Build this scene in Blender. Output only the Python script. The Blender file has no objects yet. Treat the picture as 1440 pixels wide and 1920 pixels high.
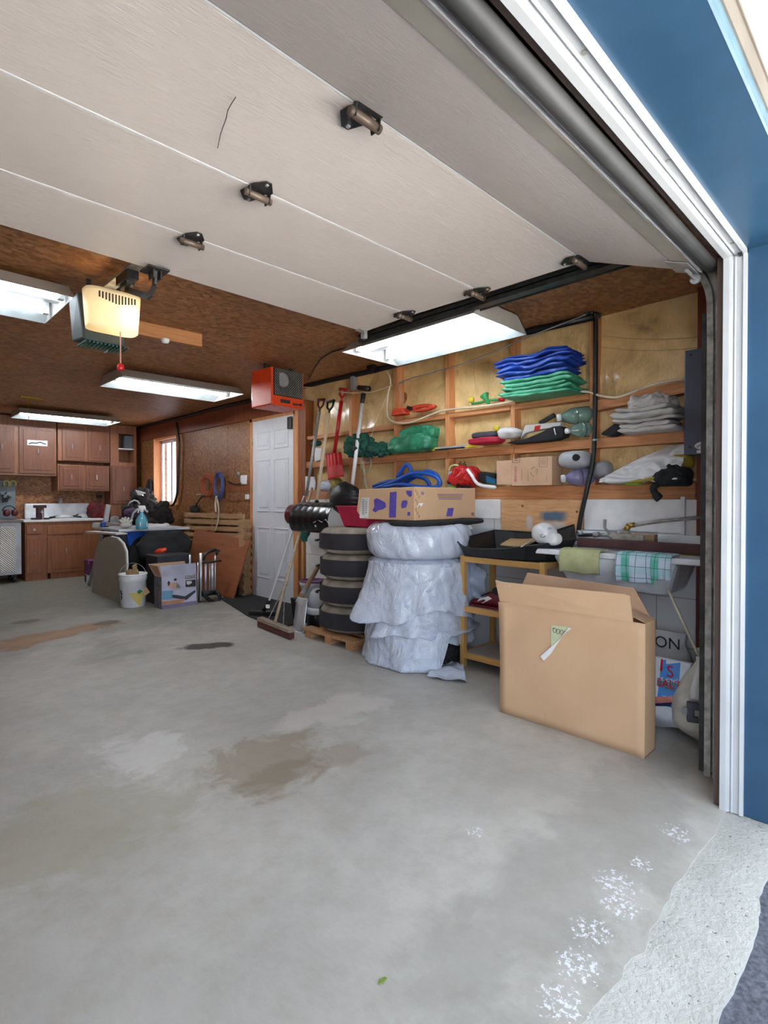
import bpy, bmesh, math, random
from mathutils import Vector, Matrix, noise
from mathutils.bvhtree import BVHTree
random.seed(7)
S = bpy.context.scene
COL = S.collection
# ------------------------------------------------------------------ camera
FPX, EYE, YAW, PITCH, SH = 1012.0, 1.2, math.radians(44.65), math.radians(-0.7), -11.6
cam = bpy.data.cameras.new('camera'); co = bpy.data.objects.new('camera', cam); COL.objects.link(co)
cam.sensor_fit = 'VERTICAL'; cam.sensor_height = 36.0; cam.lens = FPX / 1920 * 36.0
cam.shift_y = SH / 1920; cam.clip_start = 0.02; cam.clip_end = 200
co.location = (0, 0, EYE); co.rotation_euler = (math.pi / 2 + PITCH, 0, -YAW)
S.camera = co
# ------------------------------------------------------------------ world and exposure
w = bpy.data.worlds.new('sky'); S.world = w; w.use_nodes = True
wn = w.node_tree.nodes; wl = w.node_tree.links
bg = wn['Background']
tc = wn.new('ShaderNodeTexCoord'); sp = wn.new('ShaderNodeSeparateXYZ'); rp = wn.new('ShaderNodeValToRGB')
wl.new(tc.outputs['Generated'], sp.inputs[0]); wl.new(sp.outputs['Z'], rp.inputs[0]); wl.new(rp.outputs[0], bg.inputs['Color'])
rp.color_ramp.elements[0].color = (0.62, 0.76, 1.0, 1); rp.color_ramp.elements[0].position = 0.0
rp.color_ramp.elements[1].color = (0.80, 0.90, 1.0, 1); rp.color_ramp.elements[1].position = 0.5
WORLD, TUBE, SUN, EXPO = 2.1, 11.0, 66.0, 0.92
bg.inputs['Strength'].default_value = WORLD
# sun high behind the building: the driveway beyond the building's shade throws soft light back in
sl = bpy.data.lights.new('sun', 'SUN'); sl.energy = SUN; sl.angle = .02; sl.color = (1.0, .95, .88)
so = bpy.data.objects.new('sun', sl); COL.objects.link(so)
so.rotation_euler = Vector((-.25, -.62, -.75)).to_track_quat('-Z', 'Y').to_euler()
S.view_settings.view_transform = 'Standard'; S.view_settings.look = 'None'
S.view_settings.exposure = EXPO; S.view_settings.gamma = 1.0; S.view_settings.use_curve_mapping = False

# calibration of the camera against the photograph: pixel + known plane -> world point
_c, _s = math.cos, math.sin
FW = Vector((_s(YAW) * _c(PITCH), _c(YAW) * _c(PITCH), _s(PITCH))); RT = Vector((_c(YAW), -_s(YAW), 0)); UP = RT.cross(FW)
def P(u, v, X=None, Y=None, Z=None, D=None):
    d = FW + RT * ((u - 720) / FPX) + UP * ((960 + SH - v) / FPX)
    if X is not None: t = X / d.x
    elif Y is not None: t = Y / d.y
    elif Z is not None: t = (Z - EYE) / d.z
    else: t = D
    return Vector((0, 0, EYE)) + d * t

# ------------------------------------------------------------------ materials
def lin(c):
    return tuple(((x / 255) / 12.92 if x / 255 <= 0.04045 else ((x / 255 + 0.055) / 1.055) ** 2.4) for x in c) + (1,)
class Mt:
    def __init__(s, name):
        s.m = bpy.data.materials.new(name); s.m.use_nodes = True
        s.n = s.m.node_tree.nodes; s.l = s.m.node_tree.links; s.b = s.n['Principled BSDF']
        s.tc = s.n.new('ShaderNodeTexCoord')
    def coord(s, sc=(1, 1, 1), rot=(0, 0, 0), loc=(0, 0, 0), src='Object'):
        mp = s.n.new('ShaderNodeMapping'); mp.inputs['Scale'].default_value = sc; mp.inputs['Rotation'].default_value = rot
        mp.inputs['Location'].default_value = loc
        s.l.new(s.tc.outputs[src], mp.inputs['Vector']); return mp.outputs[0]
    def noise(s, co, scale=5, detail=4, rough=.55, dist=0):
        t = s.n.new('ShaderNodeTexNoise'); t.inputs['Scale'].default_value = scale; t.inputs['Detail'].default_value = detail
        t.inputs['Roughness'].default_value = rough; t.inputs['Distortion'].default_value = dist
        s.l.new(co, t.inputs['Vector']); return t.outputs['Fac']
    def voro(s, co, scale=5, out='Distance', feature='F1'):
        t = s.n.new('ShaderNodeTexVoronoi'); t.feature = feature; t.inputs['Scale'].default_value = scale
        s.l.new(co, t.inputs['Vector']); return t.outputs[out]
    def ramp(s, fac, stops, mode='LINEAR'):
        r = s.n.new('ShaderNodeValToRGB'); r.color_ramp.interpolation = mode
        e = r.color_ramp.elements
        while len(e) < len(stops): e.new(0.5)
        for i, (p, c) in enumerate(stops): e[i].position = p; e[i].color = c if len(c) == 4 else lin(c)
        s.l.new(fac, r.inputs[0]); return r.outputs[0]
    def math(s, op, a, b=None, c=None):
        t = s.n.new('ShaderNodeMath'); t.operation = op
        for i, x in enumerate((a, b, c)):
            if x is None: continue
            if isinstance(x, (int, float)): t.inputs[i].default_value = x
            else: s.l.new(x, t.inputs[i])
        return t.outputs[0]
    def mix(s, fac, a, b, mode='MIX'):
        t = s.n.new('ShaderNodeMix'); t.data_type = 'RGBA'; t.blend_type = mode
        for k, x in ((0, fac), (6, a), (7, b)):
            if isinstance(x, (int, float)): t.inputs[k].default_value = x
            elif isinstance(x, tuple): t.inputs[k].default_value = x if len(x) == 4 else lin(x)
            else: s.l.new(x, t.inputs[k])
        return t.outputs[2]
    def sep(s, co):
        t = s.n.new('ShaderNodeSeparateXYZ'); s.l.new(co, t.inputs[0]); return t.outputs
    def col(s, c):
        if isinstance(c, tuple): s.b.inputs['Base Color'].default_value = c if len(c) == 4 else lin(c)
        else: s.l.new(c, s.b.inputs['Base Color'])
    def rough(s, r):
        if isinstance(r, (int, float)): s.b.inputs['Roughness'].default_value = r
        else: s.l.new(r, s.b.inputs['Roughness'])
    def bump(s, h, strength=.3, dist=.01):
        t = s.n.new('ShaderNodeBump'); t.inputs['Strength'].default_value = strength; t.inputs['Distance'].default_value = dist
        s.l.new(h, t.inputs['Height']); s.l.new(t.outputs[0], s.b.inputs['Normal'])
    def set(s, k, v): s.b.inputs[k].default_value = v

def simple(name, c, rough=.55, metal=0, c2=None, nscale=6, bump=0, bscale=40, stretch=(1, 1, 1), coat=0, spec=None):
    t = Mt(name); co = t.coord(stretch)
    if c2 is None: c2 = tuple(int(x * .88) for x in c)
    t.col(t.ramp(t.noise(co, nscale, 5), [(.35, c2), (.65, c)])); t.rough(rough); t.set('Metallic', metal)
    if bump: t.bump(t.noise(co, bscale, 4), bump, .004)
    if coat: t.set('Coat Weight', coat); t.set('Coat Roughness', .15)
    if spec is not None: t.set('Specular IOR Level', spec)
    return t.m
def osb(name, a, b, c, sc=1.0, glossy=.5, rot=(0, 0, .15)):
    t = Mt(name); co = t.coord((9 * sc, 13 * sc, 11 * sc), rot)
    v = t.voro(co, 2.4, 'Color'); v1 = t.sep(v)[0]
    n = t.noise(co, 1.3, 6, .65, .6)
    f = t.math('ADD', t.math('MULTIPLY', v1, .45), t.math('MULTIPLY', n, .6))
    big = t.noise(t.coord((.5, .5, .5)), 2, 3)
    base = t.ramp(f, [(.25, a), (.5, b), (.8, c)])
    t.col(t.mix(t.ramp(big, [(.35, (0, 0, 0, 1)), (.7, (1, 1, 1, 1))]), t.mix(1, base, (.72, .68, .66, 1), 'MULTIPLY'), base))
    t.rough(t.math('ADD', t.math('MULTIPLY', n, .3), glossy - .15)); t.bump(f, .25, .004)
    return t.m
def wood(name, a, b, axis='Z', rough=.55, sc=1.0, knots=True, coat=0):
    t = Mt(name); st = {'X': (1, 14, 14), 'Y': (14, 1, 14), 'Z': (14, 14, 1)}[axis]
    co = t.coord(tuple(x * sc for x in st)); n = t.noise(co, 2.2, 6, .6, 1.2)
    c = t.ramp(n, [(.3, b), (.62, a)])
    if knots:
        kco = t.coord({'X': (1.5, 6, 6), 'Y': (6, 1.5, 6), 'Z': (6, 6, 1.5)}[axis])
        k = t.voro(kco, 1.6); c = t.mix(t.ramp(k, [(.02, (1, 1, 1, 1)), (.10, (0, 0, 0, 1))]), c, tuple(int(x * .45) for x in b))
    t.col(c); t.rough(rough); t.bump(n, .12, .003)
    if coat: t.set('Coat Weight', coat)
    return t.m
def emis(name, c, st):
    t = Mt(name); t.col(c); t.b.inputs['Emission Color'].default_value = lin(c); t.b.inputs['Emission Strength'].default_value = st
    return t.m

M = {}
# painted concrete floor with stains that have a shape of their own
t = Mt('painted_concrete'); co_ = t.coord(src='Object'); xyz = t.sep(co_)
n1 = t.noise(t.coord((1, 1, 1)), 1.4, 8, .62, .4); n2 = t.noise(t.coord((1, 1, 1)), 9, 8, .7); n3 = t.noise(t.coord((3, 1, 1), (0, 0, .6)), 26, 5, .7)
base = t.ramp(n1, [(.3, (158, 154, 148)), (.5, (173, 169, 163)), (.7, (188, 184, 178))])
base = t.mix(t.math('MULTIPLY', t.ramp(n2, [(.42, (0, 0, 0, 1)), (.68, (1, 1, 1, 1))]), .45), base, (146, 140, 128))
base = t.mix(t.math('MULTIPLY', t.ramp(n3, [(.3, (0, 0, 0, 1)), (.75, (1, 1, 1, 1))]), .14), base, (206, 204, 200))
def stain_shade(x, y, rx, ry, c, amt, edge=.35, ns=3.0, rot=0):
    """patch in the floor around (x, y)"""
    global base
    cx, sx = math.cos(rot), math.sin(rot)
    dx = t.math('SUBTRACT', xyz[0], x); dy = t.math('SUBTRACT', xyz[1], y)
    ax = t.math('DIVIDE', t.math('ADD', t.math('MULTIPLY', dx, cx), t.math('MULTIPLY', dy, sx)), rx)
    ay = t.math('DIVIDE', t.math('SUBTRACT', t.math('MULTIPLY', dy, cx), t.math('MULTIPLY', dx, sx)), ry)
    d = t.math('SQRT', t.math('ADD', t.math('MULTIPLY', ax, ax), t.math('MULTIPLY', ay, ay)))
    nn = t.noise(t.coord((1, 1, 1), loc=(x * 3, y * 7, 0)), ns, 6, .65, .5)
    d = t.math('ADD', d, t.math('MULTIPLY', t.math('SUBTRACT', nn, .5), 2.6))
    base = t.mix(t.math('MULTIPLY', t.ramp(d, [(.62, (1, 1, 1, 1)), (.62 + edge, (0, 0, 0, 1))]), amt), base, c)
FLOOR = t; FSTAIN_SHADE = stain_shade
M['osb'] = osb('osb_wall', (118, 72, 40), (152, 100, 60), (186, 132, 84), 1.4)
M['osb_ceil'] = osb('osb_ceiling', (134, 88, 54), (168, 116, 76), (196, 144, 98), 1.2, .5, (0, 0, .5))
M['stud'] = wood('stud_wood', (216, 154, 102), (180, 114, 68), 'Z')
M['rail'] = wood('rail_wood', (206, 144, 96), (164, 104, 64), 'Y')
M['redwood'] = wood('red_brown_wood', (140, 76, 50), (104, 52, 34), 'Z')
M['brownwood'] = wood('brown_board', (150, 86, 44), (110, 58, 28), 'Z')
t2 = Mt('insulation_behind_film'); c_ = t2.coord((1, 1, 1)); n = t2.noise(c_, 3.2, 6, .6, .6); k = t2.noise(t2.coord((1, 2.6, .8), (.5, 0, 0)), 7, 5, .65, 2.0)
cc = t2.ramp(n, [(.24, (150, 118, 76)), (.4, (216, 180, 120)), (.6, (242, 208, 146)), (.8, (250, 228, 180))])
cc = t2.mix(t2.math('MULTIPLY', t2.ramp(k, [(.6, (0, 0, 0, 1)), (.8, (1, 1, 1, 1))]), .5), cc, (128, 106, 80))
t2.col(cc); t2.rough(.45); t2.set('Coat Weight', .6); t2.set('Coat Roughness', .16)
fw_ = t2.math('ABSOLUTE', t2.math('SUBTRACT', t2.noise(t2.coord((1, 3.2, .9), (.35, 0, 0)), 4, 5, .6, 2.5), .5))
t2.bump(t2.math('ADD', t2.math('MULTIPLY', fw_, 1.6), t2.math('MULTIPLY', n, .4)), .5, .03); M['insul'] = t2.m
t2 = Mt('white_block_wall'); br = t2.n.new('ShaderNodeTexBrick'); co2 = t2.coord((1, 1, 1), (0, math.pi / 2, math.pi / 2)); t2.l.new(co2, br.inputs['Vector'])
yz = t2.sep(t2.coord((1, 1, 1))); cmb = t2.n.new('ShaderNodeCombineXYZ'); t2.l.new(yz[1], cmb.inputs[0]); t2.l.new(yz[2], cmb.inputs[1]); t2.l.new(cmb.outputs[0], br.inputs['Vector'])
br.inputs['Scale'].default_value = 1; br.inputs['Brick Width'].default_value = .6; br.inputs['Row Height'].default_value = .3; br.inputs['Mortar Size'].default_value = .003
br.inputs['Color1'].default_value = lin((236, 236, 236)); br.inputs['Color2'].default_value = lin((230, 230, 231)); br.inputs['Mortar'].default_value = lin((176, 174, 172))
t2.col(br.outputs['Color']); t2.rough(.55); t2.bump(br.outputs['Fac'], -.4, .004); M['block'] = t2.m
t2 = Mt('embossed_door_panel'); c_ = t2.coord((2.2, 34, 1)); n = t2.noise(c_, 4, 6, .72, 1.2); n_ = t2.noise(t2.coord(), 1.3, 5, .6)
t2.col(t2.mix(t2.math('MULTIPLY', n, .35), t2.ramp(n_, [(.3, (222, 211, 206)), (.7, (234, 224, 220))]), (202, 190, 182)))
t2.rough(.36); t2.bump(t2.ramp(n, [(.44, (0, 0, 0, 1)), (.58, (1, 1, 1, 1))]), .6, .005); M['gdoor'] = t2.m
t2 = Mt('blue_painted_metal'); n = t2.noise(t2.coord((1, 1, 1)), 3, 5, .6); sc_ = t2.noise(t2.coord((30, 30, 2.2)), 5, 6, .75, .4)
bl = t2.ramp(n, [(.3, (38, 72, 100)), (.7, (50, 86, 116))])
t2.col(t2.mix(t2.math('MULTIPLY', t2.ramp(sc_, [(.68, (0, 0, 0, 1)), (.76, (1, 1, 1, 1))]), .55), bl, (170, 190, 205))); t2.rough(.34); M['blue'] = t2.m
M['white'] = simple('white_vinyl', (236, 238, 240), .35, c2=(226, 228, 230))
M['vinyl'] = simple('off_white_vinyl', (196, 199, 202), .35, c2=(188, 191, 194))
M['lightblue'] = simple('pale_blue_trim', (84, 120, 138), .4)
M['beige'] = simple('beige_trim', (124, 116, 106), .5)
M['stripbeige'] = simple('stained_bottom_strip', (188, 184, 172), .5, c2=(160, 156, 144), nscale=3)
M['rubber'] = simple('grey_rubber', (62, 62, 62), .55, c2=(44, 44, 44), nscale=4)
M['alu'] = simple('bright_aluminium', (228, 229, 232), .25, .5)
M['steel'] = simple('worn_steel', (178, 176, 170), .4, .2, c2=(126, 122, 114), nscale=20)
M['dkmetal'] = simple('dark_metal', (62, 62, 62), .4, .3, c2=(40, 40, 40), nscale=15)
M['galv'] = simple('galvanised', (186, 188, 190), .35, .4, c2=(150, 152, 154), nscale=20)
t2 = Mt('greasy_track_channel'); n = t2.noise(t2.coord((14, 14, 5)), 3, 6, .75, .6)
t2.col(t2.ramp(n, [(.36, (74, 68, 60)), (.46, (196, 178, 120)), (.6, (222, 204, 146)), (.74, (140, 126, 96))])); t2.rough(.5); t2.set('Metallic', .3); t2.bump(n, .5, .003); M['grease'] = t2.m
M['black'] = simple('black_plastic', (30, 31, 33), .42, c2=(20, 21, 23))
M['blackrough'] = simple('black_fabric', (34, 35, 38), .85, c2=(22, 22, 25), bump=.3, bscale=120)
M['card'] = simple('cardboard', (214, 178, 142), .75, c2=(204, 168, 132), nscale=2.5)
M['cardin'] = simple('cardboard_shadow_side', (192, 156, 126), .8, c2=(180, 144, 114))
M['cardpink'] = simple('pale_cardboard', (206, 170, 142), .75, c2=(196, 158, 128))
t2 = Mt('white_plastic_bag'); n = t2.noise(t2.coord((1, 1, .7)), 5, 5, .6, 3.0); v = t2.noise(t2.coord((1.6, 1.6, 1)), 13, 6, .7, 3.5)
t2.col(t2.ramp(n, [(.3, (206, 216, 238)), (.7, (228, 236, 250))])); t2.rough(.2); t2.set('Coat Weight', .6); t2.set('Coat Roughness', .08)
rg = t2.math('ABSOLUTE', t2.math('SUBTRACT', n, .5)); rv = t2.math('ABSOLUTE', t2.math('SUBTRACT', v, .5))
t2.bump(t2.math('ADD', t2.math('MULTIPLY', rg, 2.2), t2.math('MULTIPLY', rv, 1.0)), .6, .03); M['bag'] = t2.m
M['tiredark'] = simple('tire_tote_band', (52, 50, 56), .75, c2=(40, 38, 44), nscale=5, bump=.2, bscale=200)
M['tirebeige'] = simple('tire_tote_fabric', (172, 163, 148), .8, c2=(140, 130, 116), nscale=9, bump=.6, bscale=30)
M['tread'] = simple('black_rubber_tread', (44, 44, 46), .8, c2=(24, 24, 26), nscale=30, bump=.9, bscale=40)
M['pine'] = wood('yellow_pine', (222, 174, 104), (202, 150, 82), 'Z', .45, knots=False, coat=.2)
M['pinex'] = wood('yellow_pine_y', (222, 174, 104), (202, 150, 82), 'Y', .45, knots=False, coat=.2)
M['paleboard'] = simple('pale_shelf_board', (196, 190, 184), .5)
M['orange'] = simple('orange_enamel', (222, 74, 34), .38, c2=(206, 62, 28))
M['orangecloth'] = simple('orange_webbing', (232, 84, 56), .7, bump=.3, bscale=150)
M['red'] = simple('red_plastic', (196, 26, 34), .35)
M['maroon'] = simple('maroon_plastic', (92, 18, 28), .35)
M['pink'] = simple('magenta_plastic_tub', (206, 42, 84), .45)
M['blueplastic'] = simple('blue_plastic', (32, 92, 190), .4)
M['bluetarp'] = simple('blue_tarp', (34, 76, 176), .42, c2=(24, 56, 140), nscale=5, bump=.5, bscale=12)
M['greentarp'] = simple('green_tarp', (84, 172, 136), .5, c2=(58, 140, 108), nscale=5, bump=.5, bscale=12)
M['greencloth'] = simple('deep_green_tarp', (58, 148, 110), .45, c2=(28, 104, 76), nscale=5, bump=.6, bscale=10)
M['dkgreen'] = simple('dark_green_netting', (20, 92, 72), .7, c2=(8, 54, 44), nscale=14, bump=.9, bscale=25)
M['greenp'] = simple('green_plastic', (60, 158, 92), .4)
M['teal'] = simple('teal_plastic', (22, 96, 88), .45)
M['yellow'] = simple('yellow_plastic', (228, 204, 60), .45)
M['lime'] = simple('lime_fabric', (150, 200, 60), .6)
M['mustard'] = simple('mustard_fabric', (168, 146, 40), .8)
M['greycloth'] = simple('pale_grey_cloth', (204, 200, 196), .85, c2=(184, 180, 176), bump=.3, bscale=30)
M['whitecloth'] = simple('white_cloth', (224, 222, 222), .8, c2=(208, 206, 208), bump=.2, bscale=20)
M['cream'] = simple('cream_cable', (222, 204, 176), .5)
M['rope'] = simple('pale_rope', (216, 206, 180), .8, bump=.5, bscale=100)
M['greypaint'] = simple('slate_grey_paint', (86, 92, 108), .4, c2=(80, 86, 102))
M['greyp'] = simple('grey_plastic', (150, 152, 156), .45)
M['ltgrey'] = simple('light_grey_plastic', (196, 199, 206), .4)
M['darkbrick'] = simple('maroon_foam_block', (92, 58, 56), .8, c2=(70, 42, 42), bump=.4, bscale=60)
M['brass'] = simple('brass', (190, 156, 84), .35, .8)
M['doorwhite'] = simple('white_door_paint', (222, 224, 230), .4, c2=(216, 218, 226))
M['foam'] = simple('white_foam_board', (242, 242, 244), .6, c2=(224, 224, 226))
M['enamel'] = simple('white_enamel', (244, 247, 252), .22)
M['kraft'] = simple('kraft_paper', (190, 158, 112), .75)
M['purple'] = simple('purple_print', (84, 70, 170), .6, c2=(98, 84, 178), nscale=30)
M['violet'] = simple('purple_plastic', (110, 44, 110), .45)
M['ink'] = simple('dark_print', (50, 48, 52), .6)
M['paper'] = simple('white_paper', (236, 236, 236), .7)
M['note'] = simple('yellow_note', (218, 222, 182), .7)
M['cab'] = wood('cabinet_wood', (118, 72, 50), (94, 54, 36), 'Z', .45, knots=False)
M['cabframe'] = wood('cabinet_frame_wood', (142, 92, 64), (116, 72, 48), 'Z', .42, knots=False)
M['cabbase'] = wood('base_cabinet_wood', (158, 100, 64), (130, 78, 48), 'Z', .42, knots=False)
M['pegboard'] = simple('grey_pegboard', (122, 132, 142), .6)
M['orangewood'] = wood('window_jamb_wood', (226, 152, 96), (206, 128, 74), 'Z', .5, knots=False)
M['mask'] = simple('white_glossy_plastic', (238, 238, 240), .25)
M['crimson'] = simple('crimson_leather', (112, 16, 34), .5)
M['mat'] = simple('charcoal_mat', (40, 40, 42), .9, bump=.5, bscale=150)
M['slat'] = wood('weathered_slat', (186, 148, 108), (150, 112, 76), 'Y', .7, knots=False)
M['leanboard'] = wood('reddish_sheet', (164, 96, 60), (140, 80, 48), 'Y', .6, .5)
M['taupe'] = simple('taupe_laminate', (164, 158, 144), .5, c2=(156, 150, 136))
M['osbply'] = osb('plywood_panel', (186, 132, 84), (206, 154, 104), (218, 170, 122), .5, .6)
M['cordorange'] = simple('orange_cord', (186, 84, 44), .5)
M['cordblue'] = simple('blue_cord', (78, 92, 150), .5)
M['darkjamb'] = wood('weathered_jamb', (92, 74, 64), (68, 54, 48), 'Z')
M['bronze'] = simple('bronze_roller', (120, 104, 92), .4, .3)
M['gap'] = simple('dark_cavity', (30, 24, 20), .9)
M['asphalt'] = simple('asphalt', (98, 100, 110), .9, c2=(62, 63, 72), nscale=60, bump=1, bscale=90)
M['drive'] = simple('driveway_concrete', (168, 168, 166), .9, c2=(150, 150, 148))
t2 = Mt('pitted_bare_concrete'); n = t2.noise(t2.coord(), 5, 8, .65, .4); n_ = t2.noise(t2.coord((1, 1, 1)), 70, 3, .6)
c_ = t2.ramp(n, [(.3, (160, 158, 153)), (.55, (176, 175, 170)), (.75, (186, 184, 180))])
t2.col(t2.mix(t2.ramp(n_, [(.27, (1, 1, 1, 1)), (.34, (0, 0, 0, 1))]), c_, (84, 80, 76))); t2.rough(.85); t2.bump(t2.math('ADD', n, n_), .7, .008); M['bare'] = t2.m
t2 = Mt('diamond_plate'); ch = t2.n.new('ShaderNodeTexWave'); ch.inputs['Scale'].default_value = 14; t2.l.new(t2.coord((1, 1, 1), (0, .785, 0)), ch.inputs['Vector'])
t2.col((214, 210, 204)); t2.set('Metallic', .4); t2.rough(.3); t2.bump(ch.outputs['Fac'], .8, .01); M['diamond'] = t2.m
t2 = Mt('tinted_bottle'); t2.col((150, 186, 176)); t2.rough(.12); t2.set('Transmission Weight', .55); M['bottle'] = t2.m
t2 = Mt('violet_bottle'); t2.col((160, 156, 200)); t2.rough(.15); t2.set('Transmission Weight', .45); M['bottlev'] = t2.m
t2 = Mt('blue_liquid_bottle'); t2.col((110, 190, 214)); t2.rough(.1); t2.set('Transmission Weight', .5); M['bottleb'] = t2.m
t2 = Mt('clear_film'); t2.col((225, 228, 232)); t2.rough(.15); t2.set('Transmission Weight', .7); t2.set('Alpha', .75); M['film'] = t2.m
t2 = Mt('window_glass'); t2.col((250, 252, 255)); t2.rough(.02); t2.set('Transmission Weight', 1); t2.set('IOR', 1.05); M['glass'] = t2.m
M['tube'] = emis('lit_fluorescent_tube', (236, 246, 255), TUBE)
M['tube_rear'] = emis('lit_fluorescent_tube_rear', (244, 248, 250), TUBE * 5.2)
M['fixture'] = simple('white_enamel_fixture', (172, 168, 162), .4, c2=(164, 160, 154))
M['liner'] = simple('enamel_reflector_pan', (176, 184, 186), .5)
M['reflector'] = simple('white_reflector', (232, 238, 240), .3)
t2 = Mt('cream_lens'); t2.col((236, 226, 202)); t2.rough(.5)
tr = t2.n.new('ShaderNodeBsdfTranslucent'); tr.inputs['Color'].default_value = lin((250, 244, 226)); mx = t2.n.new('ShaderNodeMixShader'); mx.inputs[0].default_value = .55
t2.l.new(t2.b.outputs[0], mx.inputs[1]); t2.l.new(tr.outputs[0], mx.inputs[2]); t2.l.new(mx.outputs[0], t2.n['Material Output'].inputs[0]); M['lens'] = t2.m
# checked tea towel
t2 = Mt('checked_towel'); xz = t2.sep(t2.coord())
def stripes(o, per, wdt, off=0.0):
    f = t2.math('FRACT', t2.math('ADD', t2.math('DIVIDE', o, per), off)); return t2.math('LESS_THAN', f, wdt)
c_ = t2.mix(stripes(xz[1], .16, .28, .1), (206, 220, 236), (100, 190, 168))
c_ = t2.mix(t2.math('MULTIPLY', stripes(xz[2], .085, .45), .45), c_, (150, 206, 214))
c_ = t2.mix(stripes(xz[1], .053, .05), c_, (30, 84, 70)); c_ = t2.mix(stripes(xz[2], .062, .045), c_, (60, 110, 110))
t2.col(c_); t2.rough(.9); M['check'] = t2.m
M['khaki'] = simple('yellow_green_rag', (198, 202, 156), .9, c2=(176, 178, 130), nscale=8, bump=.3, bscale=60)
M['hazeblue'] = simple('sprayed_blue_paint', (70, 104, 132), .7, c2=(100, 130, 150), nscale=4)

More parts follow.
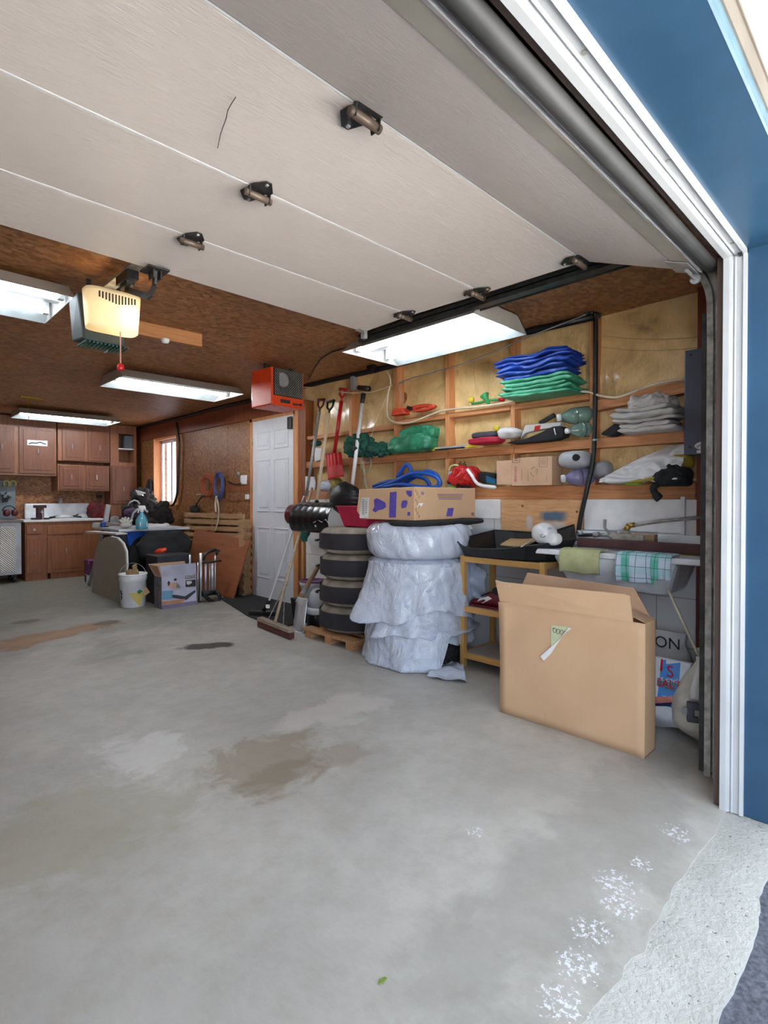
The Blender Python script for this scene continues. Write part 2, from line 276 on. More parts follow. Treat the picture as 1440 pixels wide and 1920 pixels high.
# ------------------------------------------------------------------ mesh helpers
WLOC = {}
class MB:
    def __init__(s): s.v = []; s.f = []
    def add(s, vs, fs):
        k = len(s.v); s.v += [Vector(v) for v in vs]; s.f += [tuple(i + k for i in f) for f in fs]; return s
    def box(s, x0, x1, y0, y1, z0, z1, mtx=None):
        vs = [Vector((x, y, z)) for z in (z0, z1) for y in (y0, y1) for x in (x0, x1)]
        if mtx: vs = [mtx @ v for v in vs]
        return s.add(vs, [(0, 2, 3, 1), (4, 5, 7, 6), (0, 1, 5, 4), (2, 6, 7, 3), (0, 4, 6, 2), (1, 3, 7, 5)])
    def cbox(s, c, sx, sy, sz, rz=0, rx=0, ry=0):
        m = Matrix.Translation(c) @ Matrix.Rotation(rz, 4, 'Z') @ Matrix.Rotation(ry, 4, 'Y') @ Matrix.Rotation(rx, 4, 'X')
        return s.box(-sx / 2, sx / 2, -sy / 2, sy / 2, -sz / 2, sz / 2, m)
    def beam(s, a, b, w, h, up=(0, 0, 1)):
        a, b, up = Vector(a), Vector(b), Vector(up); d = (b - a).normalized(); r = d.cross(up)
        if r.length < 1e-4: r = d.cross(Vector((1, 0, 0)))
        r.normalize(); u = r.cross(d).normalized(); vs = []
        for p in (a, b):
            for i, j in ((-1, -1), (1, -1), (1, 1), (-1, 1)): vs.append(p + r * (i * w / 2) + u * (j * h / 2))
        return s.add(vs, [(0, 1, 2, 3), (7, 6, 5, 4), (0, 4, 5, 1), (1, 5, 6, 2), (2, 6, 7, 3), (3, 7, 4, 0)])
    def tube(s, pts, r, n=8, closed=False):
        pts = [Vector(p) for p in pts]; N = len(pts); vs = []; prev = None
        for i, p in enumerate(pts):
            d = (pts[(i + 1) % N] - pts[i - 1]) if closed else (pts[min(i + 1, N - 1)] - pts[max(i - 1, 0)])
            d.normalize()
            if prev is None:
                r1 = d.orthogonal().normalized()
            else:
                r1 = (prev - d * prev.dot(d)); r1 = r1.normalized() if r1.length > 1e-6 else d.orthogonal().normalized()
            prev = r1; r2 = d.cross(r1); rr = r[i] if isinstance(r, (list, tuple)) else r
            for k in range(n):
                a = 2 * math.pi * k / n; vs.append(p + (r1 * math.cos(a) + r2 * math.sin(a)) * rr)
        fs = []
        for i in range(N if closed else N - 1):
            j = (i + 1) % N
            for k in range(n): fs.append((i * n + k, i * n + (k + 1) % n, j * n + (k + 1) % n, j * n + k))
        if not closed: fs += [tuple(range(n))[::-1], tuple((N - 1) * n + k for k in range(n))]
        return s.add(vs, fs)
    def lathe(s, prof, c, n=28, axis='Z', wob=0, seed=0, cap=True, mtx=None):
        vs = []; c = Vector(c)
        for r, z in prof:
            for k in range(n):
                a = 2 * math.pi * k / n; q = Vector((r * math.cos(a), r * math.sin(a), z))
                if wob: q *= 1; q.x *= 1 + wob * noise.noise(Vector((math.cos(a) * 2 + seed, math.sin(a) * 2, z * 6))); q.y *= 1 + wob * noise.noise(Vector((math.cos(a) * 2, math.sin(a) * 2 + seed, z * 6 + 3)))
                if axis == 'X': q = Vector((q.z, q.x, q.y))
                elif axis == 'Y': q = Vector((q.x, q.z, q.y))
                if mtx: q = mtx @ q
                vs.append(c + q)
        fs = []; m = len(prof)
        for i in range(m - 1):
            for k in range(n): fs.append((i * n + k, i * n + (k + 1) % n, (i + 1) * n + (k + 1) % n, (i + 1) * n + k))
        if cap: fs += [tuple(range(n))[::-1], tuple((m - 1) * n + k for k in range(n))]
        return s.add(vs, fs)
    def prism(s, poly, vec):
        n = len(poly); vec = Vector(vec); poly = [Vector(p) for p in poly]
        return s.add(poly + [p + vec for p in poly], [tuple(range(n))[::-1], tuple(range(n, 2 * n))] + [(i, (i + 1) % n, n + (i + 1) % n, n + i) for i in range(n)])
    def hexa(s, eight):
        return s.add(eight, [(0, 3, 2, 1), (4, 5, 6, 7), (0, 1, 5, 4), (1, 2, 6, 5), (2, 3, 7, 6), (3, 0, 4, 7)])
    def grid(s, fn, nu, nv):
        vs = [fn(i / nu, j / nv) for j in range(nv + 1) for i in range(nu + 1)]
        return s.add(vs, [(j * (nu + 1) + i, j * (nu + 1) + i + 1, (j + 1) * (nu + 1) + i + 1, (j + 1) * (nu + 1) + i) for j in range(nv) for i in range(nu)])
    def blob(s, c, sz, e=1.0, amp=.0, sc=6.0, seed=0, nu=40, nv=24, ridge=0, rk=40, rz=0, flat=True, mtx=None, crease=0):
        c = Vector(c); vs = []; R = Matrix.Rotation(rz, 3, 'Z')
        def pw(x, p): return math.copysign(abs(x) ** p, x)
        for j in range(nv + 1):
            ph = -math.pi / 2 + math.pi * j / nv
            for i in range(nu):
                th = 2 * math.pi * i / nu
                q = Vector((pw(math.cos(ph), e) * pw(math.cos(th), e) * sz[0] / 2, pw(math.cos(ph), e) * pw(math.sin(th), e) * sz[1] / 2, pw(math.sin(ph), e) * sz[2] / 2))
                d = noise.noise(q * sc + Vector((seed, seed * 1.7, 0))) * amp + noise.noise(q * sc * 2.7 + Vector((seed, 0, seed))) * amp * .45
                if crease:
                    c1 = abs(noise.noise(q * sc * 1.3 + Vector((seed, 4, seed)))); c2 = abs(noise.noise(q * sc * 3.1 + Vector((9, seed, 2))))
                    d += crease * (c1 * 2 - .5) + crease * .5 * (c2 * 2 - .5)
                if ridge: d += ridge * math.sin(q.z * rk * 2 * math.pi + 3 * noise.noise(q * 4 + Vector((seed, 0, 0)))) * max(0, math.cos(ph))
                nrm = Vector((q.x / sz[0] ** 2, q.y / sz[1] ** 2, q.z / sz[2] ** 2)); nrm = nrm.normalized() if nrm.length > 0 else Vector((0, 0, 1))
                p = q + nrm * d
                if flat: p.z = max(p.z, -sz[2] / 2)
                p = R @ p
                if mtx: p = mtx @ p
                vs.append(c + p)
        fs = [(j * nu + i, j * nu + (i + 1) % nu, (j + 1) * nu + (i + 1) % nu, (j + 1) * nu + i) for j in range(nv) for i in range(nu)]
        return s.add(vs, fs)
    def build(s, name, mat, parent=None, smooth=False, bevel=0, solid=0, sub=0, loc=None):
        me = bpy.data.meshes.new(name)
        if parent is not None: base = WLOC[parent.name]
        elif loc is not None: base = Vector(loc)
        else:
            xs = [v.x for v in s.v]; ys = [v.y for v in s.v]; zs = [v.z for v in s.v]
            base = Vector(((min(xs) + max(xs)) / 2, (min(ys) + max(ys)) / 2, min(zs)))
        me.from_pydata([tuple(v - base) for v in s.v], [], s.f); me.update()
        bm = bmesh.new(); bm.from_mesh(me); bmesh.ops.remove_doubles(bm, verts=bm.verts, dist=1e-5)
        if not solid: bmesh.ops.recalc_face_normals(bm, faces=bm.faces)
        bm.to_mesh(me); bm.free()
        if isinstance(mat, str): mat = M[mat]
        me.materials.append(mat)
        if smooth: me.shade_smooth()
        o = bpy.data.objects.new(name, me); COL.objects.link(o)
        if parent is not None: o.parent = parent; WLOC[o.name] = base
        else: o.location = base; WLOC[o.name] = base
        if bevel:
            m = o.modifiers.new('bevel', 'BEVEL'); m.width = bevel; m.segments = 2; m.limit_method = 'ANGLE'; m.angle_limit = .7
        if solid:
            m = o.modifiers.new('solid', 'SOLIDIFY'); m.thickness = solid; m.offset = 0
        if sub:
            m = o.modifiers.new('sub', 'SUBSURF'); m.levels = sub; m.render_levels = sub
        return o
def thing(name, label, cat, loc=(0, 0, 0), group=None):
    o = bpy.data.objects.new(name, None); COL.objects.link(o); o.location = loc; o.empty_display_size = .05
    WLOC[o.name] = Vector(loc); o['label'] = label; o['category'] = cat
    if group: o['group'] = group
    return o
def tag(o, label, cat, group=None):
    o['label'] = label; o['category'] = cat
    if group: o['group'] = group
    return o
def struct(o, label=None):
    o['kind'] = 'structure'
    if label: o['label'] = label
    return o
def copy_thing(o, d, label, group=None):
    """copy a thing with its parts and sub-parts, moved by d"""
    r = o.copy(); COL.objects.link(r); r.location = o.location + Vector(d); r['label'] = label; WLOC[r.name] = WLOC[o.name] + Vector(d)
    if group: r['group'] = group
    for ch in list(o.children):
        c = ch.copy(); COL.objects.link(c); c.parent = r
        for g in list(ch.children):
            e = g.copy(); COL.objects.link(e); e.parent = c
    return r
def text_mb(txt, origin, xdir, ydir, size, depth=.001, align='LEFT'):
    cu = bpy.data.curves.new('lettering', 'FONT'); cu.body = txt; cu.size = 1; cu.align_x = align; cu.resolution_u = 3
    to = bpy.data.objects.new('lettering', cu); COL.objects.link(to); dg = bpy.context.evaluated_depsgraph_get()
    me = bpy.data.meshes.new_from_object(to.evaluated_get(dg)); bpy.data.objects.remove(to); bpy.data.curves.remove(cu)
    xd, yd = Vector(xdir).normalized(), Vector(ydir).normalized(); nd = xd.cross(yd)
    mb = MB(); o = Vector(origin); sz = size
    vs = [o + xd * v.co.x * sz + yd * v.co.y * sz for v in me.vertices]; fs = [tuple(p.vertices) for p in me.polygons]
    n = len(vs); mb.add(vs + [v + nd * depth for v in vs], [f[::-1] for f in fs] + [tuple(i + n for i in f) for f in fs])
    ed = {}
    for f in fs:
        for i in range(len(f)):
            a, b = f[i], f[(i + 1) % len(f)]; ed[(a, b)] = ed.get((a, b), 0) + 1
    mb.add([v.copy() for v in mb.v], [(a, b, b + n, a + n) for (a, b) in ed if (b, a) not in ed])
    bpy.data.meshes.remove(me); return mb
def decal(o, mb, direction, off=.002):
    """lay a flat mesh on the surface of object o by dropping it along a direction"""
    base = WLOC[o.name]; bv = BVHTree.FromPolygons([v.co + base for v in o.data.vertices], [tuple(p.vertices) for p in o.data.polygons])
    d = Vector(direction).normalized()
    miss = set()
    for i, v in enumerate(mb.v):
        h = bv.ray_cast(v - d * 1.0, d)
        if h[0] is not None: mb.v[i] = h[0] - d * off
        else: miss.add(i)
    mb.f = [f for f in mb.f if not miss.intersection(f)]
    return mb
def arc(a, b, sag, n=12, drop=(0, 0, -1)):
    a, b, dr = Vector(a), Vector(b), Vector(drop)
    return [a.lerp(b, i / n) + dr * sag * 4 * (i / n) * (1 - i / n) for i in range(n + 1)]
def smoothpath(pts, n=6):
    pts = [Vector(p) for p in pts]; out = []
    for i in range(len(pts) - 1):
        p0, p1, p2, p3 = pts[max(i - 1, 0)], pts[i], pts[i + 1], pts[min(i + 2, len(pts) - 1)]
        for k in range(n):
            u = k / n; out.append(.5 * ((2 * p1) + (p2 - p0) * u + (2 * p0 - 5 * p1 + 4 * p2 - p3) * u * u + (3 * p1 - p0 - 3 * p2 + p3) * u ** 3))
    out.append(pts[-1]); return out
# ================================================================== STRUCTURE
XR, ZC, YB, XL, YF = 3.6, 2.46, 9.87, -1.6, .60
# floor stains: rust-brown runs on the left, oil, the large brown patch, pale scuffs, sill dirt with painted dimming
q = P(400, 1190, Z=0)
FSTAIN_SHADE(2.6, 8.0, 2.6, 2.6, (118, 120, 110), .8, 1.0, 1.0)
FSTAIN_SHADE(1.6, 5.9, 2.2, 1.3, (124, 124, 116), .6, .9, 1.2)
q = P(505, 1425, Z=0); FSTAIN_SHADE(q.x, q.y, .34, .30, (140, 126, 108), .75, .45, 5.0)
FSTAIN_SHADE(q.x - .02, q.y - .14, .24, .10, (126, 112, 94), .6, .4, 7.0)
q = P(650, 1410, Z=0); FSTAIN_SHADE(q.x, q.y, .18, .12, (142, 128, 112), .5, .4, 5.0)
q = P(270, 1410, Z=0); FSTAIN_SHADE(q.x, q.y, .20, .26, (216, 214, 212), .5, 2.2, 5.0)
q = P(640, 1330, Z=0); FSTAIN_SHADE(q.x, q.y, .4, .2, (206, 198, 192), .45, 2.2, 5.0)
q = P(390, 1211, Z=0); FSTAIN_SHADE(q.x, q.y, .20, .10, (46, 42, 36), .95, .5, 3.0, -.5)
q = P(90, 1193, Z=0); FSTAIN_SHADE(q.x, q.y, .95, .26, (140, 100, 64), .9, .22, 2.5, .28)
q = P(80, 1196, Z=0); FSTAIN_SHADE(q.x, q.y, .5, .1, (158, 120, 78), .6, .5, 4, .28)
q = P(200, 1167, Z=0); FSTAIN_SHADE(q.x, q.y, .12, .1, (60, 56, 48), .8, .4)
q = P(50, 1165, Z=0); FSTAIN_SHADE(q.x, q.y, .14, .1, (64, 60, 52), .7, .4)
q = P(130, 1560, Z=0); FSTAIN_SHADE(q.x, q.y, .5, .35, (156, 150, 130), .6, 1.4, 5.0)
FSTAIN_SHADE(1.9, .80, 1.5, .22, (136, 132, 126), .45, 1.5, 3.0)  # sill dirt, its colour also darkened to offset the sky light there
FSTAIN_SHADE(.3, .62, 1.2, .2, (132, 128, 122), .5, 1.3, 3.0)  # left end of the band: dirt plus dimming painted against the sky light
def fleck(x, y, r, c, amt, thr=.56, ns=60):
    """cluster of small chips in the paint around (x, y)"""
    global base
    dx = t.math('SUBTRACT', xyz[0], x); dy = t.math('SUBTRACT', xyz[1], y)
    d = t.math('SQRT', t.math('ADD', t.math('MULTIPLY', dx, dx), t.math('MULTIPLY', dy, dy)))
    m = t.math('MULTIPLY', t.math('SUBTRACT', 1.0, t.math('DIVIDE', d, r)), .28); m = t.math('MINIMUM', m, .16)
    f = t.math('ADD', t.noise(t.coord((1, 1, 1), loc=(x, y, 0)), ns, 5, .7), m)
    base = t.mix(t.math('MULTIPLY', t.math('MULTIPLY', t.ramp(f, [(thr + .07, (0, 0, 0, 1)), (thr + .10, (1, 1, 1, 1))]), t.math('LESS_THAN', d, r)), amt), base, c)
for (u_, v_, a_) in ((1268, 1562, .11), (1155, 1655, .13), (1165, 1700, .12), (1110, 1745, .12), (1085, 1810, .12), (890, 1560, .07), (1200, 1620, .08), (1050, 1880, .12)):
    q = P(u_, v_, Z=0); fleck(q.x, q.y, a_ * .75, (224, 226, 234), .75, .615)
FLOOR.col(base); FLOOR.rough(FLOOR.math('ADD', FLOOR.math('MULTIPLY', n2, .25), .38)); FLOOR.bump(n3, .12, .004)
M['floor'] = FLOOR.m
edge = []
for i in range(140):
    x = XL + (4.2 - XL) * i / 139
    edge.append((x, .54 + .03 * noise.noise(Vector((x * 3, 0, 0))) + .02 * noise.noise(Vector((x * 13, 1, 0))), 0))
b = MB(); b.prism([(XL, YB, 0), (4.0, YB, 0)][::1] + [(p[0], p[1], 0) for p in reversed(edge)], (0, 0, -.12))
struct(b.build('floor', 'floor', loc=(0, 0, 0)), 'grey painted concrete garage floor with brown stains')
# bare pitted lip along the door opening, breaking off to asphalt
out = []
for i in range(220):
    x = -3 + 7.2 * i / 219
    out.append((x, .335 + .035 * noise.noise(Vector((x * 2.2, 5, 0))) + .016 * noise.noise(Vector((x * 14, 5, 0))), -.003))
b = MB(); b.prism([(4.2, .64, -.003), (-3, .64, -.003)] + out, (0, 0, -.1))
struct(b.build('trim_sill', 'bare', loc=(0, 0, 0)), 'bare pitted concrete lip along the garage opening')
b = MB(); b.box(-6, 8, -1.1, .40, -.10, -.02); struct(b.build('ground', 'asphalt'), 'dark grey asphalt outside the concrete lip')
b = MB(); b.box(-14, 16, -24, -1.1, -.11, -.025); struct(b.build('ground', 'drive'), 'pale driveway in front of the garage')
b = MB(); b.box(XL - .1, 3.8, .565, YB + .1, ZC, ZC + .1); struct(b.build('ceiling', 'osb_ceil', loc=(0, 0, 0)))
b = MB(); b.box(XL - .1, XL, .6, YB + .1, 0, ZC); struct(b.build('wall_left', 'osb', loc=(0, 0, 0)))
b = MB(); b.box(XL - .1, 3.8, YB, YB + .1, 0, ZC); struct(b.build('wall_back', 'osb', loc=(0, 0, 0)))
# right wall: OSB stretch with window and door openings
dY0, dY1 = 5.085, 5.965; wY0, wY1, wZ0, wZ1 = 8.2, 9.05, 1.12, 2.17
b = MB()
b.box(XR, 3.8, wY1, YB, 0, ZC); b.box(XR, 3.8, wY0, wY1, 0, wZ0); b.box(XR, 3.8, wY0, wY1, wZ1, ZC); b.box(XR, 3.8, dY1 + .05, wY0, 0, ZC); b.box(XR, 3.8, dY0 - .04, dY1 + .05, 2.18, ZC)
wr = struct(b.build('wall_right', 'osb', loc=(0, 0, 0)), 'right-hand garage wall, sheathed at the back and open studs at the front')
b = MB()
def bay(u, v):
    y = .6 + (dY0 - .04 - .6) * u; z = 1.1 + (ZC - 1.1) * v
    return (3.685 - .03 * noise.noise(Vector((y * 2.4, z * 1.6, 2))) - .018 * noise.noise(Vector((y * 7, z * 3, 8))), y, z)
b.grid(bay, 120, 46); b.build('insulation', 'insul', wr, smooth=True)
b = MB(); b.box(3.71, 3.8, .6, dY0 - .04, 0, ZC); b.build('sheathing', 'osb', wr)
b = MB(); b.box(3.585, 3.70, .98, 4.86, 0, 1.198); b.build('block_wall', 'block', wr)
for y in (1.64, 2.262, 2.90, 3.51, 4.145):
    b = MB(); b.box(XR, 3.70, y - .036, y + .004, 1.29, ZC); b.build('stud', 'stud', wr, bevel=.003)
b = MB(); b.box(XR - .002, 3.70, .94, .985, 0, ZC); b.build('stud', 'redwood', wr, bevel=.003)
b = MB(); b.box(XR - .012, 3.70, .78, .94, 0, ZC); b.build('stud', 'brownwood', wr, bevel=.003)
b = MB(); b.box(XR - .02, 3.70, 4.86, 4.99, 0, 2.30); b.build('stud', 'brownwood', wr, bevel=.004)
b = MB(); b.box(XR - .03, 3.70, 4.99, 5.05, 0, 2.26); b.build('stud', 'stud', wr, bevel=.004)
ys = [.985, 1.604, 2.226, 2.864, 3.474, 4.109, 4.86]
for i in range(6):
    y0, y1 = ys[i] + (.044 if i else 0), ys[i + 1]
    up0 = 1.885 + (0 if i < 4 else -.03)
    b = MB()
    b.box(XR, 3.70, y0, y1, up0, up0 + .04) if i != 0 else b.hexa([(XR, y0, 1.85), (3.7, y0, 1.85), (3.7, y1, 1.80), (XR, y1, 1.80), (XR, y0, 1.93), (3.7, y0, 1.93), (3.7, y1, 1.87), (XR, y1, 1.87)])
    b.build('shelf_rail', 'rail', wr, bevel=.002)
    b = MB(); b.box(XR - .01, 3.70, y0 - .04, y1, 1.546, 1.612); b.build('shelf_rail', 'rail', wr, bevel=.002)
b = MB(); b.box(XR - .02, 3.70, .985, 4.86, 1.2, 1.297); b.build('shelf_rail', 'rail', wr, bevel=.003)
for y0, y1, m in ((.985, 1.56, 'white'), (2.28, 2.66, 'white')):
    pass
tag(MB().box(3.560, 3.583, 1.05, 1.66, .995, 1.199).build('foam_board', 'foam', bevel=.002), 'white foam board screwed to the wall behind the sink', 'board')
b = MB(); b.box(3.555, 3.5845, 1.035, 1.058, .93, 1.215); tag(b.build('corner_strip', 'foam'), 'narrow white upright strip at the end of the white board by the panel', 'strip')
tag(MB().box(3.560, 3.583, 2.33, 2.66, 1.05, 1.199).build('foam_board', 'foam', bevel=.002), 'white foam board on the wall just right of the purple-marked box', 'board')
pl = tag(MB().box(3.566, 3.583, 1.67, 2.325, .86, 1.199).build('plywood_panel', 'osbply'), 'bare plywood panel with blue spray paint behind the black tray', 'panel')
t2 = Mt('blue_overspray'); xz = t2.sep(t2.coord()); q = P(1037, 968, X=3.565)
def soft(cy, cz, ry, rz, k=1.0):
    a = t2.math('DIVIDE', t2.math('SUBTRACT', xz[1], cy), ry); c = t2.math('DIVIDE', t2.math('SUBTRACT', xz[2], cz), rz)
    d = t2.math('SQRT', t2.math('ADD', t2.math('POWER', t2.math('ABSOLUTE', a), 4), t2.math('POWER', t2.math('ABSOLUTE', c), 4)))
    d = t2.math('ADD', d, t2.math('MULTIPLY', t2.noise(t2.coord(), 25, 4), .5))
    return t2.ramp(d, [(.45, (k, k, k, 1)), (1.5, (0, 0, 0, 1))])
plb = WLOC[pl.name]
t2n = t2.coord((1, 1, 1)); kn = t2.voro(t2.coord((1, 9, 9)), 1.0)
c_ = t2.ramp(t2.noise(t2.coord((1, 2, 12)), 4, 5, .6, .5), [(.3, (198, 146, 98)), (.7, (222, 176, 130))])
c_ = t2.mix(t2.ramp(kn, [(.05, (1, 1, 1, 1)), (.11, (0, 0, 0, 1))]), c_, (96, 56, 36))
c_ = t2.mix(soft(q.y - plb.y, q.z - .09 - plb.z, .13, .07, .6), c_, (190, 206, 216))
c_ = t2.mix(soft(q.y - plb.y, q.z - plb.z, .14, .05, .95), c_, (66, 98, 124))
q2 = P(993, 972, X=3.565); c_ = t2.mix(soft(q2.y - plb.y, q2.z - .03 - plb.z, .035, .07, .7), c_, (196, 200, 206))
t2.col(c_); t2.rough(.7); pl.data.materials[0] = t2.m

# front wall right of the opening, header and outer cladding
b = MB(); b.box(2.40, 3.9, .29, .565, 0, 2.136); struct(b.build('wall_front', 'blue', loc=(0, 0, 0)), 'blue painted cladding beside the garage opening')
b = MB(); b.box(2.405, 3.8, .565, .590, 0, ZC + .1); struct(b.build('wall_front', 'darkjamb', loc=(0, 0, 0)), 'brown timber framing inside the front wall')
b = MB(); b.box(XL - .1, 2.405, .565, .590, 2.137, ZC + .1); struct(b.build('wall_front', 'darkjamb', loc=(0, 0, 0)), 'timber header over the opening')
b = MB(); b.box(-2.6, 4.2, .302, .565, 2.136, 3.2); b.box(-2.6,4.2,.565,10.4,3.1,3.2); struct(b.build('wall_front', 'blue', loc=(0, 0, 0)), 'blue painted header above the garage opening')
b = MB(); b.box(-2.6, -.36, .29, .625, 0, 2.136); struct(b.build('wall_front', 'blue', loc=(0, 0, 0)), 'blue painted cladding left of the opening')
# white stop moulding: jamb and head
def mould(mb, x0, x1, vertical):
    prof = [(.488, .000), (.488, .014), (.500, .016), (.504, .009), (.522, .009), (.526, .015), (.532, .009), (.536, .016), (.545, .018), (.5645, .018), (.5645, .000)]
    if vertical: mb.prism([(2.40 - h, y, x0) for y, h in prof], (0, 0, x1 - x0))
    else: mb.prism([(x0, y, 2.136 - h) for y, h in prof], (x1 - x0, 0, 0))
b = MB(); mould(b, .0, 2.136, True); struct(b.build('trim_1', 'vinyl', loc=(0, 0, 0)), 'white vinyl stop moulding down the right jamb')
b = MB(); mould(b, -.36, 2.40, False); tr2 = struct(b.build('trim_2', 'vinyl', loc=(0, 0, 0)), 'white vinyl stop moulding under the header')
b = MB()
for u, v in ((1091, 100), (1250, 302), (1368, 457)):
    q = P(u, v, Z=2.127); b.lathe([(.006, 0), (.006, -.004)], (q.x, .512, 2.128), 10)
b.build('screw_cap', 'steel', tr2)
b = MB(); b.box(2.36, 2.384, .50, .513, 2.112, 2.118); b.build('stray_fragment', 'black', tr2)
# eave: pale blue frieze, beige channel, white soffit
b = MB(); b.prism([(-2.6, .302, 2.1355), (-2.6, .297, 2.138), (-2.6, .295, 2.145), (-2.6, .296, 2.172), (-2.6, .302, 2.172)], (6.5, 0, 0)); struct(b.build('trim_3', 'lightblue', loc=(0, 0, 0)), 'pale blue rounded edge under the eave')
b = MB(); b.box(-2.6, 3.9, .292, .302, 2.172, 2.24); b.box(-2.6, 3.9, .288, .302, 2.232, 2.24); struct(b.build('trim_4', 'beige', loc=(0, 0, 0)), 'beige channel above the pale blue edge')
b = MB(); b.box(-2.6, 3.9, -.02, .302, 2.24, 2.27)
for k in range(3): b.box(-2.6, 3.9, .215 - k * .09, .228 - k * .09, 2.230, 2.241)
b.box(-2.6, 3.9, -.05, -.02, 2.18, 2.42)
struct(b.build('trim_5', 'white', loc=(0, 0, 0)), 'white soffit and fascia of the eave')
# window in the back stretch of the right wall
wi = struct(MB().box(3.70, 3.74, wY0, wY0 + .05, wZ0, wZ1).box(3.70, 3.74, wY1 - .05, wY1, wZ0, wZ1).box(3.70, 3.74, wY0, wY1, wZ0, wZ0 + .05).box(3.70, 3.74, wY0, wY1, wZ1 - .05, wZ1).box(3.69, 3.73, 8.58, 8.64, wZ0, wZ1).build('window_1', 'white', loc=(0, 0, 0)), 'sliding window with white frame in the right wall')
MB().box(3.715, 3.72, wY0 + .05, wY1 - .05, wZ0 + .05, wZ1 - .05).build('glass_pane', 'glass', wi)
MB().box(3.602, 3.70, wY1 - .001, wY1 + .012, wZ0, wZ1).box(3.602, 3.70, wY0 - .012, wY0 + .001, wZ0, wZ1).box(3.602, 3.70, wY0, wY1, wZ1 - .001, wZ1 + .012).box(3.59, 3.70, wY0, wY1, wZ0 - .012, wZ0 + .001).build('window_jamb', 'orangewood', wi)
MB().box(3.58, 3.60, wY1, wY1 + .03, wZ0, wZ1 + .03).box(3.58, 3.60, wY0 - .03, wY0, wZ0, wZ1 + .03).box(3.58, 3.60, wY0 - .03, wY1 + .03, wZ1 + .01, wZ1 + .04).build('window_casing', 'orangewood', wi)
# six-panel door
b = MB(); b.box(3.585, 3.70, dY0, dY1, .0, 2.165)
d1 = struct(b.build('door_1', 'doorwhite', loc=(0, 0, 0)), 'white six-panel side door')
W = dY1 - dY0
for k, (z0, z1) in enumerate(((1.80, 2.02), (1.05, 1.68), (.24, .86))):
    for a, c in ((.12, .46), (.56, .88)):
        b = MB(); y0, y1 = dY0 + W * a, dY0 + W * c
        for (ya, yb, za, zb) in ((y0, y1, z0, z0 + .014), (y0, y1, z1 - .014, z1), (y0, y0 + .014, z0, z1), (y1 - .014, y1, z0, z1)): b.box(3.576, 3.586, ya, yb, za, zb)
        b.prism([(3.578, y0 + .05, z0 + .05), (3.578, y1 - .05, z0 + .05), (3.578, y1 - .05, z1 - .05), (3.578, y0 + .05, z1 - .05)], (.008, 0, 0))
        b.build('door_panel', 'doorwhite', d1, bevel=.004)
MB().box(3.575, 3.60, dY1, dY1 + .05, 0, 2.22).box(3.575, 3.60, dY0 - .035, dY0, 0, 2.2).box(3.575, 3.60, dY0 - .035, dY1 + .05, 2.165, 2.23).build('door_casing', 'stud', d1)
b = MB()
for z in (.45, 1.28, 1.87): b.box(3.568, 3.586, dY1 - .002, dY1 + .018, z, z + .09)
b.build('hinge', 'brass', d1)
MB().box(3.55, 3.576, dY0 + .01, dY0 + .09, 2.0, 2.14).build('door_closer', 'black', d1, bevel=.01)
# panels and battens on the OSB stretch
b = MB(); b.box(3.588, 3.60, 6.02, 6.62, 1.18, 2.16).box(3.585, 3.60, 6.60, 6.64, 1.0, 2.44); struct(b.build('trim_6', 'osb', loc=(0, 0, 0)), 'extra sheet panel beside the door')
b = MB(); b.box(3.58, 3.60, 6.0, 6.62, 1.30, 1.44); struct(b.build('trim_7', 'brownwood', loc=(0, 0, 0)), 'dark board with switches beside the door')
b = MB(); b.box(3.57, 3.60, 4.99, 9.87, 2.20, 2.44)
struct(b.build('trim_8', 'redwood', loc=(0, 0, 0)), 'reddish board along the top of the right wall')

# ================================================================== GARAGE DOOR (raised)
prof = [P(1313, 509, X=2.43), P(1097, 490, X=2.43), P(907, 550, X=2.43), P(771, 591, X=2.43), P(681, 623, X=2.43)]
prof = [(p.y, p.z) for p in prof]
gd = struct(MB().box(.9, 1.2, 1.2, 2.5, 2.352, 2.356).build('door_2', 'galv', loc=(0, 0, 0)), 'white sectional overhead garage door rolled up under the ceiling')
X0, X1 = -.33, 2.43
def yz(i, back=0.0):
    return prof[i]
for i in range(4):
    (ya, za), (yb, zb) = prof[i], prof[i + 1]
    d = Vector((0, yb - ya, zb - za)).normalized(); nn = Vector((0, -d.z, d.y)); g = .003
    a = Vector((0, ya, za)) + d * g; c = Vector((0, yb, zb)) - d * g; th = .042
    b = MB()
    sec = [a + nn * .004, a + d * .006, c - d * .006, c + nn * .004, c + nn * th, a + nn * th]
    b.prism([Vector((X0, p.y, p.z)) for p in sec], (X1 - X0, 0, 0))
    s_ = b.build('door_section', 'gdoor', gd)
    if i == 0:
        b = MB(); e = a + d * .075
        b.prism([Vector((X0, p.y, p.z)) for p in (a - nn * .002, e - nn * .002, e + nn * .004, a + nn * .004)], (X1 - X0, 0, 0)); b.build('bottom_strip', 'stripbeige', s_)
        b = MB(); f = a - d * .012
        b.prism([Vector((X0, p.y, p.z)) for p in (a - nn * .004, f - nn * .004, f + nn * .046, a + nn * .046)], (X1 - X0, 0, 0)); b.build('bottom_retainer', 'alu', s_)
        b = MB(); cc_ = a - d * .036 + nn * .022
        b.tube([(X0, cc_.y, cc_.z), (X1, cc_.y, cc_.z)], .026, 14); b.build('bottom_seal', 'rubber', s_, smooth=True)
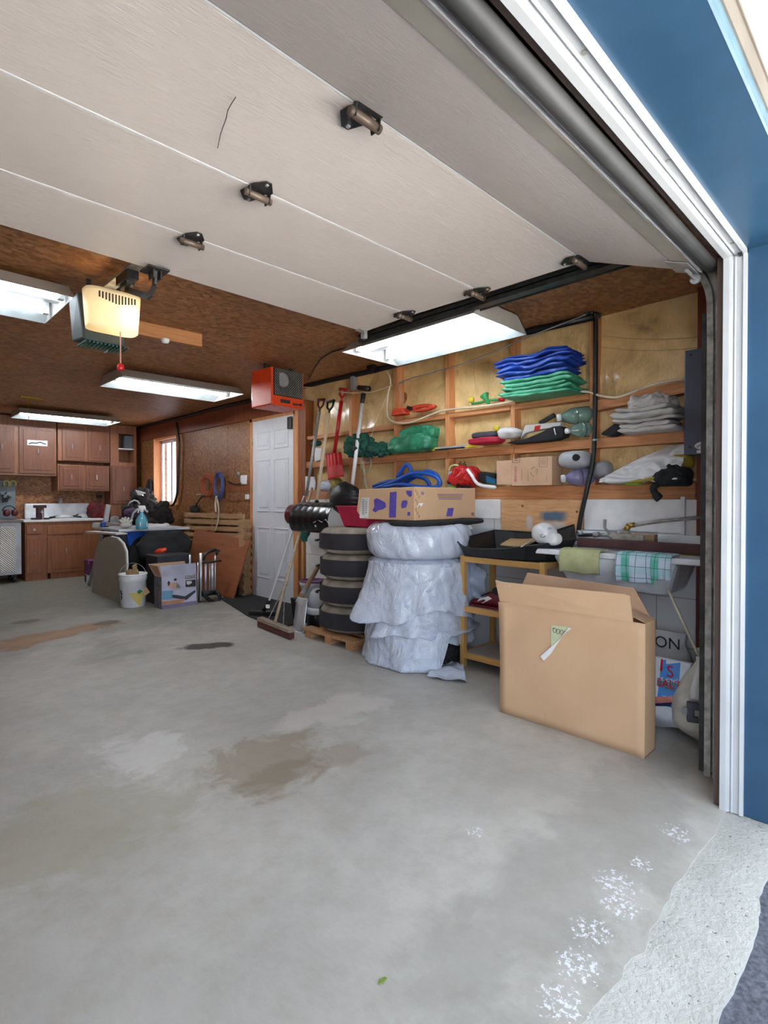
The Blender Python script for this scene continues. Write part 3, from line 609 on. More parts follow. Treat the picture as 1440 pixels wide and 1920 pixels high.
# seam highlight of the section joints, put in as white strips
for i in (1, 2, 3):
    y, z = prof[i]; MB().box(X0, X1, y - .0035, y + .0035, z - .0005, z + .02).build('joint_highlight', 'white', gd)
def hinge(x, y, z, ang, s=1.0, flip=False):
    """centre hinge: two dark leaves, folded bracket and a roller barrel"""
    m = Matrix.Translation((x, y, z)) @ Matrix.Rotation(ang, 4, 'X')
    R = lambda a, b_, c: m @ Vector((a * s, b_ * s, c * s))
    b = MB()
    b.prism([R(-.02, .004, -.004), R(-.045, .012, -.004), R(-.05, .045, -.004), R(-.012, .085, -.004), R(.012, .085, -.004), R(.035, .03, -.004), R(.03, .004, -.004)], m.to_3x3() @ Vector((0, 0, -.004)))
    b.prism([R(-.045, -.004, -.004), R(-.04, -.03, -.004), R(-.01, -.075, -.004), R(.012, -.075, -.004), R(.045, -.03, -.006), R(.045, -.004, -.006)], m.to_3x3() @ Vector((0, 0, -.004)))
    b.prism([R(-.045, -.018, -.008), R(-.045, .025, -.008), R(-.045, .02, -.04), R(-.045, -.012, -.04)], m.to_3x3() @ Vector((.004, 0, 0)))
    b.prism([R(.04, -.018, -.008), R(.04, .025, -.008), R(.04, .02, -.04), R(.04, -.012, -.04)], m.to_3x3() @ Vector((.004, 0, 0)))
    h = b.build('hinge', 'dkmetal', gd)
    b = MB(); b.tube([R(-.055, 0, -.028), R(.055, 0, -.028)], .013 * s, 12); b.build('hinge_barrel', 'bronze', h, smooth=True)
    b = MB()
    for px, py in ((0, .07), (-.02, .03), (.0, -.06)): b.cbox(R(px, py, -.010), .01 * s, .01 * s, .006)
    b.build('bolt_head', 'alu', h)
for i in (1, 2, 3): hinge(1.045, prof[i][0], prof[i][1], 0, .95 if i > 1 else 1.05)
for i in (1, 2, 3): hinge(2.375, prof[i][0], prof[i][1], 0, 1.0)
# top roller bracket and bottom corner bracket
y, z = prof[4]; MB().box(2.36, 2.42, y - .05, y - .0, z - .006, z - .001).box(2.40, 2.43, y - .04, y - .01, z - .05, z).build('top_bracket', 'galv', gd)
y, z = prof[0]; b = MB(); b.cbox((2.37, y + .05, z + .012), .14, .09, .004, rx=.37); b.tube([(2.36, y + .03, z - .008), (2.50, y + .03, z - .008)], .007, 8); b.lathe([(.02, 0), (.022, .006), (.02, .012)], (2.47, y + .03, z - .008), 14, 'X'); b.build('bottom_bracket', 'galv', gd)
# scratch on the third section
b = MB(); y0 = P(442, 182, Z=2.298); y1 = P(408, 278, Z=2.298)
b.tube(smoothpath([y0, P(428, 205, Z=2.298), P(424, 222, Z=2.298), P(414, 250, Z=2.298), y1]), .0012, 5); b.build('scratch_mark', 'ink', gd)
# track: vertical leg, bend and horizontal run, one C-shaped channel swept
tk = thing('door_track', 'worn greasy steel door track curving from the right jamb to the ceiling', 'track', (2.588, .63, 0))
XT = 2.588
path = [Vector((XT, .637, z)) for z in (.03, .6, 1.2, 1.85)]
zc_, R_ = 2.335, .30
for k in range(1, 13):
    a = math.pi / 2 * k / 12; path.append(Vector((XT,   .637 + R_ * (1 - math.cos(a)), zc_ - R_ - .04 + R_ * math.sin(a) + .04 * k / 12)))
path += [Vector((XT, y, zc_)) for y in (1.2, 1.8, 2.4, 2.85)]
def sweep(profile, path, close=True):
    mb = MB(); n = len(profile); vs = []
    for i, p in enumerate(path):
        d = (path[min(i + 1, len(path) - 1)] - path[max(i - 1, 0)]).normalized(); side = Vector((1, 0, 0)); nrm = side.cross(d).normalized()
        for a, c in profile: vs.append(p + side * a + nrm * c)
    fs = [(i * n + k, i * n + (k + 1) % n, (i + 1) * n + (k + 1) % n, (i + 1) * n + k) for i in range(len(path) - 1) for k in range(n)]
    fs += [tuple(range(n)), tuple((len(path) - 1) * n + k for k in range(n))]
    return mb.add(vs, fs)
C = [(-.026, -.028), (.028, -.028), (.028, .028), (-.026, .028), (-.026, .004), (-.022, .004), (-.022, .024), (.024, .024), (.024, -.024), (-.022, -.024), (-.022, -.004), (-.026, -.004)]
sweep(C, path[:4]).build('vertical_channel', 'steel', tk)
sweep(C, path[3:16]).build('curved_channel', 'steel', tk)
sweep(C, path[15:]).build('horizontal_channel', 'dkmetal', tk)
sweep([(-.022, .028), (.010, .028), (.010, .032), (-.022, .032)], path[:16]).build('grease_layer', 'grease', tk)
MB().tube([(XT - .028, .609, .05), (XT - .028, .609, 1.86)], .006, 8).build('bright_edge', 'alu', tk, smooth=True)
MB().box(XT + .03, XT + .034, .58, .70, .02, 2.0).build('mounting_angle', 'dkmetal', tk)
for z in (.35, .95, 1.45, 1.86):
    MB().box(2.45, XT, .595, .599, z, z + .085).build('mounting_bracket', 'galv', tk)
MB().box(XT - .005, XT + .055, .95, 2.9, zc_ + .03, zc_ + .034).box(XT + .05, XT + .055, .95, 2.9, zc_ - .03, zc_ + .034).build('support_angle', 'dkmetal', tk)
MB().box(XT, XT + .03, 2.75, 2.80, zc_, ZC).build('hanger_strap', 'dkmetal', tk)

# ================================================================== OPENER
XO = 1.045
op = thing('garage_door_opener', 'garage door opener with glowing cream lens hanging from the ceiling', 'garage door opener', (XO, 3.35, 2.15))
qa, qb = P(155, 566, Y=3.16), P(257, 590, Y=3.16)
lx0, lx1 = qa.x, qb.x
ztop, zbot = P(205, 553, Y=3.16).z, P(205, 622, Y=3.16).z
b = MB(); b.hexa([(lx0 + .02, 3.22, zbot - .05), (lx1 - .04, 3.22, zbot - .05), (lx1 - .04, 3.40, zbot - .03), (lx0 + .01, 3.40, zbot - .03), (lx0 - .01, 3.22, ztop), (lx1 - .02, 3.22, ztop), (lx1 - .02, 3.42, ztop), (lx0 - .0, 3.42, ztop)])
b.build('motor_housing', simple('dark_teal_housing', (44, 54, 54), .6), op, bevel=.012)
b = MB()
for k in range(12): b.box(lx0 + .03 + k * .02, lx0 + .038 + k * .02, 3.23, 3.38, zbot - .056, zbot - .049)
b.build('cooling_fins', 'teal', op)
def lensf(u, v):
    a = u * 2 * math.pi
    def pw(x): return math.copysign(abs(x) ** .55, x)
    s_ = 1 - .10 * (1 - v); top = .0
    x = (lx0 + lx1) / 2 + pw(math.cos(a)) * (lx1 - lx0) / 2 * s_; y = 3.14 + pw(math.sin(a)) * .075 * s_
    return Vector((x, y, zbot + (ztop - zbot) * v))
b = MB(); N = 48; lev = [0, .06, .12, .55, .6, .65, .9, 1.0]
vs = [lensf(i / N, l) for l in lev for i in range(N)]
b.add(vs, [(j * N + i, j * N + (i + 1) % N, (j + 1) * N + (i + 1) % N, (j + 1) * N + i) for j in range(len(lev) - 1) for i in range(N)] + [tuple(range(N))[::-1]])
ln = b.build('light_lens', 'lens', op, smooth=True, solid=.004)
b = MB()
for k in range(12):
    x = lx0 + .05 + k * (lx1 - lx0 - .1) / 11; b.box(x, x + .006, 3.058, 3.066, ztop - .075 + .02 * abs(k - 5.5) / 5.5, ztop - .025)
b.build('vent_slots', 'ink', ln)
MB().lathe([(.008, 0), (.022, .02), (.03, .05), (.022, .075), (.012, .08)], ((lx0 + lx1) / 2 + .06, 3.14, zbot + .04), 14).build('light_bulb', emis('warm_bulb', (255, 238, 204), 20), op, smooth=True)
for dx in (-.08, .08): MB().box(XO + dx, XO + dx + .025, 3.39, 3.394, ztop - .02, ZC).build('hanger_strap', 'dkmetal', op)
b = MB(); b.beam((XO, .63, 2.40), (XO, 3.25, 2.40), .035, .03); b.box(XO - .03, XO + .03, .63, 3.25, 2.384, 2.388); b.build('rail', 'steel', op)
tq = P(236, 545, X=XO); aq = P(285, 551, X=XO); bq = P(291, 503, X=XO)
b = MB(); b.cbox((XO, tq.y - .02, 2.36), .06, .16, .045); b.cbox((XO, tq.y - .02, 2.33), .04, .10, .03); b.build('trolley', 'dkmetal', op)
t0 = Vector((XO, tq.y, 2.31)); b = MB()
a1 = Vector((XO, aq.y + .05, aq.z)); 
b.beam(t0, a1, .012, .03); pts = [a1, Vector((XO, aq.y, aq.z + .005)), Vector((XO, aq.y - .03, aq.z + .035)), Vector((XO, bq.y, bq.z))]
for k in range(3): b.beam(pts[k], pts[k + 1], .012, .03)
b.build('curved_arm', 'dkmetal', op)
b = MB(); b.box(XO - .05, XO + .05, bq.y - .05, bq.y + .06, 2.288, 2.296); b.box(XO - .02, XO - .014, bq.y - .03, bq.y + .03, 2.25, 2.29); b.box(XO + .014, XO + .02, bq.y - .03, bq.y + .03, 2.25, 2.29); b.build('door_bracket', 'dkmetal', op)
c0 = P(226, 562, D=2.95); c1 = P(226, 688, D=2.95)
c0.x = c1.x; c0.y = c1.y; c0.z = 2.33
MB().tube([Vector((XO, c1.y + .02, 2.33)), c0, c1], .0035, 6).build('pull_cord', simple('red_white_cord', (214, 150, 140), .7), op)
MB().lathe([(.006, .02), (.016, .012), (.018, 0), (.020, -.016), (.010, -.022)], c1, 12).build('pull_handle', 'red', op, smooth=True)
# strap below the motor and the ceiling board
q = P(178, 645, Z=2.2)
b = MB(); b.beam(P(150, 628, D=3.55), P(196, 645, D=3.55), .05, .004, (0, 0, 1)); b.beam(P(196, 645, D=3.55), P(211, 637, D=3.55), .05, .004); b.beam(P(211, 637, D=3.55), P(197, 662, D=3.52), .05, .004, (1, 0, 0)); b.build('hanger_bracket', 'greyp', op)
cb = tag(MB().cbox(P(302, 624, Z=2.41) , .60, .04, .095, rz=-.04).build('ceiling_board', wood('pale_board', (188, 132, 84), (164, 108, 64), 'X')), 'pale wooden board screwed to the ceiling right of the opener', 'board')
q = P(310, 638, Z=2.36); tag(MB().lathe([(.028, .01), (.03, 0), (.022, -.018), (.008, -.022)], q, 18).build('ceiling_hook_plate', 'white', smooth=True), 'small white round fitting on the ceiling board', 'fitting')

# ================================================================== FLUORESCENT FIXTURES
def fixture(label, x0, x1, y0, y1, z0, z1, along, tubes, tr_=.019, tm='tube'):
    """trough: sloping skirts, end caps, ballast ridge, tubes; along = 'X' or 'Y'"""
    t_ = thing('fluorescent_light', label, 'ceiling light', ((x0 + x1) / 2, (y0 + y1) / 2, z0), 'fluorescent shop lights under the ceiling')
    L0, L1, W0, W1 = (x0, x1, y0, y1) if along == 'X' else (y0, y1, x0, x1)
    mp = (lambda l, w_, z: Vector((l, w_, z))) if along == 'X' else (lambda l, w_, z: Vector((w_, l, z)))
    wc = (W0 + W1) / 2; hw = (W1 - W0) / 2; top = hw * .62; th = .006
    b = MB()
    for s_ in (-1, 1):
        sec = [(wc + s_ * hw, z0), (wc + s_ * (hw - th), z0), (wc + s_ * (top - th), z1 - th), (wc + s_ * top, z1)]
        b.prism([mp(L0, a, c) for a, c in sec], mp(L1, 0, 0) - mp(L0, 0, 0))
    sec = [(wc - top, z1), (wc + top, z1), (wc + top, z1 - th), (wc - top, z1 - th)]
    b.prism([mp(L0, a, c) for a, c in sec], mp(L1, 0, 0) - mp(L0, 0, 0))
    b.build('housing', 'fixture', t_)
    b = MB(); e_ = .0075
    for s_ in (-1, 1):
        sec = [(wc + s_ * (hw - th), z0), (wc + s_ * (hw - th - .0015), z0), (wc + s_ * (top - th - .0015), z1 - th), (wc + s_ * (top - th), z1 - th)]
        b.prism([mp(L0 + e_, a, c) for a, c in sec], mp(L1 - e_, 0, 0) - mp(L0 + e_, 0, 0))
    sec = [(wc - top + th, z1 - th), (wc + top - th, z1 - th), (wc + top - th, z1 - th - .0015), (wc - top + th, z1 - th - .0015)]
    b.prism([mp(L0 + e_, a, c) for a, c in sec], mp(L1 - e_, 0, 0) - mp(L0 + e_, 0, 0)); b.build('reflector_pan', 'liner', t_)
    for l in (L0, L1 - .006):
        b = MB(); b.prism([mp(l, wc - hw, z0), mp(l, wc + hw, z0), mp(l, wc + top, z1), mp(l, wc - top, z1)], mp(.006, 0, 0) - mp(0, 0, 0)); b.build('end_cap', 'fixture', t_)
    b = MB(); sec = [(wc - .05, z1 - .008), (wc + .05, z1 - .008), (wc + .028, z1 - .045), (wc - .028, z1 - .045)]
    b.prism([mp(L0 + .006, a, c) for a, c in sec], mp(L1 - .006, 0, 0) - mp(L0 + .006, 0, 0)); b.build('ballast_cover', 'reflector', t_)
    for k in range(tubes):
        off = (k - (tubes - 1) / 2) * hw * (1.05 if tubes > 1 else 0)
        b = MB(); z = z0 + (z1 - z0) * .42
        b.tube([mp(L0 + .05, wc + off, z), mp(L1 - .05, wc + off, z)], tr_, 14); b.build('lamp_tube', tm, t_, smooth=True)
        for l in (L0 + .02, L1 - .05):
            b = MB(); b.prism([mp(l, wc + off - .018, z - .022), mp(l, wc + off + .018, z - .022), mp(l, wc + off + .018, z1 - .006), mp(l, wc + off - .018, z1 - .006)], mp(.03, 0, 0) - mp(0, 0, 0)); b.build('lamp_holder', 'white', t_)
    for l in (L0 + .12, L1 - .12): MB().tube([mp(l, wc, z1), mp(l, wc, max(ZC, z1 + .02))], .003, 5).build('hanging_chain', 'steel', t_)
    return t_
fixture('large twin-tube fluorescent light beside the open shelves, nearest the blue tarps', 2.57, 3.17, 1.87, 3.05, 2.28, 2.385, 'Y', 2, .024)
fixture('twin-tube fluorescent light cut off by the left edge, beside the door opener', -.34, .90, 3.36, 4.0, 2.325, 2.42, 'X', 2, .022)
fixture('fluorescent light with one visible tube hanging under the red pull handle', 1.78, 3.02, 5.2, 5.86, 2.33, 2.42, 'X', 1, .02, 'tube_rear')
fixture('fluorescent light farthest back, in front of the wooden wall cabinets', 1.59, 2.84, 8.4, 9.03, 2.335, 2.42, 'X', 1, .02, 'tube_rear')
# ================================================================== CABLES, PIPES, PANEL, HEATER
def px(pts, X, n=6): return smoothpath([P(u, v, X=X) for u, v in pts], n)
tag(MB().tube([(3.56, y, 2.435 + .008 * math.sin(y * 3)) for y in [1.60 + .3 * k for k in range(29)]], .026, 8).build('ceiling_pipe', 'black', smooth=True), 'black pipe running along the top of the right wall under the ceiling', 'pipe')
dp = tag(MB().tube(smoothpath([P(1117, 592, X=3.565), P(1117, 700, X=3.57), P(1115, 800, X=3.565), P(1112, 862, X=3.55), P(1100, 920, X=3.53), P(1090, 965, X=3.54), P(1084, 1000, X=3.55)]), .0155, 10).build('drop_pipe', 'black', smooth=True), 'glossy black flexible pipe dropping down the stud beside the blue tarps to the valves', 'pipe')
q = P(1117, 825, X=3.56); MB().lathe([(.022, -.006), (.022, .006)], q, 14).build('pipe_clip', 'greyp', dp)
b = MB()
for k, (u, v) in enumerate(((1100, 588), (1108, 587), (1117, 590), (1121, 592))): q = P(u, v, X=3.55); b.lathe([(.016, -.01), (.02, -.006), (.02, .006), (.016, .01)], q, 12, 'X' if k % 2 else 'Y')
b.build('pipe_elbow', 'dkmetal', dp, smooth=True)
tag(MB().tube(px([(718, 688), (728, 700), (732, 718), (727, 742), (726, 775), (735, 790), (765, 793), (795, 783), (826, 771), (860, 766), (900, 762), (945, 756), (990, 746), (1060, 737), (1098, 734), (1118, 740), (1145, 745), (1165, 743), (1200, 730), (1240, 717), (1283, 711)], 3.565), .009, 8).build('thick_cable', 'cream', smooth=True), 'thick cream cable looping from the large light along the upper shelf rail', 'cable')
tag(MB().tube(px([(562, 726), (590, 727), (620, 732), (660, 737), (700, 734), (735, 722)], 3.53), .006, 6).build('thin_cable', 'cream', smooth=True), 'thin pale cable sagging above the snow shovels', 'cable')
tag(MB().tube(px([(748, 718), (775, 708), (800, 702), (835, 692), (880, 678), (925, 660), (970, 640), (1010, 624), (1060, 605), (1098, 590)], 3.53), .005, 6).build('thin_cable', 'greyp', smooth=True), 'thin grey wire running under the ceiling pipe above the open studs', 'cable')
tag(MB().tube(px([(757, 716), (748, 722), (752, 740), (757, 768)], 3.57), .004, 6).build('thin_cable', 'greyp', smooth=True), 'short grey wire hanging down beside the orange straps', 'cable')
tag(MB().tube(px([(727, 735), (718, 760), (705, 790), (694, 826)], 3.56), .003, 6).build('string', 'rope', smooth=True), 'thin straight cord slanting down to the blue and green rope loops', 'cord')
tag(MB().tube([P(u, v, Z=2.445) for u, v in ((578, 712), (590, 690), (603, 672), (622, 660), (650, 652))], .006, 6).build('ceiling_wire', 'black', smooth=True), 'black wire curving over the ceiling from the large light to the heater', 'cable')
for k, (v0, v1, l) in enumerate(((628, 632, 'upper of two thin wires crossing the insulation bay beside the grey panel'), (650, 652, 'lower of two thin wires crossing the insulation bay beside the grey panel'))):
    tag(MB().tube(arc(P(1120, v0, X=3.60), P(1308, v1, X=3.59), .02), .0022, 5).build('thin_wire', 'kraft'), l, 'wire', 'thin wires across the front bay')
# black utility boxes near the lamp corner
tag(MB().cbox(P(697, 692, X=3.5), .06, .09, .08).build('junction_box', 'black', bevel=.01), 'small black box hung from the ceiling behind the large light', 'box')
tag(MB().cbox(P(663, 716, X=3.56), .04, .06, .16).build('junction_box', 'greyp', bevel=.004), 'grey upright box on the stud behind the white-handled scoop', 'box')
# grey panel
a, c = P(1283, 658, X=3.50), P(1283, 853, X=3.50)
gp = thing('metal_panel', 'slate grey metal electrical panel on the wall beside the door track', 'electrical panel', (3.55, a.y - .17, c.z))
MB().box(3.50, 3.598, a.y - .36, a.y, c.z, a.z).build('cover', 'greypaint', gp, bevel=.006)
b = MB()
for z in (a.z - .03, c.z + .045): b.lathe([(.008, -.003), (.008, .003)], (3.498, a.y - .035, z), 10, 'X')
b.build('cover_screw', 'ink', gp)
q = P(1318, 836, X=3.497); MB().lathe([(.035, -.001), (.035, .001)], (3.498, q.y, q.z), 24, 'X', mtx=Matrix.Diagonal((1, 1.25, .72, 1))).box(3.497, 3.499, q.y - .04, q.y + .032, q.z - .04, q.z - .024).build('oval_sticker', 'paper', gp)
b = MB()
pts = [P(1306 + k * 2.2, 836 + 2.4 * math.sin(k * 1.6), X=3.4955) for k in range(9)]
b.tube(pts, .0018, 5); b.tube(px([(1303, 839), (1310, 843), (1325, 843)], 3.4955), .0014, 5); b.build('sticker_script', 'ink', gp)
# small switch boxes seen past the track
tag(MB().cbox(P(1357, 848, Y=.603), .05, .024, .10).build('junction_box', 'greyp', bevel=.004), 'small grey switch box between the door track and the white jamb trim', 'box')
# heater
hx, hy = 2.72, 4.19
ht = thing('garage_heater', 'orange enamel box heater with wire grille hanging under the ceiling by the side door', 'heater', (hx + .19, hy + .15, 2.06))
hm = Matrix.Translation((hx, hy, 0)) @ Matrix.Rotation(.06, 4, 'Z')
MB().box(0, .375, .012, .33, 2.06, 2.405, hm).build('casing', 'orange', ht, bevel=.01)
MB().box(.02, .355, .006, .02, 2.15, 2.40, hm).build('grille_recess', 'gap', ht)
MB().lathe([(.02, 0), (.06, 0), (.075, .006), (.075, .01)], hm @ Vector((.115, .004, 2.30)), 24, 'Y').build('fan_ring', 'greyp', ht, smooth=True)
b = MB()
for k in range(-9, 16):
    for sg in (1, -1):
        xa, za = k * .024 + (0 if sg == 1 else 0), 2.155
        x0_, z0_ = (xa, 2.155) if sg == 1 else (xa + .0, 2.395); x1_, z1_ = xa + .24, (2.395 if sg == 1 else 2.155)
        # clip to the frame
        def clip(xa_, za_, xb_, zb_, lo=.022, hi=.352):
            if xb_ <= lo or xa_ >= hi: return None
            if xa_ < lo: za_ += (zb_ - za_) * (lo - xa_) / (xb_ - xa_); xa_ = lo
            if xb_ > hi: zb_ = za_ + (zb_ - za_) * (hi - xa_) / (xb_ - xa_); xb_ = hi
            return xa_, za_, xb_, zb_
        r = clip(x0_, z0_, x1_, z1_)
        if r and abs(r[2] - r[0]) > .01: b.beam(hm @ Vector((r[0], .0, r[1])), hm @ Vector((r[2], .0, r[3])), .0022, .0022)
b.build('wire_grille', 'galv', ht)
b = MB(); b.box(.10, .20, -.006, .01, 2.09, 2.12, hm); b.box(.24, .30, -.006, .01, 2.085, 2.10, hm); b.lathe([(.012, -.012), (.012, .004)], hm @ Vector((.325, 0, 2.095)), 12, 'Y'); b.build('control_knobs', 'ink', ht)
b = MB()
for x, y in ((.08, .08), (.2, .14), (.29, .10)): b.lathe([(.009, -.001), (.009, .001)], hm @ Vector((x, y, 2.0595)), 10)
b.build('underside_holes', 'ink', ht)
MB().box(.03, .055, .15, .17, 2.38, ZC, hm).box(.32, .345, .15, .17, 2.38, ZC, hm).build('mounting_bracket', 'dkmetal', ht)

# ================================================================== SHELF CONTENTS
Z1, Z2, Z3 = 1.298, 1.613, 1.926     # tops of the three shelf rails
def folds(name, label, cat, mat, Y0, Y1, x0, x1, z0, layers, seed=0, amp=.012, group=None, rz=0, tilt=0.0, poke=.05):
    """stack of thin folded sheets that nest over one another, edges ragged, some corners poking out"""
    b = MB(); z = z0; yc = (Y0 + Y1) / 2; rnd = random.Random(seed); nu, nv = 60, 22
    for k, h in enumerate(layers):
        e0, e1 = poke * rnd.random(), poke * rnd.random() * 1.4; f0 = .05 * rnd.random(); ph = rnd.uniform(0, 6); pk = rnd.uniform(.0, .03)
        def surf(u, top):
            # one cross-section of the sheet: rounded bull-nose toward the room
            return u
        vs = []
        for j in range(nv + 1):
            v = j / nv; yy = Y0 + e0 + (Y1 - Y0 - e0 - e1) * v
            for i in range(nu):
                a = 2 * math.pi * i / nu; ca, sa = math.cos(a), math.sin(a)
                xx = (x0 + x1) / 2 + f0 / 2 + math.copysign(abs(ca) ** .45, ca) * (x1 - x0 - f0) / 2
                endt = 1 - max(0, (abs(v - .5) - .44) / .06) ** 2 * .75
                zz = z + h / 2 + math.copysign(abs(sa) ** .5, sa) * h / 2 * 1.08 * endt
                und = amp * (noise.noise(Vector((xx * 6, yy * 5, seed))) + .5 * noise.noise(Vector((xx * 9, yy * 11, seed + k * .6)))) * min(1, (k + .3) * .7)
                cr = amp * .5 * (abs(noise.noise(Vector((xx * 14, yy * 17, zz * 20 + k)))) * 2 - .4)
                edge = .014 * noise.noise(Vector((yy * 9 + ph, k * 2.2, seed))) + .012 * math.sin(yy * 21 + ph) * .4
                vs.append(Vector((xx + (edge + cr) * (1 if ca < 0 else .2) - pk * (ca < 0), yy + .014 * noise.noise(Vector((xx * 12, zz * 30, ph))), max(zz + und + cr * .6 + tilt * (yy - yc), z0))))
        b.add(vs, [(j * nu + i, j * nu + (i + 1) % nu, (j + 1) * nu + (i + 1) % nu, (j + 1) * nu + i) for j in range(nv) for i in range(nu)] + [tuple(range(nu))[::-1], tuple(nv * nu + k2 for k2 in range(nu))]); z += h
    return tag(b.build(name, mat, smooth=True), label, cat, group)
# 1 green + blue tarp stack, top shelf, bay between 1.64 and 2.26
folds('folded_tarp', 'folded green tarp on the top shelf under the blue tarp', 'tarp', 'greentarp', 1.668, 2.25, 3.38, 3.63, 1.925, [.022, .03, .024, .032, .026], 3, .020, 'folded tarps on the top shelf', tilt=.03)
folds('folded_tarp', 'folded blue tarp lying on top of the green tarp on the top shelf', 'tarp', 'bluetarp', 1.674, 2.29, 3.39, 3.63, 2.062, [.034, .022, .030, .018, .026, .020, .016], 11, .022, 'folded tarps on the top shelf', tilt=-.02, poke=.09)
# green plastic nozzle items on the top rail, bay 2.3-2.86
q = P(907, 752, X=3.60); sn = thing('hose_nozzle', 'green garden hose nozzle with a flared head on the upper shelf rail', 'hose nozzle', (3.6, q.y, Z3))
MB().lathe([(.012, -.05), (.016, -.01), (.028, .02), (.038, .035), (.036, .04)], P(912, 748, X=3.58), 16, 'Z', mtx=Matrix.Rotation(-.5, 4, 'X')).build('flared_head', 'greenp', sn, smooth=True)
MB().tube([P(885, 757, X=3.6), P(900, 755, X=3.59), P(918, 750, X=3.59), P(938, 750, X=3.6)], .010, 8).build('barrel', 'greenp', sn, smooth=True)
MB().tube([P(936, 750, X=3.6), P(945, 749, X=3.6)], .016, 10).build('coupling', 'red', sn, smooth=True)
q = P(884, 750, X=3.6); tag(MB().blob(q, (.05, .05, .05), .8, .004, 9, 1).build('small_yellow_knob', 'yellow', smooth=True), 'small yellow knob beside the green hose nozzle on the upper shelf', 'knob')
# orange straps
q0, q1 = P(733, 783, X=3.60), P(762, 783, X=3.60)
st = thing('ratchet_strap', 'orange webbing strap rolled up on the upper shelf of the fourth bay', 'strap', (3.6, q0.y, q0.z))
b = MB(); yy0 = P(735, 783, X=3.55).y; yy1 = P(760, 783, X=3.55).y
for k in range(4): b.blob((3.575, (yy0 + yy1) / 2, q0.z + .010 + k * .015), (.10, abs(yy0 - yy1) - .01 * k, .016), .35, .002, 20, k)
b.build('webbing_roll', 'orangecloth', st, smooth=True)
b = MB(); yc0 = P(788, 775, X=3.55).y
for k, (ry, rz_) in enumerate(((.15, .028), (.12, .020), (.09, .012))):
    pts = [Vector((3.57 + .006 * k, yc0 + ry * math.cos(a * .4), q0.z + .036 + rz_ * math.sin(a * .4))) for a in range(16)]
    vs = []
    for p in pts: vs += [p + Vector((-.028, 0, 0)), p + Vector((.028, 0, 0))]
    b.add(vs, [(2 * i_, 2 * ((i_ + 1) % 16), 2 * ((i_ + 1) % 16) + 1, 2 * i_ + 1) for i_ in range(16)])
b.build('webbing_tail', 'orangecloth', st, smooth=True, solid=.005)
MB().cbox(P(768, 765, X=3.53), .03, .05, .03, rx=.3).build('buckle', 'black', st, bevel=.004)
# green bundle on middle shelf (bay 2.94..3.47)
b = MB(); qa, qb = P(742, 853, X=3.56), P(824, 842, X=3.56)
b.blob((3.52, (qa.y + qb.y) / 2 + .02, Z2 + .07), (.20, .52, .14), .5, .012, 6, 4, 120, 60, crease=.018, ridge=.003, rk=16); b.blob((3.55, (qa.y + qb.y) / 2 - .04, Z2 + .16), (.14, .42, .12), .45, .012, 7, 14, 100, 50, crease=.016)
tag(b.build('folded_tarp', 'greencloth', smooth=True), 'crumpled green tarp bundle stuffed on the middle shelf under the orange strap', 'tarp')
# dark green netting behind the white-handled scoop
b = MB(); qa, qb = P(650, 860, X=3.55), P(728, 850, X=3.55)
b.blob(P(672, 836, X=3.50), (.18, .34, .22), .8, .02, 9, 6, 100, 60, crease=.026); b.blob(P(708, 844, X=3.52), (.16, .34, .13), .8, .02, 9, 8, 80, 50, crease=.024)
tag(b.build('netting_bundle', 'dkgreen', smooth=True), 'dark green netting bundle behind the white-handled scoop', 'netting')
# rope loops hanging
lp = tag(MB().tube([P(686, 868, X=3.5) + Vector((.0, .075 * math.cos(a * .3), .085 * math.sin(a * .3))) for a in range(21)], .005, 6, closed=True).build('rope_loop', simple('pale_green_rope', (170, 184, 150), .8), smooth=True), 'pale green rope ring hanging below the netting', 'rope')
tag(MB().tube([P(704, 848, X=3.48) + Vector((.0, .055 * math.cos(a * .35), .045 * math.sin(a * .35))) for a in range(18)], .005, 6, closed=True).build('rope_loop', 'rope', smooth=True), 'small white rope loop over the blue cord by the netting', 'rope')
tag(MB().tube([P(688, 858, X=3.49) + Vector((.01, .05 * math.cos(a * .35), .035 * math.sin(a * .35))) for a in range(18)], .005, 6, closed=True).build('cord_loop', 'cordblue', smooth=True), 'small blue cord loop inside the pale rope rings', 'cord')
tag(MB().tube(px([(679, 866), (682, 885), (686, 905), (689, 917)], 3.49), .006, 6).tube(px([(682, 868), (684, 890), (684, 905), (688, 917)], 3.48), .004, 6).build('hanging_rope', 'rope', smooth=True), 'twisted pale rope end hanging down to the purple-marked box', 'rope')
# level + yellow level on middle shelf
qa, qb = P(815, 838, X=3.57), P(880, 834, X=3.57)
lv = thing('spirit_level', 'silver spirit level with yellow end lying on the middle shelf', 'spirit level', (3.57, (qa.y + qb.y) / 2, Z2))
MB().beam((3.565, qa.y, Z2 + .014), (3.565, qb.y, Z2 + .018), .05, .024).build('level_bar', 'alu', lv, bevel=.003)
MB().beam((3.562, qa.y + .012, Z2 + .014), (3.562, qa.y - .05, Z2 + .014), .054, .027).build('end_cap', 'yellow', lv, bevel=.004)
MB().beam((3.535, qa.y - .04, Z2 + .005), (3.535, qb.y + .03, Z2 + .005), .02, .012).build('black_strip', 'black', lv)
qa, qb = P(876, 836, X=3.56), P(893, 833, X=3.56); tag(MB().beam((3.56, qa.y, Z2 + .012), (3.56, qb.y, Z2 + .012), .05, .02).build('yellow_block', 'yellow', bevel=.004), 'yellow block between the spirit level and the red pouch', 'block')
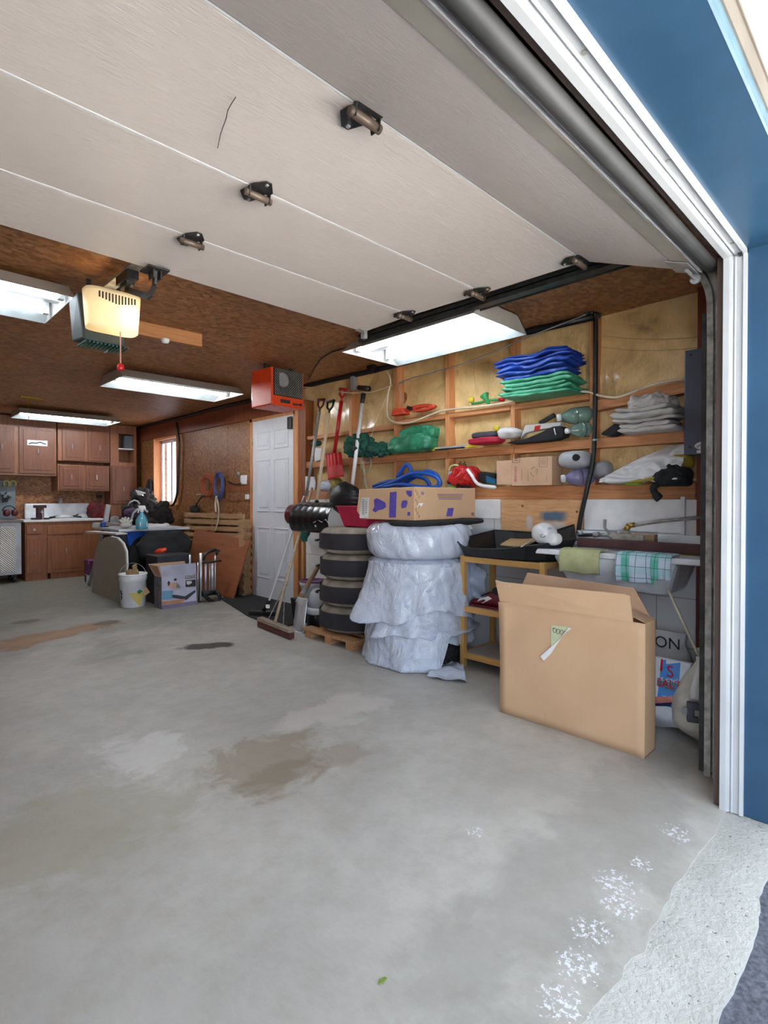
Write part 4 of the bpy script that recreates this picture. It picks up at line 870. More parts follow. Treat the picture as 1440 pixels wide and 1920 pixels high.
# red pouch and grey pouch
tag(MB().blob(P(912, 827, X=3.56), (.17, .30, .055), .6, .006, 12, 2, ridge=.003, rk=30).build('tool_pouch', simple('red_nylon', (186, 28, 62), .6), smooth=True), 'flat red nylon pouch on the middle shelf', 'pouch')
tag(MB().blob(P(912, 816, X=3.59), (.13, .24, .05), .5, .004, 14, 3, ridge=.002, rk=30).build('tool_pouch', simple('grey_nylon', (70, 70, 82), .7), smooth=True), 'flat dark grey pouch lying on the red pouch', 'pouch')
q = P(931, 803, X=3.64); tag(MB().blob(q, (.03, .05, .05), .8).build('yellow_ball', 'yellow', smooth=True), 'small yellow round knob above the grey pouch on the middle shelf', 'knob')
# rolled cloth, printed bag, black bag, bottles (bay 1.64..2.26)
tag(MB().blob(P(956, 812, X=3.56), (.16, .19, .085), .8, .008, 14, 4, ridge=.003, rk=22).build('rolled_cloth', 'whitecloth', smooth=True), 'small roll of off-white cloth beside the printed bag on the middle shelf', 'cloth')
b = MB(); poly = [(985, 797), (1025, 793), (1052, 791), (1050, 800), (1010, 806), (985, 812), (975, 822)]
b.prism([P(u, v, X=3.56) for u, v in poly], (.05, 0, 0)); pb = tag(b.build('printed_bag', 'greycloth', bevel=.006), 'pale printed bag with a red mark lying on the black bag', 'bag')
MB().prism([P(u, v, X=3.558) for u, v in ((1003, 799), (1014, 797), (1012, 805), (1001, 808))], (.004, 0, 0)).build('red_mark', 'red', pb)
tag(MB().beam(P(1012, 794, X=3.6), P(1040, 778, X=3.6), .025, .03).build('black_bar', 'black', bevel=.004), 'short black bar leaning behind the printed bag', 'bar')
b = MB(); poly = [(948, 830), (985, 822), (1010, 812), (1035, 800), (1050, 798), (1058, 808), (1056, 818), (1040, 824), (1000, 829), (960, 832)]
b.prism([P(u, v, X=3.53) for u, v in poly], (.10, 0, 0)); bb = tag(b.build('tripod_bag', 'blackrough', bevel=.015), 'long black tapering bag on the middle shelf in front of the bottles', 'bag')
MB().beam(P(1039, 803, X=3.526), P(1042, 815, X=3.526), .006, .006).build('zip_pull', 'white', bb)
def jug(name, label, c, r, L, mat, capmat='white', cat='bottle', group=None):
    """bottle lying on its side, neck towards the room (-X)"""
    t_ = thing(name, label, cat, (c[0], c[1], c[2] - r), group); c = Vector(c)
    MB().lathe([(r * .25, -L / 2 - .0), (r * .32, -L / 2 + .02), (r * .7, -L / 2 + .05), (r, -L / 2 + .09), (r, -L * .05), (r * .95, 0), (r, .02), (r, L / 2 - .02), (r * .8, L / 2)], c, 28, 'X').build('bottle_body', mat, t_, smooth=True)
    MB().lathe([(r * .36, -L / 2 - .022), (r * .38, -L / 2 - .018), (r * .38, -L / 2 + .004)], c, 20, 'X').build('screw_cap', capmat, t_, smooth=True)
    return t_
def bot2(name, label, ca, cb_, r, mat, rc=.022, cat='bottle', group=None, capmat='white'):
    """bottle lying on its side, axis from cap to base"""
    ca, cb_ = Vector(ca), Vector(cb_); d = (cb_ - ca); L = d.length; m = d.to_track_quat('Z', 'Y').to_matrix().to_4x4()
    t_ = thing(name, label, cat, (ca + cb_) / 2 - Vector((0, 0, r)), group)
    MB().lathe([(rc * .8, 0), (rc * .9, .02), (r * .6, .04), (r * .95, .085), (r, .12), (r, L * .5), (r * .97, L * .52), (r, L * .54), (r, L - .02), (r * .85, L)], ca, 28, 'Z', mtx=m).build('bottle_body', mat, t_, smooth=True)
    MB().lathe([(rc, -.012), (rc * 1.05, -.008), (rc * 1.05, .012)], ca, 20, 'Z', mtx=m).build('screw_cap', capmat, t_, smooth=True)
    return t_
bot2('water_bottle', 'pale green bottle with round white cap lying on top of the other', P(1048, 783, X=3.50), P(1099, 776, X=3.60) + Vector((.04, -.02, 0)), .058, 'bottle', .024, group='pale green bottles on the middle shelf')
bot2('water_bottle', 'pale green bottle lying under the capped one beside the black bag', P(1064, 808, X=3.50), P(1100, 803, X=3.60) + Vector((.06, -.02, 0)), .052, 'bottle', .018, group='pale green bottles on the middle shelf')
bot2('detergent_bottle', 'lavender bottle with white cap lying on the lower shelf', P(1056, 897, X=3.50), P(1098, 893, X=3.58) + Vector((.07, -.03, 0)), .062, 'bottlev', .024)
jg = thing('plastic_jug', 'grey plastic jug with black spout hole lying above the lavender bottle', 'jug', tuple(P(1085, 890, X=3.58)))
b = MB(); b.blob(P(1080, 862, X=3.57), (.20, .22, .125), .8, .006, 8, 3, 40, 24); b.tube([P(1062, 850, X=3.5), P(1072, 856, X=3.53), P(1082, 862, X=3.57)], [.014, .03, .045], 14); b.build('jug_body', 'ltgrey', jg, smooth=True)
q = P(1080, 858, X=3.475); MB().lathe([(.024, -.006), (.024, .014)], q, 18, 'X').build('spout_hole', 'black', jg)
# carton on the lower shelf
bx = thing('cardboard_carton', 'pale cardboard carton with faded red and green print on the lower shelf', 'box', (3.6, 2.05, Z1))
ya, yb = P(959, 880, X=3.48).y, P(1035, 880, X=3.48).y
MB().box(3.48, 3.635, yb, ya, Z1, Z1 + .205).build('carton_body', 'cardpink', bx, bevel=.003)
yc = P(931, 880, X=3.485).y; MB().box(3.486, 3.50, ya, yc, Z1 + .012, Z1 + .192).build('open_flap', 'cardpink', bx, bevel=.002)
def rect(mb, u0, v0, u1, v1, X, lw=.0012):
    a, c = P(u0, v0, X=X), P(u1, v1, X=X)
    for (y0, y1, z0, z1) in ((a.y, c.y, a.z - lw, a.z + lw), (a.y, c.y, c.z - lw, c.z + lw), (a.y - lw, a.y + lw, c.z, a.z), (c.y - lw, c.y + lw, c.z, a.z)): mb.box(X - .0006, X + .0006, min(y0, y1), max(y0, y1), min(z0, z1), max(z0, z1))
    return mb
b = rect(MB(), 961, 855, 974, 867, 3.4793); b.cbox(P(967.5, 859.5, X=3.4793), .001, .030, .004); b.cbox(P(967.5, 863, X=3.4793), .001, .030, .004); b.build('warning_label', 'ink', bx)
b = rect(MB(), 1011, 857, 1026, 875, 3.4793)
for v in (860, 864, 867, 870): b.cbox(P(1018.5, v, X=3.4793), .001, .035, .003)
for v in (891, 895, 899, 903): b.cbox(P(1025, v, X=3.4793), .001, .006, .006)
b.build('address_print', simple('grey_print', (150, 122, 110), .7), bx)
text_mb('Lindemans', P(969, 905, X=3.4792), (0, 0, 1), (0, 1, 0), .034, .0006).build('red_lettering', simple('faded_red_print', (190, 84, 96), .7), bx) if False else None
b = MB()
rr = random.Random(4)
for k in range(9): q = P(966.5, 876 + k * 3.2, X=3.4793); b.cbox(q, .001, .016 + .006 * rr.random(), .006)
b.tube([P(966.5, 901, X=3.479) + Vector((0, .008 * math.cos(a * .7), .008 * math.sin(a * .7))) for a in range(9)], .0015, 4, closed=True)
b.build('red_lettering', simple('faded_red_print', (196, 96, 106), .7), bx)
b = MB()
for k in range(7):
    b.cbox(P(978, 882 + k * 3, X=3.4793), .001, .008, .006); b.cbox(P(990, 883 + k * 3, X=3.4793), .001, .008, .006)
b.build('side_lettering', simple('faded_olive_print', (168, 140, 104), .7), bx)
b = MB()
for k in range(3):
    a0 = k * 2.094 + .5; c = P(1001, 884, X=3.479)
    b.tube([c + Vector((0, .026 * math.cos(a0 + j * .35), .032 * math.sin(a0 + j * .35))) for j in range(5)], .0035, 5)
b.build('green_emblem', simple('faded_green_print', (172, 178, 108), .7), bx)
# red, white and black things in bay 2.30-2.86 on lower shelf
tag(MB().blob(P(872, 893, X=3.54), (.18, .26, .17), .75, .012, 7, 6, 80, 50, crease=.025).build('flotation_vest', 'red', smooth=True), 'bright red puffy bag on the lower shelf behind the black strap', 'bag')
tag(MB().tube(px([(876, 880), (885, 892), (893, 905), (906, 911), (930, 914)], 3.46), [.014] * 24 + [.008], 8).build('white_hose', 'mask', smooth=True), 'white curved hose lying over the red bag', 'hose')
tag(MB().prism([P(u, v, X=3.54) for u, v in ((840, 884), (855, 882), (857, 912), (840, 913))], (.1, 0, 0)).build('small_carton', simple('pale_blue_print', (176, 200, 214), .6), bevel=.004), 'small pale blue carton beside the red bag', 'box')
tag(MB().tube(px([(842, 882), (846, 874), (856, 872), (862, 878), (856, 884)], 3.50), .008, 8).build('coiled_cord', 'khaki', smooth=True), 'pale coiled cord on top of the small blue carton', 'cord')
tag(MB().prism([P(u, v, X=3.50) for u, v in ((838, 900), (858, 905), (862, 899), (868, 893), (875, 896), (878, 921), (870, 922), (860, 911), (838, 907))], (.02, 0, 0)).build('black_strap', 'blackrough', bevel=.004), 'black webbing strap hanging over the lower rail in front of the red bag', 'strap')
tag(MB().prism([P(u, v, X=3.55) for u, v in ((888, 886), (900, 884), (928, 888), (928, 908), (905, 906), (892, 898))], (.10, 0, 0)).build('black_pouch', 'blackrough', bevel=.012), 'black pouch on the lower shelf left of the pale carton', 'pouch')
tag(MB().prism([P(u, v, X=3.535) for u, v in ((911, 892), (929, 899), (929, 908), (912, 905))], (.02, 0, 0)).build('blue_card', simple('petrol_blue', (24, 104, 142), .5)), 'petrol blue card in front of the black pouch', 'card')
tag(MB().prism([P(u, v, X=3.48) for u, v in ((833, 914), (850, 911), (851, 916), (840, 921))], (.03, 0, 0)).build('yellow_tag', 'lime', bevel=.003), 'lime yellow tag beside the black strap', 'tag')
b = MB()
for k in range(7): q = P(858 + 2.6 * k, 871 - (k % 3) * 3, X=3.56); b.tube([q, q + Vector((0, -.01, -.035))], .004, 6)
tag(b.build('bungee_hooks', 'dkmetal'), 'cluster of dark metal hooks above the red bag', 'hooks')
# blue straps bundle on top of the box / lower shelf bay 2.94..3.47
bs = MB()
loops = [[(700, 917), (735, 905), (770, 888), (800, 888), (822, 898), (822, 912), (790, 914), (750, 908), (720, 914)], [(745, 895), (760, 872), (768, 876), (770, 888), (758, 897), (735, 908)], [(735, 905), (765, 893), (795, 897), (805, 912), (780, 914), (745, 910)], [(760, 905), (775, 896), (800, 884), (818, 890), (824, 905), (815, 916)], [(700, 912), (720, 905), (745, 902), (770, 912), (815, 917)]]
for i, l in enumerate(loops): bs.tube(px(l, 3.42 + i * .035, 5), .018, 6)
tag(bs.build('blue_strap_bundle', 'blueplastic', smooth=True), 'tangled bundle of blue webbing above the purple-marked box', 'straps')
# bay 1: grey folded cloth, black bag, white cloth, straps
folds('folded_dust_sheet', 'folded pale grey dust sheet on the middle shelf beside the grey panel', 'cloth', 'greycloth', 1.035, 1.43, 3.40, 3.65, Z2, [.034, .03, .026, .036, .03], 21, .020, poke=.05)
tag(MB().blob((3.53, 1.22, Z2 + .175), (.20, .27, .10), .7, .010, 9, 25, 90, 50, crease=.022).build('cloth_bundle', 'greycloth', smooth=True), 'crumpled pale grey cloth heaped on the folded dust sheet', 'cloth')
tag(MB().prism([P(u, v, X=3.56) for u, v in ((1124, 814), (1140, 802), (1152, 793), (1165, 800), (1160, 812), (1145, 819))], (.09, 0, 0)).build('black_pouch', 'blackrough', bevel=.012), 'black wedge-shaped pouch left of the folded dust sheet', 'pouch')
def wc(u, v):
    y = 1.50 + (1.03 - 1.50) * u; top = Z1 + .075 + .16 * min(1, u * 1.35); z = Z1 + .01 + (top - Z1 - .01) * v
    x = 3.43 + .19 * v ** 1.4 - .020 * math.sin(u * 9 + v * 5) * (1 - v * .6) + .045 * (abs(noise.noise(Vector((u * 4 + v * 3, v * 2 - u * 2, 0)))) - .25) + .012 * noise.noise(Vector((u * 11, v * 9, 3)))
    return Vector((x, y, z + .008 * math.sin(u * 14) * (1 - v)))
tag(MB().grid(wc, 60, 36).build('draped_sheet', 'whitecloth', smooth=True, solid=.01, sub=1), 'white sheet draped over things on the lower shelf beside the panel', 'cloth')
tag(MB().blob((3.50, 1.36, Z1 + .018), (.20, .24, .034), .5, .004, 10, 4).build('folded_cloth', 'whitecloth', smooth=True), 'flat white cloth poking out under the draped sheet', 'cloth')
tag(MB().tube(px([(1180, 905), (1205, 901), (1225, 897), (1245, 888)], 3.41), .009, 7).build('yellow_rope', 'mustard', smooth=True), 'yellow rope along the lower edge of the draped white sheet', 'rope')
tag(MB().blob(P(1187, 906, X=3.46), (.1, .10, .03), .8).build('lime_pad', 'lime', smooth=True), 'lime green pad sticking out below the white sheet', 'pad')
b = MB(); b.blob(P(1262, 893, X=3.47), (.14, .19, .12), .8, .03, 12, 7, 56, 32)
b.tube(px([(1235, 905), (1225, 915), (1230, 928), (1238, 936)], 3.44), [.02] * 12 + [.026] * 6 + [.004], 8); b.tube(px([(1252, 872), (1262, 880), (1280, 890)], 3.42), .012, 7)
tag(b.build('black_harness', 'blackrough', smooth=True), 'black webbing harness spilling over the lower rail below the grey panel', 'harness')
tag(MB().blob(P(1278, 866, X=3.58), (.1, .14, .1), .7, .01, 10, 4).build('mustard_bag', 'mustard', smooth=True), 'mustard yellow bag at the right end of the lower shelf', 'bag')
tag(MB().blob(P(1130, 882, X=3.60), (.12, .12, .12), .8, .01, 9, 2).build('grey_pouch', 'greyp', smooth=True), 'grey pouch behind the black pipe on the lower shelf', 'pouch')

# ================================================================== SINK, TAPS AND COUNTER
SX0, SY0, SY1, SZ = 3.12, .72, 1.78, .885
sk = thing('utility_sink', 'white enamelled utility sink with wide rim under the open shelves', 'sink', (3.35, 1.25, .5))
b = MB(); b.box(SX0, 3.58, SY0, SY1, SZ - .032, SZ); b.build('sink_rim', 'enamel', sk, bevel=.006)
b = MB(); b.hexa([(3.22, 1.02, .66), (3.54, 1.02, .66), (3.54, 1.60, .66), (3.22, 1.60, .66), (3.14, .95, SZ - .03), (3.56, .95, SZ - .03), (3.56, 1.68, SZ - .03), (3.14, 1.68, SZ - .03)]); b.build('basin', 'enamel', sk, bevel=.03)
MB().box(3.545, 3.582, SY0, SY1 - .02, SZ, SZ + .10).build('backsplash', 'enamel', sk, bevel=.006)
MB().tube([(3.4, 1.3, .66), (3.4, 1.3, .52), (3.42, 1.3, .46), (3.5, 1.3, .46), (3.575, 1.3, .50)], .02, 10).build('drain_trap', 'greyp', sk, smooth=True)
MB().box(3.53, 3.57, SY1 - .1, SY1 - .06, 0, SZ - .03).build('sink_leg', 'brownwood', sk)
# maroon block and boards behind the taps
tag(MB().cbox(P(1195, 1023, X=3.36) , .07, .74, .055, rz=-.03).build('foam_block', 'darkbrick', bevel=.008), 'long maroon foam block lying on the sink rim behind the tea towel', 'block')
tag(MB().cbox(P(1180, 1010, X=3.43), .06, .20, .055, rz=-.1).build('stone_offcut', simple('grey_stone', (172, 166, 158), .7, c2=(130, 122, 114), nscale=14), bevel=.006), 'grey stone offcut resting on the maroon block under the taps', 'block')
tag(MB().cbox(P(1208, 1010, X=3.44), .05, .14, .06, rz=-.1).build('wood_offcut', wood('dusty_wood', (170, 140, 110), (120, 92, 70), 'Y'), bevel=.003), 'dusty brown wood offcut beside the stone offcut on the sink', 'block')
tp = thing('tap_assembly', 'old grey valve body with lever and pipes above the sink', 'tap', tuple(P(1160, 1010, X=3.45)))
MB().tube([P(1084, 1000, X=3.53), P(1086, 1003, X=3.5), P(1115, 1003, X=3.5)], .012, 10).build('black_pipe', 'black', tp, smooth=True)
b = MB(); b.tube([P(1113, 1003, X=3.5), P(1124, 1002, X=3.5)], .018, 12); b.tube([P(1124, 1003, X=3.5), P(1145, 1003, X=3.5)], .012, 12); b.tube([P(1143, 1003, X=3.49), P(1165, 1005, X=3.46)], .021, 12); b.lathe([(.026, -.02), (.03, 0), (.024, .02)], P(1153, 1007, X=3.45), 14, 'X'); b.blob(P(1170, 1001, X=3.47), (.07, .09, .06), .8, .006, 20, 3); b.build('valve_body', 'steel', tp, smooth=True)
MB().tube([P(1142, 1000, X=3.47), P(1134, 990, X=3.47), P(1134, 974, X=3.47)], [.006, .009, .011], 10).build('lever_handle', 'steel', tp, smooth=True)
MB().tube([P(1172, 996, X=3.47), P(1180, 984, X=3.47)], .018, 12).tube([P(1176, 986, X=3.47), P(1190, 984, X=3.47)], .016, 12).build('brass_elbow', 'brass', tp, smooth=True)
MB().tube([P(1188, 985, X=3.47), P(1240, 977, X=3.50), P(1330, 969, X=3.53)], .011, 10).build('grey_pipe', 'steel', tp, smooth=True)
MB().tube([P(1087, 994, X=3.5), P(1088, 1003, X=3.5)], .02, 12).build('pipe_nut', 'galv', tp, smooth=True)
for u, v, l in ((1248, 931, 'upper'), (1248, 934, 'lower')): pass
b = MB(); b.blob(P(1305, 1038, X=3.42), (.16, .17, .03), .7, .006, 12, 5); tag(b.build('yellow_cloth', 'mustard', smooth=True), 'crumpled mustard cloth on the right end of the sink', 'cloth')
def towel(y0, y1, front, back, drop, seed, amp=.006, skew=0.0):
    def f(u, v):
        y = y0 + (y1 - y0) * u; L = .10 + drop; s_ = v * L; wv = amp * math.sin(u * 11 + seed) * max(0, s_ - .10) / drop * 1.6
        if s_ < .10: p = Vector((back - (back - front) * s_ / .10, y, SZ + .012 + .004 * noise.noise(Vector((u * 6, v * 6, seed)))))
        else: p = Vector((front - .012 - wv - .01 * math.sin((s_ - .1) / drop * 3), y + skew * (s_ - .10), SZ + .006 - (s_ - .10)))
        p.z += .006 * noise.noise(Vector((u * 4, seed, v * 3))); return p
    return f
ya, yb = P(1157, 1060, X=SX0).y, P(1228, 1060, X=SX0).y
tag(MB().grid(towel(ya, yb, SX0, 3.24, .155, 2.0, .010), 36, 30).build('tea_towel', 'check', smooth=True, solid=.005, loc=(3.1, 1.2, .7)), 'green, blue and white checked tea towel hanging over the sink edge, its left half', 'towel', None)
yc_ = P(1262, 1060, X=SX0).y
tt = tag(MB().grid(towel(yb + .012, yc_, SX0 - .016, 3.22, .125, 5.0, .008), 24, 26).build('tea_towel', 'check', smooth=True, solid=.005, loc=(3.1, 1.2, .7)), 'right-hand folded end of the checked tea towel on the sink edge', 'towel')
bpy.data.objects['tea_towel']['label'] = 'longer checked green and blue tea towel hanging over the sink edge'
tt['label'] = 'shorter checked tea towel fold at the right of the longer one'
ya, yb = P(1052, 1060, X=SX0).y, P(1126, 1060, X=SX0).y
tag(MB().grid(towel(ya, yb, SX0, 3.22, .135, 8.0, .004), 30, 24).build('cleaning_rag', 'khaki', smooth=True, solid=.006), 'yellow-green rag hanging over the left end of the sink', 'rag')

# ================================================================== WOODEN RACK
rk = thing('wooden_rack', 'yellow pine three-shelf rack beside the white-bagged tires', 'rack', (3.3, 2.04, 0))
RX0, RX1, RY0, RY1, RZ = 3.095, 3.50, 1.70, 2.36, .80
for x in (RX0 + .018, RX1 - .018):
    for y in (RY0 + .018, RY1 - .018): MB().box(x - .018, x + .018, y - .018, y + .018, 0, RZ).build('leg', 'pine', rk, bevel=.003)
for z in (.07, .40, .755):
    b = MB()
    for x in (RX0 + .004, RX1 - .022): b.box(x, x + .018, RY0 + .036, RY1 - .036, z, z + .04)
    for y in (RY0 + .004, RY1 - .022): b.box(RX0 + .036, RX1 - .036, y, y + .018, z, z + .04)
    b.build('shelf_frame', 'pinex', rk)
    MB().box(RX0 + .022, RX1 - .022, RY0 + .022, RY1 - .022, z + .03, z + .036).build('shelf_board', 'paleboard', rk)
# shoe
q = P(912, 1138, X=3.20)
sh = thing('sneaker', 'dark red sneaker with white side and black laces on the rack shelf', 'shoe', (3.2, q.y, .436))
y0 = P(882, 1138, X=3.18).y
def shoe(u, v):
    a = u * 2 * math.pi; L = .27; y = y0 - v * L; w = .046 * (math.sin(math.pi * min(1, .12 + v * .95)) ** .5 + .15); h = .035 + .085 * max(0, min(1, (v - .25) / .45)) ** 1.2
    if v in (0,): w *= .2; h *= .3
    return Vector((3.20 + w * math.cos(a), y, .45 + max(-.012, h / 2 + h / 2 * math.sin(a) - .0)))
MB().grid(shoe, 22, 14).build('upper', 'crimson', sh, smooth=True)
MB().prism([(3.155, y0 + .004, .437), (3.245, y0 + .004, .437), (3.25, y0 - .15, .437), (3.24, y0 - .275, .437), (3.16, y0 - .275, .437), (3.148, y0 - .15, .437)], (0, 0, .016)).build('sole', 'crimson', sh, bevel=.004)
MB().prism([(3.15, y0 - .07, .468), (3.15, y0 - .10, .50), (3.15, y0 - .17, .525), (3.15, y0 - .20, .51), (3.15, y0 - .13, .47)], (.012, 0, 0)).build('side_panel', 'white', sh, bevel=.003)
MB().blob((3.20, y0 - .22, .555), (.08, .09, .06), .7, .01, 15, 2).tube([(3.17, y0 - .10, .515), (3.22, y0 - .13, .535), (3.17, y0 - .15, .54), (3.22, y0 - .18, .555)], .005, 6).build('collar_and_laces', 'black', sh, smooth=True)
# black tray and things on it
tr = thing('black_tray', 'large black plastic tray with upturned end lying across the rack and sink', 'tray', (3.3, 1.95, .80))
ring = [(858, 1019, 3.08), (926, 994, 3.45), (1010, 996, 3.50), (1075, 985, 3.42), (1080, 1015, 3.30), (1017, 1026, 3.12), (960, 1040, 3.04), (880, 1038, 3.05)]
top = [P(858, 1016, X=3.06), P(872, 1008, X=3.2), P(927, 994, X=3.50), P(965, 996, X=3.54), P(1025, 1000, X=3.54), P(1076, 984, X=3.50), P(1080, 1012, X=3.34), P(1030, 1019, X=3.16), P(985, 1024, X=3.06), P(945, 1030, X=3.03), P(900, 1030, X=3.03), P(868, 1026, X=3.04)]
cen = sum(top, Vector()) / len(top); bot = [Vector((cen.x + (p.x - cen.x) * .86, cen.y + (p.y - cen.y) * .88, .806)) for p in top]
N = len(top); b = MB(); inn = [Vector((cen.x + (p.x - cen.x) * .80, cen.y + (p.y - cen.y) * .83, .815)) for p in top]
b.add(top + bot + inn, [(i, (i + 1) % N, N + (i + 1) % N, N + i) for i in range(N)] + [((i + 1) % N, i, 2 * N + i, 2 * N + (i + 1) % N) for i in range(N)] + [tuple(range(N, 2 * N))[::-1], tuple(range(2 * N, 3 * N))])
b.build('tray_body', 'black', tr)
b = MB(); b.tube(top, .006, 6, closed=True); b.build('rolled_edge', 'black', tr, smooth=True)
kp = [P(938, 1023, Z=.89), P(972, 1003, Z=.90), P(1000, 1001, Z=.91), P(1012, 1014, Z=.91), P(978, 1027, Z=.89)]
kr = thing('kraft_paper_bag', 'flat brown kraft paper bag lying on the black tray', 'paper bag', (3.2, 1.9, .88))
MB().prism(kp, (0, 0, .012)).build('bag_sheet', 'kraft', kr, bevel=.004); MB().beam(P(978, 1025, Z=.905), P(1004, 1008, Z=.925), .006, .003).build('fold_edge', 'paper', kr)
mk = thing('white_mask', 'white glossy sports helmet mask with dark swirls on the black tray', 'mask', tuple(P(1025, 1018, X=3.2)))
c = P(1021, 1000, X=3.20); m_ = MB().blob(c, (.16, .155, .14), .9, .004, 8, 3, 40, 28, flat=False).blob(P(1035, 1010, X=3.2), (.11, .13, .09), .9, .004, 8, 3, 32, 20, flat=False).build('mask_shell', 'mask', mk, smooth=True)
bb_ = MB()
for (cu, cv, r0, tw) in ((1017, 1004, 6.5, 1.0), (1030, 992, 4, -1.0)):
    pts = [P(cu + r0 * (1 - a * .07) * math.cos(a * .55 * tw), cv + r0 * .8 * (1 - a * .07) * math.sin(a * .55 * tw), D=2.9) for a in range(12)]
    vv = []
    for i, p in enumerate(pts): vv += [p, p.lerp(sum(pts, Vector()) / 12, .28)]
    bb_.add(vv, [(2 * i, 2 * i + 1, 2 * i + 3, 2 * i + 2) for i in range(11)])
base_ = WLOC[m_.name]; bv = BVHTree.FromPolygons([v.co + base_ for v in m_.data.vertices], [tuple(p.vertices) for p in m_.data.polygons])
for i, v in enumerate(bb_.v):
    d_ = (v - Vector((0, 0, EYE))).normalized(); h = bv.ray_cast(Vector((0, 0, EYE)), d_)
    if h[0] is not None: bb_.v[i] = h[0] - d_ * .002
    else: bb_.v[i] = c + Vector((-.03, 0, 0))
bb_.build('dark_swirl', 'ink', mk)

# ================================================================== BIG CARDBOARD BOX
bg_ = thing('cardboard_box', 'large flat upright cardboard box with open flaps in front of the sink', 'box', (2.67, 1.3, 0))
bx0, bx1, by0, by1, bz = 2.60, 2.735, .918, 1.697, .625
th = .005
b = MB()
def frontp(u, v):
    y = by1 + (by0 - by1) * u; z = bz * v
    return Vector((bx0 + .004 * noise.noise(Vector((y * 4, z * 4, 1))) - (.02 * max(0, 1 - u * 12) * v * v), y, z))
b.grid(frontp, 20, 14); b.build('front_panel', 'card', bg_, solid=th, smooth=True)
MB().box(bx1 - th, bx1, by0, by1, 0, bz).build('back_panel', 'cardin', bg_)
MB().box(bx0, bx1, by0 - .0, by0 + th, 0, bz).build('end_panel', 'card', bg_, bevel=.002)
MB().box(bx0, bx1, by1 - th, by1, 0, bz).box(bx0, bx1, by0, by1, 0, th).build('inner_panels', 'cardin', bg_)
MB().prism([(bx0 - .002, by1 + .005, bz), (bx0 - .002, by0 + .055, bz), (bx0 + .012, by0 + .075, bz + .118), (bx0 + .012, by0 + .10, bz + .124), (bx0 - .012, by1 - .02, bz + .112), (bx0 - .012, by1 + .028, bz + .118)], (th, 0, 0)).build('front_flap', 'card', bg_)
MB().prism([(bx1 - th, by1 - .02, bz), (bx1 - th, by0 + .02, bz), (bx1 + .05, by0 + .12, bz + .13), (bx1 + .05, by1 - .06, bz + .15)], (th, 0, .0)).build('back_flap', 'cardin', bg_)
MB().prism([(bx0 + .01, by0 + .002, bz), (bx1 - .005, by0 + .002, bz), (bx1 - .02, by0 + .09, bz + .035), (bx0 + .015, by0 + .09, bz + .03)], (0, 0, .004)).build('end_flap', 'cardin', bg_)
MB().tube([(bx0 - .006, by1 - .05 - .02 * math.cos(a * .6), bz + .095 + .006 * math.sin(a * .6)) for a in range(8)], .004, 5).build('torn_edge', 'paper', bg_)
b = MB(); b.box(bx0 - .0012, bx0 + .0, by0 + .5, by0 + .503, .0, bz); b.box(bx0 - .0015, bx0, by0, by1, bz - .004, bz - .001); b.build('crease_line', 'cardin', bg_)
XN = bx0 - .008
nt = thing('paper_note', 'yellow paper note with handwriting curling off the big cardboard box', 'note', tuple(P(1040, 1200, X=XN)))
MB().prism([P(u, v, X=XN) for u, v in ((1033.5, 1172), (1067, 1176.5), (1058, 1187), (1045, 1203), (1033.5, 1213), (1032.5, 1200))], (.002, 0, 0)).build('note_sheet', 'note', nt)
MB().prism([P(u, v, X=XN - .008) for u, v in ((1069, 1178), (1066, 1176), (1048, 1199), (1033, 1213), (1022, 1222), (1012.5, 1231), (1019, 1239), (1032, 1226), (1045, 1206), (1058, 1188), (1070, 1180))], (.006, 0, 0)).build('curled_edge', 'paper', nt, bevel=.002)
b = MB()
for cu, cv, rw, rh in ((1040, 1182, 3.0, 4.5), (1046.5, 1184, 3.0, 4.8), (1053, 1185.5, 3.0, 4.2)):
    b.tube([P(cu + rw * math.cos(a * .7), cv + rh * math.sin(a * .7), X=XN - .0015) for a in range(9)], .0012, 4, closed=True)
b.tube([P(1035.5, 1179, X=XN - .0015), P(1039, 1177.5, X=XN - .0015)], .0012, 4); b.tube([P(1058.5, 1183, X=XN - .0015), P(1058, 1187, X=XN - .0015)], .001, 4); b.tube([P(1058, 1184, X=XN - .0015), P(1061, 1183, X=XN - .0015)], .001, 4)
b.build('handwriting', 'ink', nt)
# folded carton leaning behind it
tag(MB().prism([P(996, 1084, X=2.86), P(1190, 1110, X=2.86), P(1192, 1135, X=2.86), (2.86, .98, .02), (2.86, 1.62, .02), P(982, 1092, X=2.86)], (.02, 0, 0)).build('flattened_carton', 'cardin', bevel=.002), 'flattened brown carton standing behind the big cardboard box', 'cardboard')

